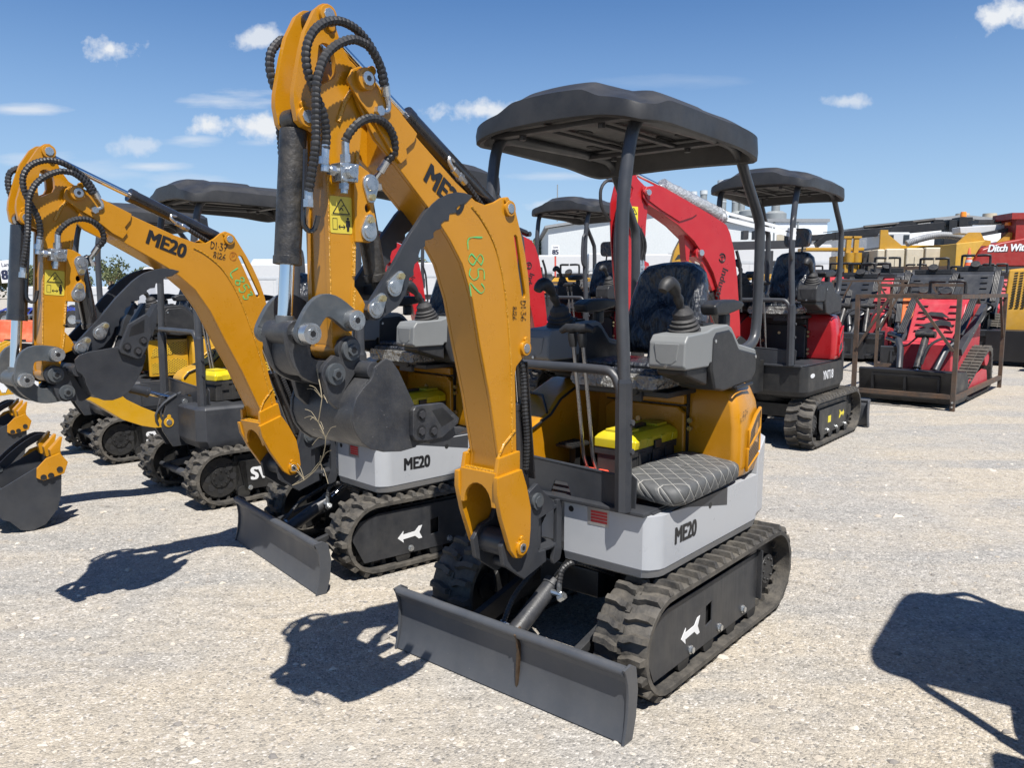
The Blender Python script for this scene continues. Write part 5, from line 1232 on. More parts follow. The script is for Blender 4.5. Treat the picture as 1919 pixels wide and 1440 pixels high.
# ------------------------------------------------------------------ SV20 machines: boom lowered, bucket set down ahead
SV = dict(key='sv', under='sv', paint='bright_yellow', hood='bright_yellow', body='charcoal_paint', skirt='charcoal_paint', guard='track_frame_black', console='black_plastic', grille='grille_yellow')
def sv_arm(root, dx=0):
    Mx = T(-dx, 0, 0)
    def sw(mb):
        pl = [(.86, .60), (.80, .80), (.74, .83), (.62, .79), (.56, .71), (.555, .42), (.78, .42), (.85, .55)]
        for sg in (1, -1): mb.prism(pl, *sorted((sg * .06, sg * .085)))
        mb.cyl((.805, -.08, .614), (.805, .08, .614), .05, seg=18); mb.cyl((.68, -.09, .76), (.68, .09, .76), .03, seg=14); mb.box(.55, .62, -.06, .06, .45, .70)
    b = shared('svsw', sw, 'swing_bracket', 'charcoal_paint', root, bevel=.004)
    def bm(mb):
        low = [(.80, .575), (.906, .580), (1.0, .608), (1.129, .668), (1.342, .832), (1.486, .890), (1.693, .925), (1.90, .915), (2.10, .87), (2.45, .77)]
        top = [(2.47, .83), (2.45, .90), (2.10, 1.045), (1.95, 1.12), (1.86, 1.245), (1.80, 1.275), (1.74, 1.255), (1.70, 1.19), (1.58, 1.165), (1.43, 1.125), (1.25, .985), (1.095, .815), (.993, .750), (.90, .70), (.82, .66), (.77, .62)]
        for sg in (1, -1): mb.prism(low + top, *sorted((sg * .058, sg * .074)))
        mb.prism(low + [(2.4, .88), (2.1, 1.0), (1.9, 1.06), (1.55, 1.09), (1.43, 1.08), (1.25, .94), (1.1, .77), (.99, .71), (.87, .67)], -.0585, .0585)
    o = shared('svbm', bm, 'boom', 'bright_yellow', root, bevel=.004)
    def boss(mb): pinboss(mb, (.805, .614), .072, .090, .038, 95); pinboss(mb, (1.80, 1.215), .072, .090, .036, 80)
    shared('svboss', boss, 'pin_boss', 'bright_yellow', o, bevel=.003)
    def pn(mb): pin(mb, (.805, .614), -.09, .096, .022); pin(mb, (1.80, 1.215), -.09, .096, .022); pin(mb, (.68, .76), -.09, .1, .022)
    shared('svpn', pn, 'axle_pin', 'zinc', o, bevel=.002)
    lettering('model_lettering', 'SV20', .155, (-1, 0, -.05), (-.05, 0, 1), (1.98, .0765, .945), 'decal_white', o, bold=.055)
    m = MB(); handwriting(m, 'L83', (-1, 0, -.1), (0, 0, 1), (1.66, .0765, 1.10), .045, .006); build(m, 'chalk_mark', 'marker_green', o, smooth=0)
    cylinder(root, 'lift_cylinder', (1.32, 0, .985), (.68, 0, .76), .036, .019, .62, barrel='charcoal_paint')
    cylinder(root, 'stick_cylinder', (1.80, 0, 1.215), (2.55, 0, 1.02), .032, .016, .6)
    m = MB(); hose(m, [(.70, .07, .83), (.80, .08, .78), (.86, .08, .70), (.84, .07, .62)], .010, False); hose(m, [(.74, .085, .82), (.84, .09, .76), (.90, .09, .68), (.88, .07, .60)], .010, False); build(m, 'hydraulic_hose', 'tube_grey', root, split=True)
    def st(mb):
        pr = [(2.40, .95), (2.50, .98), (2.62, 1.04), (2.60, .95), (2.50, .83), (2.12, .24), (2.06, .20), (2.00, .22), (2.02, .30), (2.38, .86)]
        mb.prism(pr, -.055, .055)
    shared('svst', st, 'stick', 'bright_yellow', root, Mx, bevel=.004)
    def bk(mb):
        side = [(2.00, .315), (1.945, .318), (1.80, .395), (1.640, .475), (1.60, .44), (1.585, .36), (1.595, .22), (1.625, .12), (1.70, .03), (1.785, .0), (1.85, .02), (1.91, .09), (1.95, .11), (1.985, .17), (2.01, .25)]
        for sg in (1, -1): mb.prism(side, *sorted((sg * .195, sg * .208)))
        sh = [(1.96, .13), (1.91, .095), (1.85, .028), (1.785, .010), (1.70, .040), (1.63, .125), (1.602, .22), (1.592, .36), (1.60, .47)]
        inn = [(1.95, .145), (1.905, .115), (1.845, .045), (1.785, .026), (1.71, .055), (1.645, .135), (1.617, .225), (1.608, .36), (1.616, .47)]
        mb.prism(sh + inn[::-1], -.1955, .1955); mb.cyl((1.955, -.196, .28), (1.955, .196, .28), .04, seg=18)
        for sg in (1, -1): mb.prism(arc((2.06, .23), .05, -60, 120, 8) + [(1.96, .34), (1.92, .24), (1.98, .12)] + arc((2.04, .12), .04, 180, 300, 5), *sorted((sg * .065, sg * .085)))
    k = shared('svbk', bk, 'bucket', 'charcoal_paint', root, Mx, bevel=.003, smooth=34)
    def cut(mb):
        for sg in (1, -1): mb.prism([(1.735, .425), (1.675, .485), (1.590, .51), (1.545, .44), (1.572, .365), (1.70, .335), (1.74, .36)], *sorted((sg * .2082, sg * .226)))
    shared('svcut', cut, 'side_cutter', 'amber_paint', k, bevel=.004)
    def cb(mb):
        for q in ((1.70, .36), (1.655, .365), (1.60, .40)): mb.cyl((q[0], .2262, q[1]), (q[0], .232, q[1]), .019, seg=14)
    shared('svcb', cb, 'cutter_bolt', 'track_frame_black', k)
    def sb(mb):
        mb.cyl((1.76, .19, .455), (1.76, .215, .455), .014, seg=6); mb.cyl((1.68, .205, .50), (1.68, .222, .50), .012, seg=6); mb.cyl((1.57, .2, .50), (1.57, .222, .50), .012, seg=6)
    for y in (-.15, 0, .15):
        def tooth(mb, y=y): mb.loft([[(1.63, y - .028, .46), (1.63, y + .028, .46), (1.575, y + .028, .44), (1.575, y - .028, .44)], [(1.64, y - .03, .53), (1.64, y + .03, .53), (1.575, y + .03, .53), (1.575, y - .03, .53)], [(1.565, y - .022, .61), (1.565, y + .022, .61), (1.555, y + .022, .61), (1.555, y - .022, .61)]])
        shared(('svtooth', y), tooth, 'bucket_tooth', 'amber_paint', k, bevel=.003)
    def th(mb):
        o2 = smooth_path([(1.99, .25, 0), (1.90, .37, 0), (1.80, .47, 0), (1.70, .545, 0), (1.61, .585, 0), (1.53, .570, 0)], .03); i2 = smooth_path([(1.53, .568, 0), (1.60, .545, 0), (1.70, .49, 0), (1.79, .40, 0), (1.87, .30, 0), (1.93, .20, 0)], .03)
        for sg in (1, -1): mb.prism([(p.x, p.y) for p in o2] + [(p.x, p.y) for p in i2], *sorted((sg * .05 - .28, sg * .066 - .28)))
    shared('svth', th, 'thumb', 'charcoal_paint', k, bevel=.002)
    def tb(mb): mb.cyl((1.87, -.21, .37), (1.87, -.19, .37), .022, seg=6); mb.cyl((2.05, .085, .23), (2.05, .11, .23), .04, seg=16); mb.cyl((2.04, .085, .12), (2.04, .105, .12), .028, seg=6)
    shared('svtb', tb, 'axle_pin', 'link_steel', k)
def sv20(label, loc, heading, dx=0):
    r = thing('mini_excavator', label, 'excavator', (*loc, 0), heading, 'yellow and charcoal mini excavators')
    undercarriage(r, SV); house(r, SV); sv_arm(r, dx)
    def pod(mb): mb.loft([[(x, y, .44) for x, y in [(.70, .12), (.70, .40), (.66, .46), (.40, .505), (.40, .12)]], [(x, y, .50) for x, y in [(.74, .10), (.74, .42), (.69, .49), (.40, .52), (.40, .10)]], [(x, y, .735) for x, y in [(.74, .10), (.74, .42), (.69, .49), (.40, .52), (.40, .10)]], [(x, y, .755) for x, y in [(.72, .12), (.72, .41), (.68, .47), (.40, .50), (.40, .12)]]])
    shared('svpod', pod, 'front_pod', 'charcoal_paint', r, bevel=.006)
    def side(mb):
        mb.box(-.12, .26, .335, .37, .77, 1.13)
    shared('svside', side, 'side_panel', 'bright_yellow', r, bevel=.012)
    def gr(mb):
        mb.prism([(.24, .96), (.22, 1.04), (.0, 1.10), (-.10, 1.10), (-.10, 1.0)], .3705, .374); mb.prism([(.24, .80), (.24, .90), (.0, .94), (-.1, .92), (-.1, .80)], .3705, .374)
    shared('svgr', gr, 'grille', 'grille_yellow', r, smooth=0)
    return r
# ------------------------------------------------------------------ red machines, boom swung to their right and raised
RED = dict(key='red', under='red', paint='red_paint', hood='red_paint', body='track_frame_black', skirt='track_frame_black', guard='track_frame_black', console='black_plastic', grille='grille_dark', arrow='decal_yellow')
mat_mesh('grille_dark', (.06, .06, .06), (.008, .008, .008), 36)
def red_arm(root, swing, wrap=False):
    Mb = T(.80, 0, 0) @ Rz(swing) @ T(-.80, 0, 0)
    def sw(mb):
        for sg in (1, -1): mb.prism([(1.02, .70), (1.02, .95), (.95, 1.0), (.78, .90), (.70, .80), (.70, .50), (.92, .47)], *sorted((sg * .085, sg * .11)))
        mb.cyl((.97, -.1, .86), (.97, .1, .86), .045, seg=16); mb.box(.62, .75, -.08, .08, .5, .78)
    shared('rsw', sw, 'swing_bracket', 'track_frame_black', root, Mb, bevel=.004)
    out = [(2.035, 2.16), (2.02, 2.185), (1.99, 2.18), (1.883, 2.20), (1.812, 2.184), (1.556, 2.092), (1.287, 1.991), (1.195, 1.952), (1.13, 1.925), (1.085, 1.86), (1.03, 1.717), (.985, 1.50), (.96, 1.315), (.93, 1.10), (.915, .83)]
    inn = [(1.02, .82), (1.089, .957), (1.128, 1.138), (1.202, 1.405), (1.262, 1.53), (1.332, 1.623), (1.486, 1.782), (1.663, 1.902), (1.833, 1.986), (1.98, 2.045), (2.03, 2.10)]
    def bm(mb):
        for sg in (1, -1): mb.prism(out + inn, *sorted((sg * .062, sg * .078)))
        mb.prism([(x - .012, z - .02) for x, z in out[2:-1]] + [(.93, .85)] + inn[:-1], -.0625, .0625)
    b = shared('rbm', bm, 'boom', 'red_paint', root, Mb, bevel=.004)
    def br(mb):   # gusset for the lift cylinder under the bend
        mb.prism([(1.56, 1.84), (1.48, 1.775), (1.34, 1.62), (1.21, 1.40), (1.24, 1.47), (1.38, 1.655), (1.43, 1.66), (1.445, 1.70), (1.49, 1.72), (1.50, 1.60), (1.53, 1.63)], -.035, .035)
        mb.prism([(1.46, 1.66), (1.43, 1.73), (1.36, 1.68), (1.28, 1.56), (1.20, 1.40), (1.24, 1.38), (1.36, 1.60)], -.05, .05); mb.cyl((1.41, -.07, 1.69), (1.41, .07, 1.69), .05, seg=16)
    shared('rbr', br, 'boom_gusset', 'red_paint', b, bevel=.003)
    def lap(mb):
        for sg in (1, -1): mb.prism([(2.035, 2.14), (2.0, 2.18), (1.90, 2.18), (1.66, 2.105), (1.50, 2.04), (1.47, 2.0), (1.52, 1.97), (1.66, 1.93), (1.85, 2.01), (1.99, 2.08)], *sorted((sg * .0782, sg * .088)))
    shared('rlap', lap, 'boom_plate', 'red_paint', b, bevel=.003)
    def pn(mb):
        mb.cyl((1.998, -.1, 2.134), (1.998, .112, 2.134), .024, seg=16); mb.cyl((1.41, -.08, 1.69), (1.41, .092, 1.69), .026, seg=14)
    shared('rpn', pn, 'axle_pin', 'zinc', b, bevel=.003)
    lettering('brand_lettering', 'Industry', .095, (.33, 0, -1), (-1, 0, -.33) if False else (-.95, 0, -.31), (1.155, .0795, 1.58), 'decal_black', b, bold=.02)
    m = MB(); m.tube([(1.172 + .034 * math.cos(R(t)), .0795, 1.655 + .034 * math.sin(R(t))) for t in range(40, 360, 20)], .006, 6); m.obox((1.172, .0797, 1.672), (1.172, .0797, 1.625), .001, .009, (1, 0, 0)); m.obox((1.19, .0797, 1.660), (1.150, .0797, 1.660), .001, .008, (0, 0, 1)); build(m, 'emblem', 'decal_black', b, smooth=0)
    def stk(mb):
        pr = [(2.112, 2.300), (2.14, 2.325), (2.165, 2.30), (2.215, 2.18), (2.250, 2.05), (2.252, 1.967), (2.241, 1.768), (2.21, 1.486), (2.150, 1.10), (2.03, 1.09), (2.028, 1.20), (2.005, 1.42), (1.985, 1.66), (1.975, 1.90), (1.963, 2.03), (1.955, 2.12), (2.0, 2.19), (2.065, 2.235), (2.09, 2.27)]
        hole = [(2.13, 2.09), (2.11, 2.16), (2.14, 2.19), (2.18, 2.13), (2.18, 2.08)]
        for sg in (1, -1): mb.prism(pr, *sorted((sg * .04, sg * .056)), holes=[hole])
        mb.prism([(2.0, 2.10), (2.19, 2.0), (2.225, 1.9), (2.19, 1.49), (2.135, 1.12), (2.045, 1.11), (2.02, 1.42), (2.0, 1.66), (1.985, 1.9)], -.0405, .0405)
        mb.prism([(1.985, 1.62), (1.935, 1.60), (1.925, 1.55), (1.94, 1.50), (1.965, 1.48), (1.95, 1.42), (1.965, 1.36), (2.01, 1.34), (2.0, 1.5)], .03, .05)
    s = shared('rstk', stk, 'stick', 'red_paint', root, Mb, bevel=.004)
    def slots(mb):
        mb.prism([(2.015, 1.83), (2.04, 1.85), (2.06, 1.83), (2.06, 1.80), (2.03, 1.70), (2.02, 1.66), (1.995, 1.66), (1.995, 1.72)], .0562, .0568); mb.prism([(2.055, 1.46), (2.02, 1.46), (2.045, 1.24), (2.085, 1.24)], .0562, .0568)
    shared('rslots', slots, 'recess', 'drill_red', s, smooth=0)
    def stp(mb): mb.cyl((2.139, -.06, 2.292), (2.139, .07, 2.292), .022, seg=14); mb.cyl((1.955, .05, 1.555), (1.955, .075, 1.555), .022, seg=10)
    shared('rstp', stp, 'axle_pin', 'zinc', s, bevel=.002)
    m = MB(); m.prism(rrect(2.062, 2.146, 1.896, 2.026, .004, 2), .0562, .0574); q = build(m, 'warning_sticker', 'decal_yellow', s, smooth=0)
    m = MB(); tri = [(2.136, 1.968), (2.072, 1.968), (2.104, 2.016)]
    for i in range(3): a, b_ = tri[i], tri[(i + 1) % 3]; m.obox((a[0], .0577, a[1]), (b_[0], .0577, b_[1]), .0008, .006, (a[1] - b_[1], 0, b_[0] - a[0]))
    m.prism([(2.108, 2.0), (2.098, 2.0), (2.101, 1.982), (2.090, 1.973), (2.12, 1.973), (2.112, 1.984)], .0575, .058); m.prism([(2.10, 1.945), (2.085, 1.95), (2.08, 1.93), (2.085, 1.905), (2.10, 1.905)], .0575, .058); m.obox((2.14, .0577, 1.925), (2.105, .0577, 1.925), .001, .01, (0, 0, 1)); build(m, 'sticker_print', 'decal_black', s, smooth=0)
    m = MB(); handwriting(m, '8/26', (-1, 0, 0), (0, 0, 1), (2.11, .0575, 1.845), .040, .005); build(m, 'marker_note', 'marker_black', s, smooth=0)
    def vb(mb):
        for k in range(3):
            x = 2.07 - k * .026
            mb.cyl((x, .075, 1.52), (x, .075, 1.62), .011, seg=6); mb.cyl((x, .075, 1.585), (x, .075, 1.61), .014, seg=6); mb.cyl((x, .075, 1.53), (x, .075, 1.55), .014, seg=6)
        mb.box(2.01, 2.085, .056, .09, 1.555, 1.58)
    shared('rvb', vb, 'valve_block', 'zinc', s, smooth=20, split=False)
    m = MB()
    for k in range(3): hose(m, [(2.07 - k * .026, .075, 1.62), (2.06 - k * .026, .09, 1.72), (2.09 - k * .02, .10, 1.82), (2.17, .09, 1.92 + k * .02), (2.235, .07, 1.98 + k * .02)], .011, False)
    hose(m, [(2.25, -.05, 1.92), (2.33, -.05, 2.02), (2.34, -.05, 2.15), (2.28, -.05, 2.22), (2.20, -.05, 2.22)], .013, False); hose(m, [(2.235, .02, 1.98), (2.25, .02, 1.7), (2.23, .02, 1.4)], .014, False)
    build(m, 'hydraulic_hose', 'hose_black', root, Mb, split=True)
    a, b2 = Mb @ Vector((1.13, 0, 2.0)), Mb @ Vector((2.139, 0, 2.310)); sc = cylinder(root, 'stick_cylinder', a, b2, .034, .015, .62, eye=.028)
    cylinder(root, 'lift_cylinder', Mb @ Vector((.97, 0, .86)), Mb @ Vector((1.41, 0, 1.69)), .042, .022, .6)
    m = MB(); hose(m, [(.965, .04, 1.72), (.93, .05, 1.60), (.915, .05, 1.45), (.90, .05, 1.2)], .013, False); build(m, 'hydraulic_hose', 'hose_black', root, Mb, split=True)
    if wrap:
        d = b2 - a; rnd = random.Random(2); L = []
        n = d.normalized(); x = n.orthogonal().normalized(); y = n.cross(x)
        for i in range(40):
            t = -.03 + .68 * i / 39; c = a + d * t; L.append([c + x * (.066 + rnd.uniform(-.005, .005)) * math.cos(k_ * .3927) + y * (.066 + rnd.uniform(-.005, .005)) * math.sin(k_ * .3927) for k_ in range(16)])
        m = MB(); m.loft(L); build(m, 'bubble_wrap', 'bubble_wrap', root, smooth=60)
        pp = Vector((.655, .338, 1.86)); s0 = a + Vector((0, .04, .03)); m = MB()
        m.obox(s0, pp + Vector((0, .03, .02)), .004, .026, (0, 0, 1)); m.obox(s0 - Vector((0, 0, .05)), pp - Vector((0, -.03, .02)), .004, .034, (0, 0, 1))
        m.cyl(pp - Vector((0, 0, .05)), pp + Vector((0, 0, .05)), .029, seg=14); m.cyl(a - n * .03, a + n * .05, .066, seg=14)
        build(m, 'tie_strap', 'strap_white', root, bevel=.001)
def red_machine(label, loc, heading, scale, swing=-20, wrap=False):
    r = thing('mini_excavator', label, 'excavator', (*loc, 0), heading, 'red mini excavators in the second row', scale)
    undercarriage(r, RED, Rz(180)); house(r, RED); red_arm(r, swing, wrap)
    m = MB()
    m.box(-.36, -.33, .40, .44, 1.06, 1.13); build(m, 'warning_sticker', 'decal_yellow', r)
    return r
E1 = me20('amber mini excavator nearest the camera, its boom chalked L852, white body', (.584, 3.805), 230.2, mark='L852', dirty=True)
E2 = me20('amber mini excavator behind the nearest one, its boom chalked L853, bucket curled up', (-.626, 5.134), 224.1, under=-5.2, mark='L853', swing=6.9, bp=-12.9, st=17.3, beta=-72, P2=(1.911, 1.418))
def on(M, x, y, z, rz=0): return M @ T(x, y, z) @ Rz(rz)
M1 = T(.584, 3.805, 0) @ Rz(230.2); M2 = T(-.626, 5.134, 0) @ Rz(224.1)
tool_box('black tool box with a yellow lid on the deck of the nearest excavator', on(M1, .10, .09, .745, 0))
tool_box('yellow lidded tool box half hidden behind the bucket, on the excavator chalked L853', on(M2, .12, .10, .745, 4))
cushion('grey diamond quilted seat cushion lying on the side of the nearest excavator', on(M1, .20, .375, .765, 4) @ Matrix.Rotation(R(-4), 4, 'X'), 1.45, 1.0)
SVM = T(-2.09, 6.55, 0) @ Rz(224)
sv20('yellow and charcoal mini excavator with lowered boom beside the one chalked L853', (-2.09, 6.55), 224)
tool_box('black tool box with a yellow lid on the charcoal excavator behind the L853 boom', on(SVM, .32, .12, .76, 10))
sv20('yellow and charcoal mini excavator farthest left, behind its twin', (-3.575, 8.05), 224, dx=.29)
red_machine('red mini excavator with black base marked YNT18, bubble wrapped cylinder on its boom', (2.93, 8.72), 231, 1.16, wrap=True)
red_machine('red mini excavator with a grey canopy behind the tall boom chalked L852', (1.12, 11.2), 231, 1.16)
red_machine('red mini excavator farthest back, seen through the gap beside the toothed thumb', (-.70, 13.6), 231, 1.16)

wr = thing('dry_weed', 'dry straw coloured weed stalk hanging from the scuffed bucket of the nearest excavator', 'weed'); wr.matrix_world = M1
m = MB(); W_ = [(1.885, .057, 1.395), (1.905, .109, 1.304), (1.90, .081, 1.23), (1.885, .094, 1.183), (1.87, .043, 1.095), (1.87, -.04, 1.032), (1.87, -.103, 1.005)]
m.tube(smooth_path(W_, .03), .0017, 5); build(m, 'stalk', 'straw', wr)
m = MB(); rnd_ = random.Random(6)
for q in W_[1:6]:
    for k in range(4):
        e = Vector(q) + Vector((rnd_.uniform(-.01, .03), rnd_.uniform(-.07, .07), rnd_.uniform(-.05, .06))); m.tube(smooth_path([q, Vector(q).lerp(e, .5) + Vector((0, 0, .012)), e], .02), .0009, 4)
m.tube([(1.87, -.103, 1.005), (1.86, -.02, 1.055), (1.86, .03, 1.10)], .0012, 4)
build(m, 'twig', 'straw', wr, split=True)
# ------------------------------------------------------------------ the yard behind
def at(px, py, d):
    t = R(6.86); f = 1480.0; dx = (px - 959.5) / f; dy = (720 - py) / f
    yv = math.cos(t) + dy * math.sin(t); zv = -math.sin(t) + dy * math.cos(t)
    return Vector((dx / yv * d, d, 1.62 + zv / yv * d))
def yaw(o, loc, rz): o.location = loc; o.rotation_euler = (0, 0, R(rz)); return o
def shed(name, label, loc, rz, w, dp, h, rise, wall, doors=(), roofm='roof_grey', extra=None):
    r = thing(name, label, 'building', loc, rz)
    m = MB(); m.prism([(0, 0), (w, 0), (w, h), (w / 2, h + rise), (0, h)], 0, dp); build(m, 'wall', wall, r, smooth=0)
    m = MB(); m.prism([(-.4, h + .02), (w / 2, h + rise + .04), (w + .4, h + .02), (w + .4, h + .30), (w / 2, h + rise + .34), (-.4, h + .30)], -.4, dp + .4); build(m, 'roof', roofm, r, smooth=0)
    for (x0, x1, z0, z1, mt) in doors:
        m = MB(); m.box(x0, x1, -.05, .10, z0, z1); build(m, 'door_opening', mt, r, smooth=0)
    return r
def background():
    # buildings
    a = at(1027, 542, 88); w = 22
    r = shed('industrial_shed', 'pale grey metal shed with dark open bays behind the second canopy', (a.x, 88, 0), 0, 24, 30, 8.2, 1.9, 'shed_grey', [(1.3, 6.0, 2.6, 5.2, 'dark_interior'), (7.2, 12.2, 2.6, 5.4, 'dark_interior'), (13.2, 16.2, 2.6, 5.5, 'dark_interior'), (17.6, 19.4, 2.6, 5.4, 'dark_interior')])
    r.scale = (1, 1, 1)
    m = MB(); m.cyl((1, .5, 9), (1, .5, 13), .06, seg=6); build(m, 'antenna', 'stack_grey', r)
    a = at(1336, 542, 96); L = at(1545, 542, 96).x - a.x
    r = thing('factory_hall', 'long white factory hall with a tan band, below the row of grey stacks', 'building', (a.x - 6, 96, 0), 0)
    m = MB(); m.box(0, L + 6, 0, 20, 0, 9.6); build(m, 'wall', 'shed_white', r, smooth=0)
    m = MB(); m.box(-.2, L + 6.2, -.2, 20.2, 9.6, 9.95); build(m, 'roof', 'roof_grey', r, smooth=0)
    for k in range(5):
        x0 = 5.0 + k * (L + .6) / 5
        m = MB(); m.box(x0, x0 + (L + .6) / 5 - .7, -.06, .1, 6.2, 8.1); build(m, 'tan_panel', 'tan_panel', r, smooth=0)
        m = MB(); m.box(x0 - .42, x0 - .25, -.12, .12, 0, 9.6); build(m, 'wall_trim', 'stack_grey', r, smooth=0)
    m = MB(); m.box(L + 6.02, L + 8.2, 2, 14, 0, 7.6); build(m, 'side_wing', 'tan_panel', r, smooth=0)
    for i, (px, rr, top, lab) in enumerate([(1280, .40, 356, 'leftmost grey exhaust stack, short and single, behind the red boom tip'), (1300, .40, 359, 'short grey exhaust stack second from the left above the shed roof'), (1319, .42, 357, 'short grey exhaust stack third from the left, just left of the red machine canopy'), (1354, .55, 338, 'tall banded grey stack beside the front post of the red machine canopy'), (1379, .42, 345, 'left stack of the tall pair rising from one cowl'), (1391, .42, 345, 'right stack of the tall pair rising from one cowl'), (1456, .52, 330, 'lone tall stack on a flange above the factory hall')]):
        a = at(px, top, 101); r = thing('exhaust_stack', lab, 'stack', (a.x, 101, 0), 0, 'exhaust stacks above the factory roofs')
        m = MB(); m.cyl((0, 0, 9.0), (0, 0, a.z), rr, seg=18); build(m, 'pipe', 'stack_grey', r)
        m = MB()
        for z in (10.6, 12.4, 14.2):
            if z < a.z - .6: m.cyl((0, 0, z), (0, 0, z + .12), rr * 1.08, seg=18)
        m.cyl((0, 0, a.z - .5), (0, 0, a.z - .02), rr * 1.12, seg=18); build(m, 'band', 'shed_grey', r, split=True)
        if px in (1379, 1456):
            m = MB(); m.lathe([(rr * 1.5, 9.6), (rr * 2.6, 10.1), (rr * 2.6, 11.0), (rr * 1.7, 11.3)], (.4 if px == 1379 else 0, 0, 0)); build(m, 'cowl', 'stack_grey', r)
    a = at(1405, 398, 99); r = thing('roof_fan', 'grey mushroom roof fan right of the twin stacks', 'fan', (a.x, 99, 9.6)); m = MB(); m.lathe([(.7, 0), (.7, .5), (1.3, .9), (1.3, 1.5), (.8, 1.7)], (0, 0, 0)); build(m, 'fan_hood', 'stack_grey', r)
    a = at(1636, 542, 74)
    r = shed('metal_warehouse', 'white ribbed warehouse with a shallow gable behind the black crane boom', (a.x, 74, 0), -4, 15, 30, 7.2, .8, 'shed_white', [(4.9, 6.7, 0, 5.6, 'trailer_grey')])
    for k, px in enumerate((1804, 1855)):
        a = at(px, 400, 84); r = thing('roof_vent', ['stubby rusty roof vent, the left one of the pair on the warehouse', 'rusty roof vent with a tan cap, the right one of the pair on the warehouse'][k], 'vent', (a.x, 84, 7.6), 0, 'roof vents on the warehouse')
        m = MB(); m.cyl((0, 0, 0), (0, 0, 1.5), .48, seg=18); build(m, 'vent_body', 'rusty_steel', r); m = MB(); m.cyl((0, 0, 1.15), (0, 0, 1.85), .72, .66, seg=18); m.cyl((0, 0, .0), (0, 0, .2), .7, seg=18); build(m, 'vent_cap', 'tan_panel', r, split=True)
    # white trailers and campers
    def trailer(label, px0, px1, py0, py1, d, kind, rz=0, grp='white trailers and campers at the back of the yard'):
        a, b = at(px0, py1, d), at(px1, py0, d); w = b.x - a.x; h = b.z
        r = thing('trailer', label, 'trailer', (a.x, d, 0), rz, grp)
        if kind == 'nose':
            m = MB(); m.loft([[(x, y, z) for x, y in ((0, 1.0), (.12, .2), (w / 2, -.35), (w - .12, .2), (w, 1.0), (w, 7), (0, 7))] for z in (.55, h * .80)] + [[(x, y, h) for x, y in ((.05, 1.3), (.3, .75), (w / 2, .4), (w - .3, .75), (w - .05, 1.3), (w - .05, 6.9), (.05, 6.9))]]); build(m, 'body', 'trailer_white', r, bevel=.05, smooth=40)
            m = MB(); m.prism([(0, .98), (.12, .18), (w / 2, -.37), (w - .12, .18), (w, .98), (w - .12, .22), (w / 2, -.33), (.12, .22)], h * .78, h * .80, 'z'); build(m, 'trim', 'trim_dark', r)
            for x in (.42, .5, .58): m = MB(); m.box(w * x - .06, w * x + .06, .40, .5, h * .90, h * .93); build(m, 'marker_light', 'trim_dark', r)
            m = MB(); m.box(.1, w - .1, 1.0, 6.6, .42, .55); m.obox((w * .3, .9, .5), (w / 2, -.9, .5), .1, .1); m.obox((w * .7, .9, .5), (w / 2, -.9, .5), .1, .1); build(m, 'chassis', 'trim_dark', r)
        else:
            m = MB(); m.box(0, w, 0, 2.4, .55, h); build(m, 'body', 'trailer_white', r, bevel=.12, smooth=40)
            m = MB(); m.box(.02, w - .02, -.02, .02, h * .72, h * .76); build(m, 'trim', 'trailer_grey', r)
            for k in range(int(w / 1.3)): m = MB(); m.box(.6 + k * 1.3, .63 + k * 1.3, -.015, .02, .6, h * .70); build(m, 'panel_seam', 'trailer_grey', r)
            m = MB(); m.box(.1, w - .1, -.012, .02, h * .30, h * .36); build(m, 'stripe', 'trim_dark' if kind == 'camper' else 'trailer_grey', r)
            m = MB(); m.prism(rrect(w * .40, w * .40 + .7, .7, h * .72, .06), -.02, .02); dr = build(m, 'door', 'trailer_grey', r); m = MB(); m.prism(rrect(w * .40 + .2, w * .40 + .5, h * .52, h * .66, .04), -.03, -.018); build(m, 'door_window', 'glass_dark', dr)
            if kind == 'camper':
                for k in range(max(2, int(w / 1.6))):
                    x = .5 + k * 1.55
                    if x + .8 < w: m = MB(); m.prism(rrect(x, x + .75, h * .52, h * .70, .06), -.03, .03); build(m, 'window', 'glass_dark', r)
            if kind == 'ac':
                m = MB(); m.loft([[(x, y, h - .01) for x, y in ((w * .1, .6), (w * .42, .6), (w * .42, 1.4), (w * .1, 1.4))], [(x, y, h + .26) for x, y in ((w * .13, .65), (w * .36, .65), (w * .36, 1.35), (w * .13, 1.35))]]); build(m, 'air_conditioner', 'trailer_white', r, bevel=.04)
            m = MB(); m.box(.3, w - .3, .2, 2.2, .35, .55); build(m, 'chassis', 'trim_dark', r)
        for k in range(2):
            m = MB(); x = w * .62 + k * .9 if kind != 'nose' else (0.15 if k == 0 else w - .35)
            yy = -.05 if kind != 'nose' else 3.4
            m.cyl((x, yy, .36), (x, yy + .22, .36), .36, seg=18); m.mi = 1; m.cyl((x, yy - .01, .36), (x, yy + .23, .36), .19, seg=14); build(m, 'wheel', ['rubber_dark', 'zinc'], r)
        return r
    trailer('white enclosed trailer with a V shaped nose seen under the L853 boom', 252, 345, 500, 600, 40, 'nose')
    trailer('long white camper with an air conditioner on its roof, left of the tall bucket cylinder', 447, 625, 494, 590, 42, 'ac')
    trailer('white box trailer behind the blue fenders at the far left', 14, 210, 537, 584, 46, 'box')
    trailer('white camper with a row of windows behind the toothed thumb', 760, 905, 492, 560, 50, 'camper')
    trailer('low white camper with small windows beside the lane 85 sign', 994, 1098, 478, 545, 46, 'camper')
    trailer('white camper right of the lane 85 sign, below the dark shed bays', 1102, 1190, 474, 545, 47, 'camper')
    trailer('long white trailer crossing behind the upright red stick', 1196, 1345, 476, 548, 48, 'box')
    trailer('pale trailer below the factory hall, right of the red boom', 1352, 1560, 458, 540, 56, 'box')
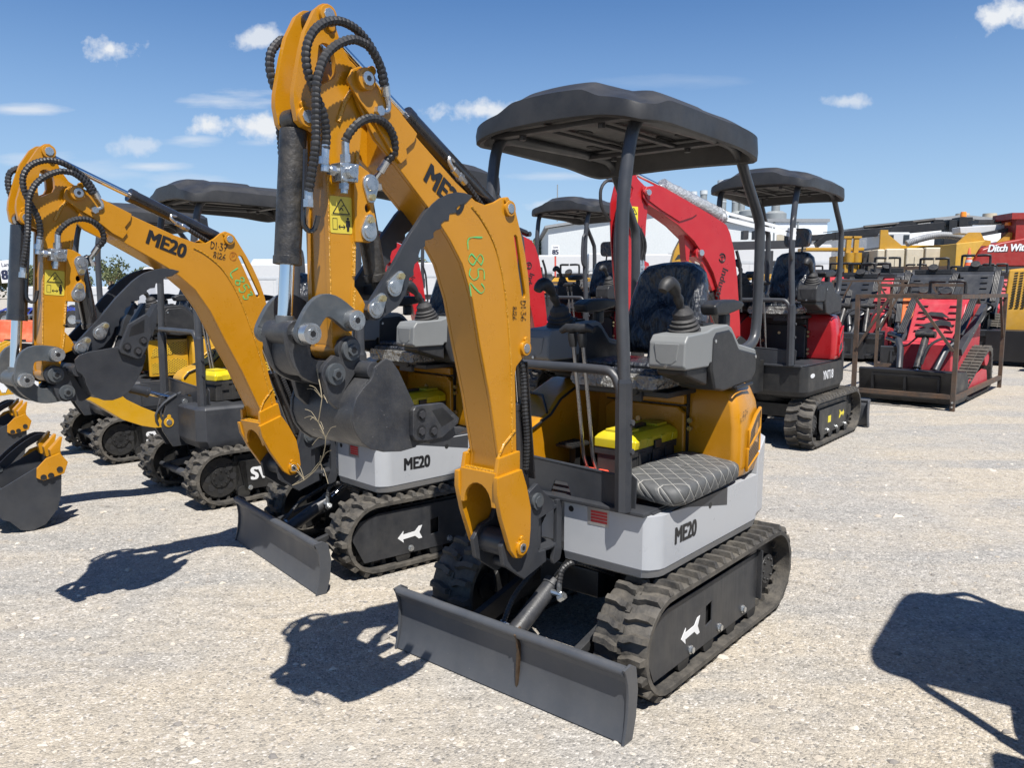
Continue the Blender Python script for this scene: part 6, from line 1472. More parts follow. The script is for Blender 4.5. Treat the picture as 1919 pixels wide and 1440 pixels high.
    # lane signs
    for px, top, bot, d, num, lean, lab in ((24, 487, 532, 25.0, '83', -5, 'white lane 83 sign leaning to the left at the far left edge'), (1041, 459, 480, 36, '85', 0, 'white lane 85 sign on a red post in front of the grey shed'), (1716, 452, 470, 40, '87', 0, 'small white lane 87 sign near the yellow masts')):
        a = at(px, top, d); h = a.z; w = .46 if num == '83' else .36; hh = .70 if num == '83' else .50
        r = thing('lane_sign', lab, 'sign', (a.x, d, 0), 0, 'lane number signs'); r.rotation_euler = (0, R(lean), 0)
        m = MB(); m.box(-w / 2, w / 2, -.012, .0, h - hh, h); build(m, 'sign_board', 'decal_white', r, smooth=0)
        m = MB(); m.box(-.04, .04, .0, .05, 0, h - .03); build(m, 'post', 'sign_red' if num == '85' else 'wood_post', r)
        lettering('lane_lettering', 'Lane', hh * .24, (1, 0, 0), (0, 0, 1), (0, -.015, h - hh * .28), 'dark_blue', r, bold=.02, centre=True)
        lettering('number_lettering', num, hh * .58, (1, 0, 0), (0, 0, 1), (0, -.015, h - hh * .84), 'dark_blue', r, bold=.06, centre=True)
    # traffic barriers
    for k, (px, lab) in enumerate(((40, 'weathered orange plastic barrier at the left edge, whole one'), (-27, 'orange plastic barrier cut off by the left picture edge'))):
        a = at(px, 640, 24.5); r = thing('road_barrier', lab, 'barrier', (a.x, 24.5 + k * .2, 0), -4 + k * 8, 'orange road barriers')
        m = MB(); m.prism([(-.28, 0), (.28, 0), (.26, .12), (.14, .28), (.10, .66), (-.10, .66), (-.14, .28), (-.26, .12)], -.58, .58, 'x'); o = build(m, 'barrier_body', 'barrier_orange', r, bevel=.04, seg=3)
        m = MB(); m.box(-.35, -.15, -.275, -.20, .0, .09); m.box(.15, .35, -.275, -.20, .0, .09); build(m, 'forklift_slot', 'dark_interior', r, split=True)
    # blue fendered car trailers
    def fender(mb, x, y):
        pts = [(x + .42 * math.cos(R(t)), .36 + .42 * math.sin(R(t))) for t in range(0, 181, 15)] + [(x + .38 * math.cos(R(t)), .36 + .38 * math.sin(R(t))) for t in range(180, -1, -15)]
        mb.prism(pts, y, y + .24)
    spots = [(-22.6, 36.5), (-20.3, 36.8), (-24.2, 33.6), (-21.6, 33.2), (-19.0, 33.5), (-16.9, 36.2), (-16.4, 33.0), (-18.6, 39.2)]
    labs = ['back row left end', 'back row second from left', 'front row left end', 'front row second from left', 'front row third from left', 'back row behind the L853 stick', 'front row right of the L853 stick', 'farthest one, behind the two rows']
    proto = None
    for (x, y), lb in zip(spots, labs):
        if proto is None:
            r = proto = thing('car_trailer', 'flat car trailer with blue fenders, ' + lb, 'trailer', (x, y, 0), 8, 'blue fendered car trailers')
            m = MB(); m.box(-.9, 1.3, .02, 2.6, .42, .50); m.obox((.2, 0, .46), (.2, -1.2, .46), .1, .1); build(m, 'deck_frame', 'steel_bar', r)
            for dx in (-.42, .44):
                for y0 in (-.24, 2.62):
                    m = MB(); fender(m, dx, y0); build(m, 'fender', 'fender_blue', r)
                    m = MB(); m.cyl((dx, y0 + .03, .34), (dx, y0 + .22, .34), .33, seg=18); m.mi = 1; m.cyl((dx, y0 + .02, .34), (dx, y0 + .23, .34), .19, seg=14); build(m, 'wheel', ['rubber_dark', 'zinc'], r)
        else:
            c = copy_tree(proto); c.location = (x, y, 0); c.rotation_euler = (0, 0, R(8 + random.Random(x).uniform(-6, 6))); c['label'] = 'flat car trailer with blue fenders, ' + lb
    a = at(231, 603, 39); c = copy_tree(proto); c.location = (a.x, 38.5, 0); c.rotation_euler = (0, 0, R(70)); c['label'] = 'flat trailer with blue fenders parked alone beside the white V nosed trailer'
    # trees on the horizon
    def tree(label, px, d, h, wd, seed, grp='trees on the horizon'):
        a = at(px, 542, d); r = thing('tree', label, 'tree', (a.x, d, 0), 0, grp); rnd = random.Random(seed)
        m = MB(); m.tube([(0, 0, 0), (.1, 0, h * .3), (0, .1, h * .55)], [h * .03, h * .022, h * .012], 7)
        for k in range(5): t = rnd.uniform(0, 6.28); m.tube([(0, 0, h * .3), (math.cos(t) * wd * .25, math.sin(t) * wd * .25, h * .6)], [h * .014, h * .006], 5)
        build(m, 'trunk', 'wood_post', r)
        m = MB(); cl = [(rnd.gauss(0, wd * .22), rnd.gauss(0, wd * .22), h * rnd.uniform(.45, .88), rnd.uniform(.12, .22) * wd) for k in range(16)]
        for k in range(1500):
            c = rnd.choice(cl); v = Vector((rnd.gauss(0, 1), rnd.gauss(0, 1), rnd.gauss(0, .8))); v = v.normalized() * c[3] * rnd.uniform(.5, 1.05); p = Vector(c[:3]) + v
            e = Vector((rnd.gauss(0, 1), rnd.gauss(0, 1), rnd.gauss(0, 1))).normalized(); f = e.orthogonal().normalized() if rnd.random() < .5 else e.cross(Vector((.3, .7, .2))).normalized(); s = .035 * wd * rnd.uniform(.6, 1.3)
            m.add([p - e * s, p + f * s * .6, p + e * s, p - f * s * .6], [(0, 1, 2, 3)])
        build(m, 'crown', 'leaf', r, smooth=0)
    for i, (px, d, h, wd, lb) in enumerate([(-20, 125, 5.4, 11, 'dark green tree at the left picture edge behind the lane 83 sign'), (22, 130, 5.0, 10, 'rounded tree behind the lane 83 sign'), (62, 135, 4.6, 9, 'tree partly hidden by the L853 bucket cylinder'), (112, 140, 4.4, 9, 'tree behind the L853 stick'), (206, 110, 6.4, 5.5, 'pointed tree rising above the thumb of the L853 excavator'), (262, 150, 4.9, 10, 'low tree above the V nosed trailer, left part'), (300, 155, 5.2, 10, 'low tree above the V nosed trailer, right part'), (760, 130, 6.8, 9, 'tree seen through the gap beside the toothed thumb'), (800, 135, 6.2, 9, 'tree just right of the gap beside the toothed thumb'), (985, 110, 8.4, 8, 'tree between the L852 boom and the grey shed'), (1018, 118, 7.6, 7, 'tree touching the left end of the grey shed'), (400, 160, 4.6, 10, 'low tree behind the L853 boom'), (650, 150, 5.4, 10, 'tree behind the tall L852 stick')]):
        tree(lb, px, d, h, wd, i)
background()
# ------------------------------------------------------------------ crated loaders and heavy machines on the right
def crate_frame(label, loc, rz, L, Wd, h, grp='rusty steel shipping frames', feet=True):
    r = thing('steel_frame', label, 'steel frame', (*loc, 0), rz, grp); b = .055
    for x in (0, -L):
        for y in (0, Wd):
            m = MB(); m.box(x - b / 2, x + b / 2, y - b / 2, y + b / 2, 0, h); build(m, 'post', 'rusty_steel', r)
    for y in (0, Wd): m = MB(); m.box(-L + b / 2 + .002, -b / 2 - .002, y - b / 2, y + b / 2, h - b, h); build(m, 'top_rail', 'rusty_steel', r); m = MB(); m.box(-L, 0, y - .03, y + .03, .14, .20) ; build(m, 'side_rail', 'rusty_steel', r)
    for x in [0, -L * .33, -L * .66, -L]: m = MB(); m.box(x - b / 2 + .003, x + b / 2 - .003, .03, Wd - .03, h - b * .9, h - .004); build(m, 'cross_rail', 'rusty_steel', r)
    m = MB(); m.box(-.03, .03, .03, Wd - .03, .16, .22); build(m, 'sill', 'rusty_steel', r)
    for y0, y1 in ((.03, .42), (Wd - .03, Wd - .52)): m = MB(); m.obox((.03, y0, h * .52), (.03, y1, h - .05), .035, .035); build(m, 'brace', 'rusty_steel', r)
    m = MB(); m.obox((-L + .03, Wd, h * .55), (-L + .45, Wd, h - .05), .035, .035); build(m, 'brace', 'rusty_steel', r)
    m = MB()
    for z in (.06, .12):
        for y in (0, Wd): m.cyl((b / 2, y, z), (b / 2 + .012, y, z), .014, seg=6)
    build(m, 'frame_bolt', 'zinc', r, split=True)
    return r
def tri_track(mb, y0, y1):
    pts = [(-.55, .14), (-.62, .06), (-.75, .02), (-1.75, .02), (-1.90, .06), (-1.97, .16), (-1.92, .62), (-1.86, .70), (-1.76, .72), (-1.62, .68)]
    o = pts; c = (-1.25, .30)
    inn = [(c[0] + (x - c[0]) * .90, c[1] + (z - c[1]) * .86) for x, z in pts]
    mb.loft([[(x, y0, z) for x, z in o], [(x, y1, z) for x, z in o], [(x, y1, z) for x, z in inn], [(x, y0, z) for x, z in inn], [(x, y0, z) for x, z in o]], cap0=False, cap1=False)
    P = [Vector((x, z)) for x, z in o]
    for i in range(len(P)):
        a, b = P[i], P[(i + 1) % len(P)]; n = max(1, int((b - a).length / .085)); d = (b - a).normalized(); nn = Vector((-d.y, d.x))
        if nn.dot(a - Vector(c)) < 0: nn = -nn
        for k in range(n):
            q = a + (b - a) * ((k + .5) / n)
            for ya, yb in ((y0, y0 + (y1 - y0) * .46), (y0 + (y1 - y0) * .54, y1)):
                e = d * .022; f = d * .012
                mb.loft([[(q.x - e.x, ya, q.y - e.y), (q.x + e.x, ya, q.y + e.y), (q.x + e.x, yb, q.y + e.y), (q.x - e.x, yb, q.y - e.y)], [(q.x - f.x + nn.x * .022, ya, q.y - f.y + nn.y * .022), (q.x + f.x + nn.x * .022, ya, q.y + f.y + nn.y * .022), (q.x + f.x + nn.x * .022, yb, q.y + f.y + nn.y * .022), (q.x - f.x + nn.x * .022, yb, q.y - f.y + nn.y * .022)]], cap0=False)
def mini_loader(label, loc, rz, paint, grp, dark='track_frame_black', hi=False):
    """stand-on track loader; x forward, y left"""
    r = thing('track_loader', label, 'loader', (*loc, 0), rz, grp)
    for sg in (1, -1):
        y0, y1 = (.36, .60) if sg > 0 else (-.60, -.36)
        t = shared(('lt', sg), lambda mb: tri_track(mb, y0, y1), 'track', 'rubber', r, split=False, smooth=30)
        def pl(mb, sg=sg): mb.prism([(-.66, .12), (-.74, .10), (-1.72, .10), (-1.78, .16), (-1.70, .36), (-1.45, .40), (-.80, .30), (-.66, .22)], *sorted((sg * .565, sg * .58))); mb.cyl((-1.72, sg * .45, .55), (-1.72, sg * .57, .55), .13, seg=18)
        shared(('ltp', sg, paint), pl, 'track_plate', paint, t, bevel=.006)
    def body(mb):
        mb.prism([(-.72, .25), (-.70, .82), (-.98, .84), (-1.28, 1.40), (-1.40, 1.46), (-2.0, 1.46), (-2.1, 1.0), (-2.1, .25)], -.36, .36)
    b = shared(('lb', paint), body, 'body', paint, r, bevel=.02, seg=3)
    def slots(mb):
        for k in range(5):
            for y, w in ((-.22, .12), (.20, .12)):
                t = .15 + k * .1; x = -.98 - .30 * t / .6; z = .84 + .56 * t / .6; mb.obox((x + .012, y - w / 2, z + .006), (x + .012, y + w / 2, z + .006), .012, .012, (1, 0, .55))
        for k in range(4): mb.obox((-.699, -.26 + k * .06, .36), (-.699, -.20 + k * .06, .46), .004, .018, (1, 0, 0)); mb.obox((-.699, .05 + k * .06, .36), (-.699, .11 + k * .06, .46), .004, .018, (1, 0, 0))
    shared('lsl', slots, 'vent_slot', 'dark_interior', b, smooth=0, split=False)
    if hi:
        m = MB(); e = Vector((-.30, 0, .56)).normalized(); o = Vector((-1.0, 0, .88))
        P = lambda u, v: tuple(o + Vector((0, 1, 0)) * u + e * v + Vector((.56, 0, .30)).normalized() * .028)
        for poly in ([(.18, .33), (.06, .42), (-.10, .43), (-.24, .36), (-.12, .37), (.02, .35)], [(.25, .16), (.20, .27), (.05, .30), (-.10, .24), (-.22, .20), (-.08, .15), (.08, .20), (.17, .20)], [(.02, .11), (-.10, .16), (-.24, .12), (-.12, .08)]):
            m.add([P(u, v) for u, v in poly], [tuple(range(len(poly)))])
        build(m, 'hood_graphic', 'decal_black', b, smooth=0)
    def bucket(mb):
        pr = [(-.06, .06), (.0, .50), (-.04, .515), (-.08, .50), (-.50, .46), (-.62, .36), (-.62, .10), (-.52, .05)]
        mb.prism(pr, -.62, .62)
    k = shared(('lbk', dark), bucket, 'bucket', dark, r, bevel=.008)
    def brib(mb):
        mb.prism([(-.45, .14), (.45, .14), (.45, .42), (.39, .42), (.39, .19), (.02, .19), (.02, .40), (-.02, .40), (-.02, .19), (-.39, .19), (-.39, .42), (-.45, .42)], -.008, .022, 'x')
    m = MB(); 
    for a, c in (((-.44, .12), (.44, .15)), ((-.44, .41), (.44, .44)), ((-.44, .15), (-.41, .41)), ((.41, .15), (.44, .41)), ((-.015, .15), (.015, .41))):
        m.obox((-.036 + .0 + (c[1] * .13 if False else .03), a[0], (a[1] + c[1]) / 2), (-.036 + .03, c[0], (a[1] + c[1]) / 2), abs(c[1] - a[1]) if abs(c[0] - a[0]) > .1 else .26, .03, (1, 0, 0)) if abs(c[0] - a[0]) > .1 else m.box(-.03, .008, a[0], c[0], a[1], c[1])
    build(m, 'bucket_rib', dark, k)
    for sg in (1, -1):
        m = MB(); m.tube([(-.45, sg * .24, .46), (-.62, sg * .30, .74), (-.78, sg * .40, .86)], [.045, .05, .05], 8); m.obox((-.80, sg * .42, .70), (-1.9, sg * .44, 1.34), .09, .12); build(m, 'lift_arm', dark if dark != 'decal_black' else 'charcoal_paint', r, bevel=.01)
        m = MB()
        for q in range(4): hose(m, [(-.85, sg * (.36 + q * .025), .95), (-1.15, sg * (.37 + q * .025), 1.22), (-1.42, sg * (.38 + q * .025), 1.48), (-1.6, sg * (.38 + q * .025), 1.40)], .016, False)
        build(m, 'hydraulic_hose', 'hose_black', r, split=True)
        m = MB(); m.tube(smooth_path([(-1.55, sg * .25, 1.44), (-1.55, sg * .25, 1.70), (-1.52, sg * .22, 1.74), (-1.52, sg * .02, 1.74)], .05), .024, 10); build(m, 'grab_bar', 'black_plastic', r)
    m = MB(); m.cyl((-.28, .05, .50), (-.62, .03, .90), .05, seg=14); m.cyl((-.62, -.10, .96), (-.62, .16, .96), .05, seg=14); m.mi = 1; m.cyl((-.18, .055, .36), (-.3, .05, .52), .026, seg=12); build(m, 'tilt_cylinder', ['cylinder_dirty', 'chrome'], r)
    m = MB(); hose(m, [(-.30, .10, .56), (-.35, .16, .80), (-.45, .30, .92), (-.62, .42, .88), (-.75, .42, .80)], .02, False); hose(m, [(-.62, -.05, .95), (-.60, -.2, .80), (-.66, -.3, .78)], .012, False); build(m, 'hydraulic_hose', 'hose_black', r, split=True)
    m = MB(); m.box(-1.95, -1.48, -.33, .33, 1.465, 1.55); m.cyl((-1.50, .0, 1.56), (-1.47, .0, 1.60), .09, seg=16); build(m, 'control_panel', 'black_plastic', r, bevel=.012)
    if hi:
        m = MB(); m.cyl((-1.05, -.40, .86), (-1.25, -.72, .92), .045, seg=14); m.cyl((-1.0, -.40, .78), (-1.2, -.72, .84), .03, seg=14); build(m, 'side_cylinder', 'cylinder_black', r); m = MB(); m.prism([(-1.20, .72), (-1.36, .72), (-1.40, .98), (-1.20, 1.02)], -.76, -.70); build(m, 'side_bracket', paint, r, bevel=.01)
    return r
def right_yard():
    A = Vector((4.891, 11.224)); rz = 229.5
    F = Vector((math.cos(R(rz)), math.sin(R(rz))))
    Lf = Vector((-F.y, F.x))
    crate_frame('rusty frame around the red loader, nearest of the steel frames', A, rz, 3.4, 1.275, 1.545)
    c = A + Lf * .64 - F * .12
    mini_loader('red track loader with a black bird graphic, standing inside the nearest rusty frame', c, rz, 'faded_red', 'crated track loaders', 'decal_black', True).scale = (1.42, 1.0, 1.0)
    # second row of frames and loaders, further back
    c2 = at(1645, 640, 15.5); mini_loader('orange track loader behind the left post of the nearest rusty frame', (c2.x + .6, 15.2), 240, 'orange_paint', 'crated track loaders', 'charcoal_paint')
    crate_frame('grey steel frame standing over the orange loader', (c2.x - .25, 15.0), 240, 2.6, 1.4, 1.72)
    c3 = at(1905, 690, 15.8); mini_loader('yellow track loader at the right picture edge', (c3.x + .5, 15.0), 234, 'cat_yellow', 'crated track loaders', 'decal_black')
    c = at(1900, 600, 17.0); r = thing('yellow_hood_machine', 'yellow machine with a slotted rear hood at the right picture edge', 'loader', (c.x + .85, 17.2, 0), 228)
    m = MB(); m.prism([(.6, .5), (.55, 1.2), (.25, 2.05), (-.9, 2.1), (-1.2, .5)], -.75, .75); build(m, 'hood', 'cat_yellow', r, bevel=.05, seg=3)
    m = MB()
    for k in range(14):
        for q in range(12):
            t = k / 14; m.obox((.545 - .295 * t + .012, -.62 + q * .105, 1.24 + .78 * t), (.545 - .295 * t + .012, -.555 + q * .105, 1.24 + .78 * t + .012), .02, .018, (1, 0, .35))
    build(m, 'vent_slot', 'dark_interior', r, smooth=0)
    m = MB(); m.box(.62, 1.3, -.9, .9, .1, .75); build(m, 'bucket', 'decal_black', r, bevel=.02)
    m = MB(); hose(m, [(.1, .85, 1.6), (.0, .9, 2.1), (-.2, .88, 2.3), (-.4, .88, 2.1), (-.5, .86, 1.5)], .03, False); hose(m, [(.2, .9, 1.6), (.1, .95, 2.0), (-.15, .93, 2.2), (-.4, .93, 2.0), (-.5, .9, 1.5)], .03, False); build(m, 'hydraulic_hose', 'hose_black', r, split=True)
    m = MB(); m.cyl((-.2, -.8, .45), (-.2, -.5, .45), .45, seg=20); m.cyl((-.2, .5, .45), (-.2, .8, .45), .45, seg=20); build(m, 'wheel', 'rubber_dark', r, split=True)
    for k, (px, py, d, hd, lb, L, Wd) in enumerate([(1640, 525, 19, 238, 'grey steel frame behind the orange loader, second row', 3.0, 1.5), (1790, 525, 20, 236, 'rusty frame in the second row behind the red loader', 3.0, 1.5), (1700, 500, 25, 238, 'long rusty frame in the third row, before the cream tanks', 3.4, 2.0), (1865, 520, 22, 236, 'rusty frame in the second row near the right edge', 3.0, 1.5), (1480, 560, 19, 236, 'rusty frame behind the YNT18 seat', 3.0, 1.5), (1130, 545, 21, 236, 'rusty frame beyond the second red machine', 3.0, 2.2)]):
        a = at(px, py, d); crate_frame(lb, (a.x - 1.0, d), hd, L, Wd, a.z)
    for k, (px, d, paint, lb) in enumerate([(1610, 18.5, 'charcoal_paint', 'charcoal track loader in the second row just right of the YNT18 canopy post'), (1760, 18.0, 'charcoal_paint', 'charcoal track loader directly behind the red loader'), (1850, 18.6, 'charcoal_paint', 'charcoal track loader behind the right post of the nearest rusty frame'), (1665, 18.2, 'faded_red', 'red track loader directly behind the orange one'), (1900, 22.0, 'faded_red', 'red track loader at the right edge, below the drill hood'), (1700, 20.0, 'charcoal_paint', 'charcoal track loader in the second row, behind the red one'), (1810, 21.0, 'charcoal_paint', 'charcoal track loader in the second row near the right edge'), (1580, 21.5, 'faded_red', 'red track loader in the second row, right of the YNT18 canopy post'), (1730, 26, 'faded_red', 'red track loader in the third row in front of the cream tanks'), (1470, 22, 'faded_red', 'red track loader behind the YNT18 seat back'), (1070, 22.5, 'cat_yellow', 'yellow track loader beyond the second red machine'), (1150, 24, 'faded_red', 'red track loader beyond the second red machine')]):
        a = at(px, 560, d); mini_loader(lb, (a.x - .9, d - .6), 236 + (k * 37) % 17 - 8, paint, 'crated track loaders', 'charcoal_paint').scale = (1.25, 1.2, 1.28 + .06 * (k % 3))
    for k, (px, d, paint, lb) in enumerate([(1640, 24, 'faded_red', 'red track loader in the third row behind the grey steel frame'), (1870, 24.5, 'cat_yellow', 'yellow track loader in the third row below the drill hood'), (1545, 25, 'charcoal_paint', 'charcoal track loader in the third row behind the YNT18 seat'), (1010, 27, 'charcoal_paint', 'charcoal track loader far back beside the L852 boom')]):
        a = at(px, 560, d); mini_loader(lb, (a.x - .9, d - .6), 232 + 5 * k, paint, 'crated track loaders', 'charcoal_paint').scale = (1.25, 1.2, 1.36)
    for k, (px, py, d, lb) in enumerate([(1690, 512, 22.5, 'stack of grey steel tubes lying across two frames, left of the red loader'), (1845, 508, 23.5, 'stack of grey steel tubes below the red drill hood'), (1105, 530, 23, 'stack of grey steel tubes beyond the second red machine')]):
        a = at(px, py, d); r = thing('tube_stack', lb, 'steel tubes', (a.x, d, 0), -12 + 9 * k, 'stacks of steel tubes'); rnd = random.Random(k)
        for q in range(7):
            m = MB(); y0 = rnd.uniform(-.3, .3); z = a.z - .16 + .075 * (q % 3); m.obox((-1.5 + rnd.uniform(-.2, .2), y0, z), (1.4 + rnd.uniform(-.3, .3), y0 + rnd.uniform(-.1, .1), z + rnd.uniform(-.02, .02)), .065, .065); build(m, 'tube', rnd.choice(['steel_bar', 'rusty_steel', 'steel_bar']), r)
        for x in (-.9, .9): m = MB(); m.box(x - .05, x + .05, -.4, .4, 0, a.z - .2); build(m, 'trestle', 'rusty_steel', r)
    # orange bars and hose coil seen past the tall boom
    a = at(985, 549, 14.5); b = at(1075, 541, 14.0); r = thing('orange_guard_rail', 'orange square tube rail with a drop leg, beside the L852 boom', 'rail', (a.x, 14.5, a.z), 0)
    m = MB(); m.obox((0, 0, 0), (b.x - a.x, -.5, b.z - a.z), .07, .07); build(m, 'rail_tube', 'cone_orange', r); m = MB(); m.obox((.42, -.2, -.01), (.38, -.2, -.60), .07, .07); build(m, 'drop_leg', 'cone_orange', r); m = MB(); m.box(.3, .5, -.4, -.3, -a.z, -.03); build(m, 'stand', 'trim_dark', r)
    # cream tanks
    d = 29; x0, x1 = at(1643, 500, d).x, at(1797, 500, d).x; zt = at(1700, 463, d).z; zb = .6
    r = thing('water_tank_rig', 'row of cream plastic water tanks with a thick ribbed hose on top', 'tank', (x0, d, 0), -3)
    w = (x1 - x0)
    for k, (f0, f1) in enumerate(((0, .09), (.105, .325), (.345, .55), (.57, .785), (.81, 1.0))):
        m = MB(); m.box(f0 * w, f1 * w, 0, 1.5, zb, zt - .08 + k * .02); build(m, 'tank', 'cream_tank', r, bevel=.05, seg=3)
        if 0 < k < 4: m = MB(); m.prism([((f0 + f1) / 2 * w - .05, zb + .1), ((f0 + f1) / 2 * w + .05, zb + .1), ((f0 + f1) / 2 * w + .02, zt - .35), ((f0 + f1) / 2 * w - .02, zt - .35)], -.035, .02); build(m, 'tank_rib', 'cream_tank', r)
    m = MB(); m.box(-.1, w + .1, .1, 1.4, .4, zb); build(m, 'skid', 'cat_yellow', r)
    m = MB(); m.box(.6, w, .4, 1.2, zt - .06, zt + .08); build(m, 'tank_lid', 'bright_yellow', r, bevel=.03)
    m = MB(); m.prism([(.15, zt - .08), (.15, zt + .62), (.42, zt + .62), (.45, zt + .45), (.95, zt + .05), (.95, zt - .08)], .2, .3); build(m, 'bracket', 'cat_yellow', r, bevel=.01)
    m = MB(); p = smooth_path([(1.05, .1, zt + .12), (1.5, .1, zt + .28), (2.2, .1, zt + .42), (2.9, .1, zt + .36), (3.3, .1, zt + .22)], .03); m.tube(p, [.115 + .012 * (i % 2) for i in range(len(p))], 12); build(m, 'suction_hose', 'roof_grey', r)
    m = MB(); m.cyl((.4, .1, .4), (.4, .4, .4), .4, seg=18); m.cyl((w - .5, .1, .4), (w - .5, .4, .4), .4, seg=18); build(m, 'wheel', 'rubber_dark', r, split=True)
    # directional drill with its red hood
    d = 27; a = at(1826, 500, d); r = thing('drill_rig', 'red hooded drilling machine with white lettering and yellow plates at the right edge', 'drill', (a.x, d, 0), -3)
    s = d / 1480.0; Z = lambda py: at(1860, py, d).z; X = lambda px: (px - 1826) * s
    m = MB(); m.prism([(X(1822), Z(498)), (X(1838), Z(467)), (X(1870), Z(455)), (X(1920), Z(445)), (X(2010), Z(445)), (X(2010), Z(500)), (X(1900), Z(500))], 0, 1.4); h = build(m, 'hood', 'drill_red', r, bevel=.06, seg=3)
    lettering('brand_lettering', 'Ditch Witch', .335, (1, 0, .03), (0, 0, 1), (X(1847), -.012, Z(472)), 'decal_white', h, bold=.045, shear=.25, xs=.86)
    lettering('lettering_shadow', 'Ditch Witch', .335, (1, 0, .03), (0, 0, 1), (X(1847) + .02, -.004, Z(472) - .02), 'decal_black', h, bold=.075, shear=.25, xs=.86)
    m = MB(); m.prism([(X(1795), Z(508)), (X(1795), Z(456)), (X(1848), Z(450)), (X(1836), Z(468)), (X(1820), Z(500)), (X(1812), Z(508))], .15, 1.3); build(m, 'side_panel', 'drill_yellow', r, bevel=.03)
    for q, (px0, px1) in enumerate(((1800, 1868), (1874, 1950))):
        pr = [(X(px0), Z(458)), (X(px0 + 12), Z(446)), (X(px0 + 24), Z(434)), (X(px0 + 44), Z(434)), (X(px0 + 52), Z(448)), (X(px1 - 4), Z(450)), (X(px1 - 4), Z(460))]
        m = MB(); m.prism(pr, .4 + q * .1, .5 + q * .1); build(m, 'boom_plate', 'cat_yellow', r)
    m = MB(); m.prism([(X(1822), Z(421)), (X(1824), Z(434)), (X(1860), Z(436)), (X(1905), Z(424)), (X(1930), Z(414)), (X(1895), Z(417))], 1.0, 1.6); build(m, 'top_box', 'trailer_white', r, bevel=.04)
    m = MB(); m.obox((X(1840), .9, Z(440)), (X(1990), .9, Z(412)), .25, .12); m.box(X(1862), X(1990), 1.2, 1.9, Z(413), Z(406)); build(m, 'drill_mast', 'trim_dark', r, split=True)
    m = MB(); m.cyl((X(1902), .7, Z(420)), (X(1902), .7, Z(414)), .11, .09, seg=14); build(m, 'beacon', 'amber_lens', r)
    m = MB(); m.box(X(1893), X(1960), .2, 1.4, Z(398), Z(410)); m.box(X(1905), X(1935), .3, 1.2, Z(410), .8); build(m, 'cab_frame', 'drill_red', r)
    m = MB(); m.box(X(1800), X(2010), 0, 1.4, Z(518), Z(500)); m.box(X(1830), X(1850), .1, 1.3, .5, Z(518)); m.box(X(1900), X(1990), .3, 1.1, .5, Z(518)); build(m, 'deck', 'trim_dark', r)
    m = MB(); [m.cyl((X(1815 + k * 8), -.06, Z(508.5)), (X(1823 + k * 8), -.06, Z(508.5)), .05, seg=10) or None for k in range(10) if k % 3 != 2]; build(m, 'striped_bar', 'decal_yellow', r); m = MB(); m.cyl((X(1815), -.06, Z(508.5)), (X(1895), -.06, Z(508.5)), .046, seg=10); build(m, 'bar_core', 'trailer_white', r)
    m = MB(); m.prism([(X(1790), 0), (X(2000), 0), (X(1990), .55), (X(1805), .55)], .1, .5); build(m, 'crawler', 'rubber_dark', r, bevel=.1)
    # traffic cone standing on the drill deck
    d = 26.8; a = at(1815, 496, d); r = thing('traffic_cone', 'orange traffic cone with grey bands beside the red drill hood', 'cone', (a.x, d, Z(503) + .002)); m = MB(); m.box(-.17, .17, -.17, .17, 0, .04); build(m, 'cone_base', 'cone_orange', r, bevel=.01)
    H = (496 - 459) * 27 / 1480; m = MB(); m.lathe([(.135, .04), (.105, H * .32), (.085, H * .45), (.07, H * .58), (.03, H * .97), (.02, H)], (0, 0, 0)); m.mi = 1; m.lathe([(.112, H * .28), (.096, H * .42)], (0, 0, 0)); m.lathe([(.082, H * .52), (.068, H * .66)], (0, 0, 0)); build(m, 'cone_body', ['cone_orange', 'trailer_grey'], r, smooth=50)
    # black telescopic crane
    d = 34; r = thing('crane_truck', 'black telescopic crane boom with an amber beacon on its control box', 'crane', (at(1455, 455, d).x, d, 0), 0); s = d / 1480.0
    X = lambda px: (px - 1455) * s; Z = lambda py: at(1650, py, d).z
    m = MB(); m.obox((X(1560), 0, Z(443)), (X(1760), 0, Z(424)), .35, .34); m.obox((X(1500), 0, Z(448)), (X(1700), 0, Z(430)), .25, .24); m.prism([(X(1525), Z(455)), (X(1545), Z(438)), (X(1575), Z(436)), (X(1570), Z(446)), (X(1545), Z(452)), (X(1530), Z(465))], -.15, .15); build(m, 'crane_boom', 'decal_black', r, bevel=.02)
    m = MB(); m.prism([(X(1665), Z(428)), (X(1682), Z(415)), (X(1700), Z(414)), (X(1720), Z(425))], -.12, .12); m.prism([(X(1738), Z(424)), (X(1742), Z(412)), (X(1758), Z(412)), (X(1765), Z(424))], -.12, .12); m.cyl((X(1615), 0, Z(426)), (X(1745), 0, Z(412)), .07, seg=8); build(m, 'boom_link', 'decal_black', r)
    m = MB(); m.cyl((X(1540), 0, Z(436)), (X(1618), 0, Z(426)), .02, seg=6); build(m, 'winch_cable', 'trim_dark', r)
    m = MB(); m.box(X(1765), X(1780), -.3, .3, Z(440), Z(413)); m.box(X(1783), X(1808), -.3, .3, Z(426), Z(408)); m.box(X(1755), X(1795), -.4, .4, Z(470), Z(440)); m.obox((X(1792), 0, Z(442)), (X(1806), 0, Z(426)), .1, .1); build(m, 'control_box', 'decal_black', r, bevel=.02)
    m = MB(); m.cyl((X(1797), 0, Z(407)), (X(1797), 0, Z(397)), .13, .11, seg=14); build(m, 'beacon', 'amber_lens', r, bevel=.02)
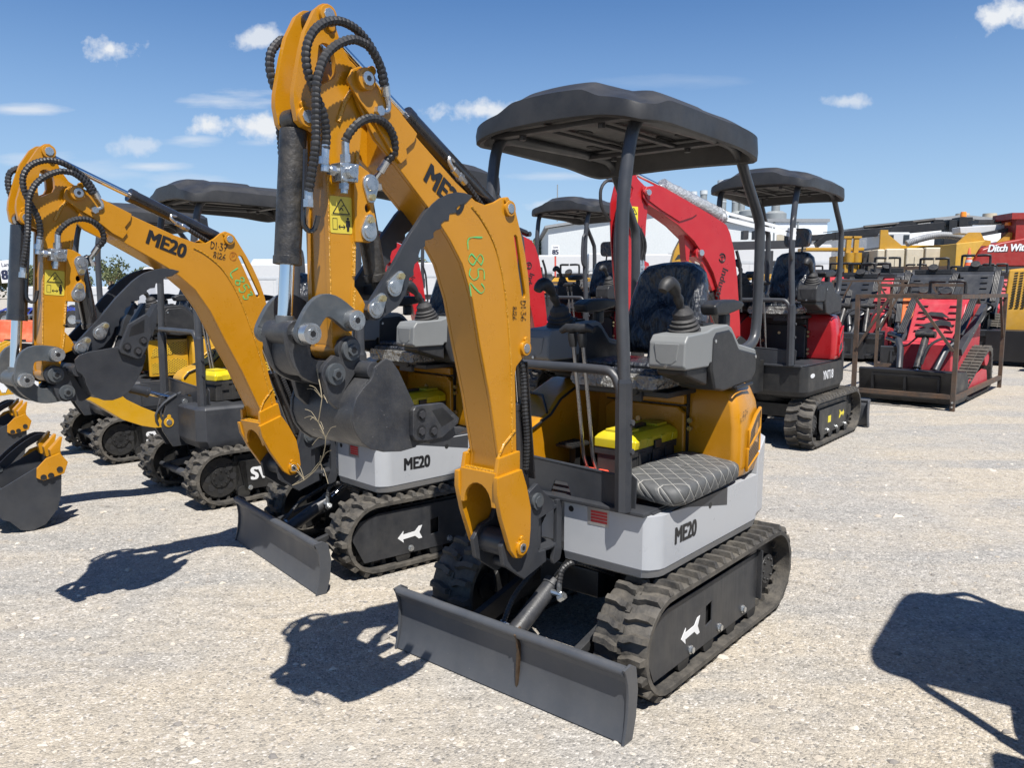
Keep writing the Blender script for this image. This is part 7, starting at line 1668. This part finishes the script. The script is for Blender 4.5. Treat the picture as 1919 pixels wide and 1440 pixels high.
    m = MB(); m.box(X(1640), X(1830), -1.1, 1.1, .9, Z(470)); build(m, 'truck_bed', 'trim_dark', r); m = MB(); m.box(X(1638), X(1684), -.9, .9, 1.0, Z(438)); c = build(m, 'cab', 'trailer_white', r, bevel=.08); m = MB(); m.box(X(1643), X(1652), -.93, -.89, Z(458), Z(443)); m.box(X(1670), X(1680), -.93, -.89, Z(458), Z(443)); build(m, 'cab_window', 'glass_dark', c, split=True)
    m = MB()
    for px in (1655, 1790, 1812): m.cyl((X(px), -1.0, .5), (X(px), -.7, .5), .5, seg=20)
    build(m, 'wheel', 'rubber_dark', r, split=True)
    # yellow masts with black drum
    d = 30; a = at(1595, 470, d); r = thing('yellow_mast_machine', 'yellow machine with two upright masts left of the cream tanks', 'machine', (a.x, d, 0), 0); s = d / 1480.0; Z = lambda py: at(1600, py, d).z
    for q in (-8, 6):
        m = MB(); m.obox((q * s - .05, 0, 1.0), (q * s + .06, 0, Z(444)), .18, .14, (0, 1, 0)); m.box(q * s - .16, q * s + .22, -.1, .1, Z(447), Z(443)); build(m, 'mast', 'cat_yellow', r, bevel=.015)
        m = MB(); m.cyl((q * s + .1, -.05, Z(492)), (q * s + .1, -.05, Z(474)), .16, seg=14); build(m, 'mast_cylinder', 'cat_yellow', r)
    m = MB(); m.box(-1.7, .5, .0, .9, Z(470), Z(464)); m.box(-.5, .5, .1, .8, Z(505), Z(480)); build(m, 'body', 'cat_yellow', r, bevel=.03, split=True); m = MB(); m.box(-1.6, .6, .2, 1.0, .6, Z(505)); build(m, 'chassis', 'trim_dark', r)
    m = MB(); m.cyl((1.0, -.2, Z(495)), (1.0, .8, Z(495)), .62, seg=24); m.cyl((-1.2, -.1, .45), (-1.2, .4, .45), .45, seg=18); m.cyl((.9, -.1, .45), (.9, .4, .45), .45, seg=18); build(m, 'drum', 'rubber_dark', r, split=True)
    # yellow digger boom behind the red boom
    d = 20; a = at(1275, 500, d); r = thing('yellow_backhoe_boom', 'weathered yellow backhoe with a curved boom behind the upright red boom', 'backhoe', (a.x, d, 0), 0); s = d / 1480.0; Z = lambda py: at(1275, py, d).z
    X = lambda px: (px - 1275) * s
    m = MB(); m.prism([(X(1252), Z(510)), (X(1262), Z(470)), (X(1272), Z(450)), (X(1284), Z(438)), (X(1298), Z(436)), (X(1302), Z(452)), (X(1296), Z(480)), (X(1296), Z(512))], -.14, .14); build(m, 'boom', 'cat_yellow', r, bevel=.02)
    m = MB(); m.cyl((X(1278), -.17, Z(437)), (X(1278), .17, Z(437)), .11, seg=14); m.prism([(X(1262), Z(488)), (X(1284), Z(482)), (X(1286), Z(476)), (X(1268), Z(478))], -.146, -.1405); build(m, 'boom_pin', 'trim_dark', r, split=True)
    m = MB(); m.box(X(1245), X(1310), -.3, 1.6, .5, Z(511)); build(m, 'chassis', 'cat_yellow', r, bevel=.03); m = MB(); m.cyl((X(1250), -.4, .5), (X(1250), -.1, .5), .5, seg=20); m.cyl((X(1300), -.4, .5), (X(1300), -.1, .5), .5, seg=20); build(m, 'wheel', 'rubber_dark', r, split=True)
    # black lift arms beyond the YNT18 machine
    d = 17; a = at(1360, 462, d); b = at(1480, 458, d); r = thing('black_lift_frame', 'black square tube lift frame crossing behind the YNT18 seat', 'frame', (a.x, d, 0), 0)
    w = b.x - a.x; m = MB(); m.obox((-.2, 0, a.z), (w, 0, b.z), .16, .17); build(m, 'cross_beam', 'trim_dark', r, bevel=.01); m = MB(); m.box(w * .62, w * .62 + .16, -.06, .1, .0, a.z - .09); m.box(w * .62, w * 1.3, -.05, .09, a.z - .42, a.z - .30); build(m, 'upright', 'trim_dark', r, bevel=.01); m = MB(); m.box(-.3, -.16, -.06, .1, 0, a.z + .08); build(m, 'upright', 'trim_dark', r)
    m = MB(); m.box(w * .25, w * .33, -.1, .1, b.z + .1, b.z + .28); m.box(w * .42, w * .50, -.1, .1, b.z + .1, b.z + .28); build(m, 'hook_plate', 'trim_dark', r, split=True)
    # engine block like clutter between the red boom and the canopy post
    d = 15.5; a = at(1400, 520, d); r = thing('grey_engine_unit', 'grey engine with pipes and a tan cover behind the curved red boom', 'engine', (a.x, d, 0), 10); z = a.z; rnd = random.Random(4)
    m = MB(); m.box(-.45, .45, -.2, .5, .4, z - .15); build(m, 'engine_block', 'trim_dark', r, bevel=.02)
    for k in range(6):
        m = MB(); x = -.4 + k * .16; m.cyl((x, -.25, z - .1 + rnd.uniform(-.1, .1)), (x + .14, -.2, z + rnd.uniform(-.05, .12)), rnd.uniform(.03, .07), seg=12); build(m, 'pipe', rnd.choice(['stack_grey', 'zinc', 'cat_yellow', 'trim_dark']), r)
    m = MB(); m.box(-.1, .5, -.22, .2, z - .05, z + .06); build(m, 'cover', 'cat_yellow', r, bevel=.02)
right_yard()
# neighbour of the row, out of the picture on the right: its canopy throws the shadow on the gravel
E0 = copy_tree(E1); E0.location = (2.684, 2.329, 0); E0.rotation_euler = (0, 0, R(233)); E0['label'] = 'amber mini excavator beyond the right edge, only its canopy shadow seen'
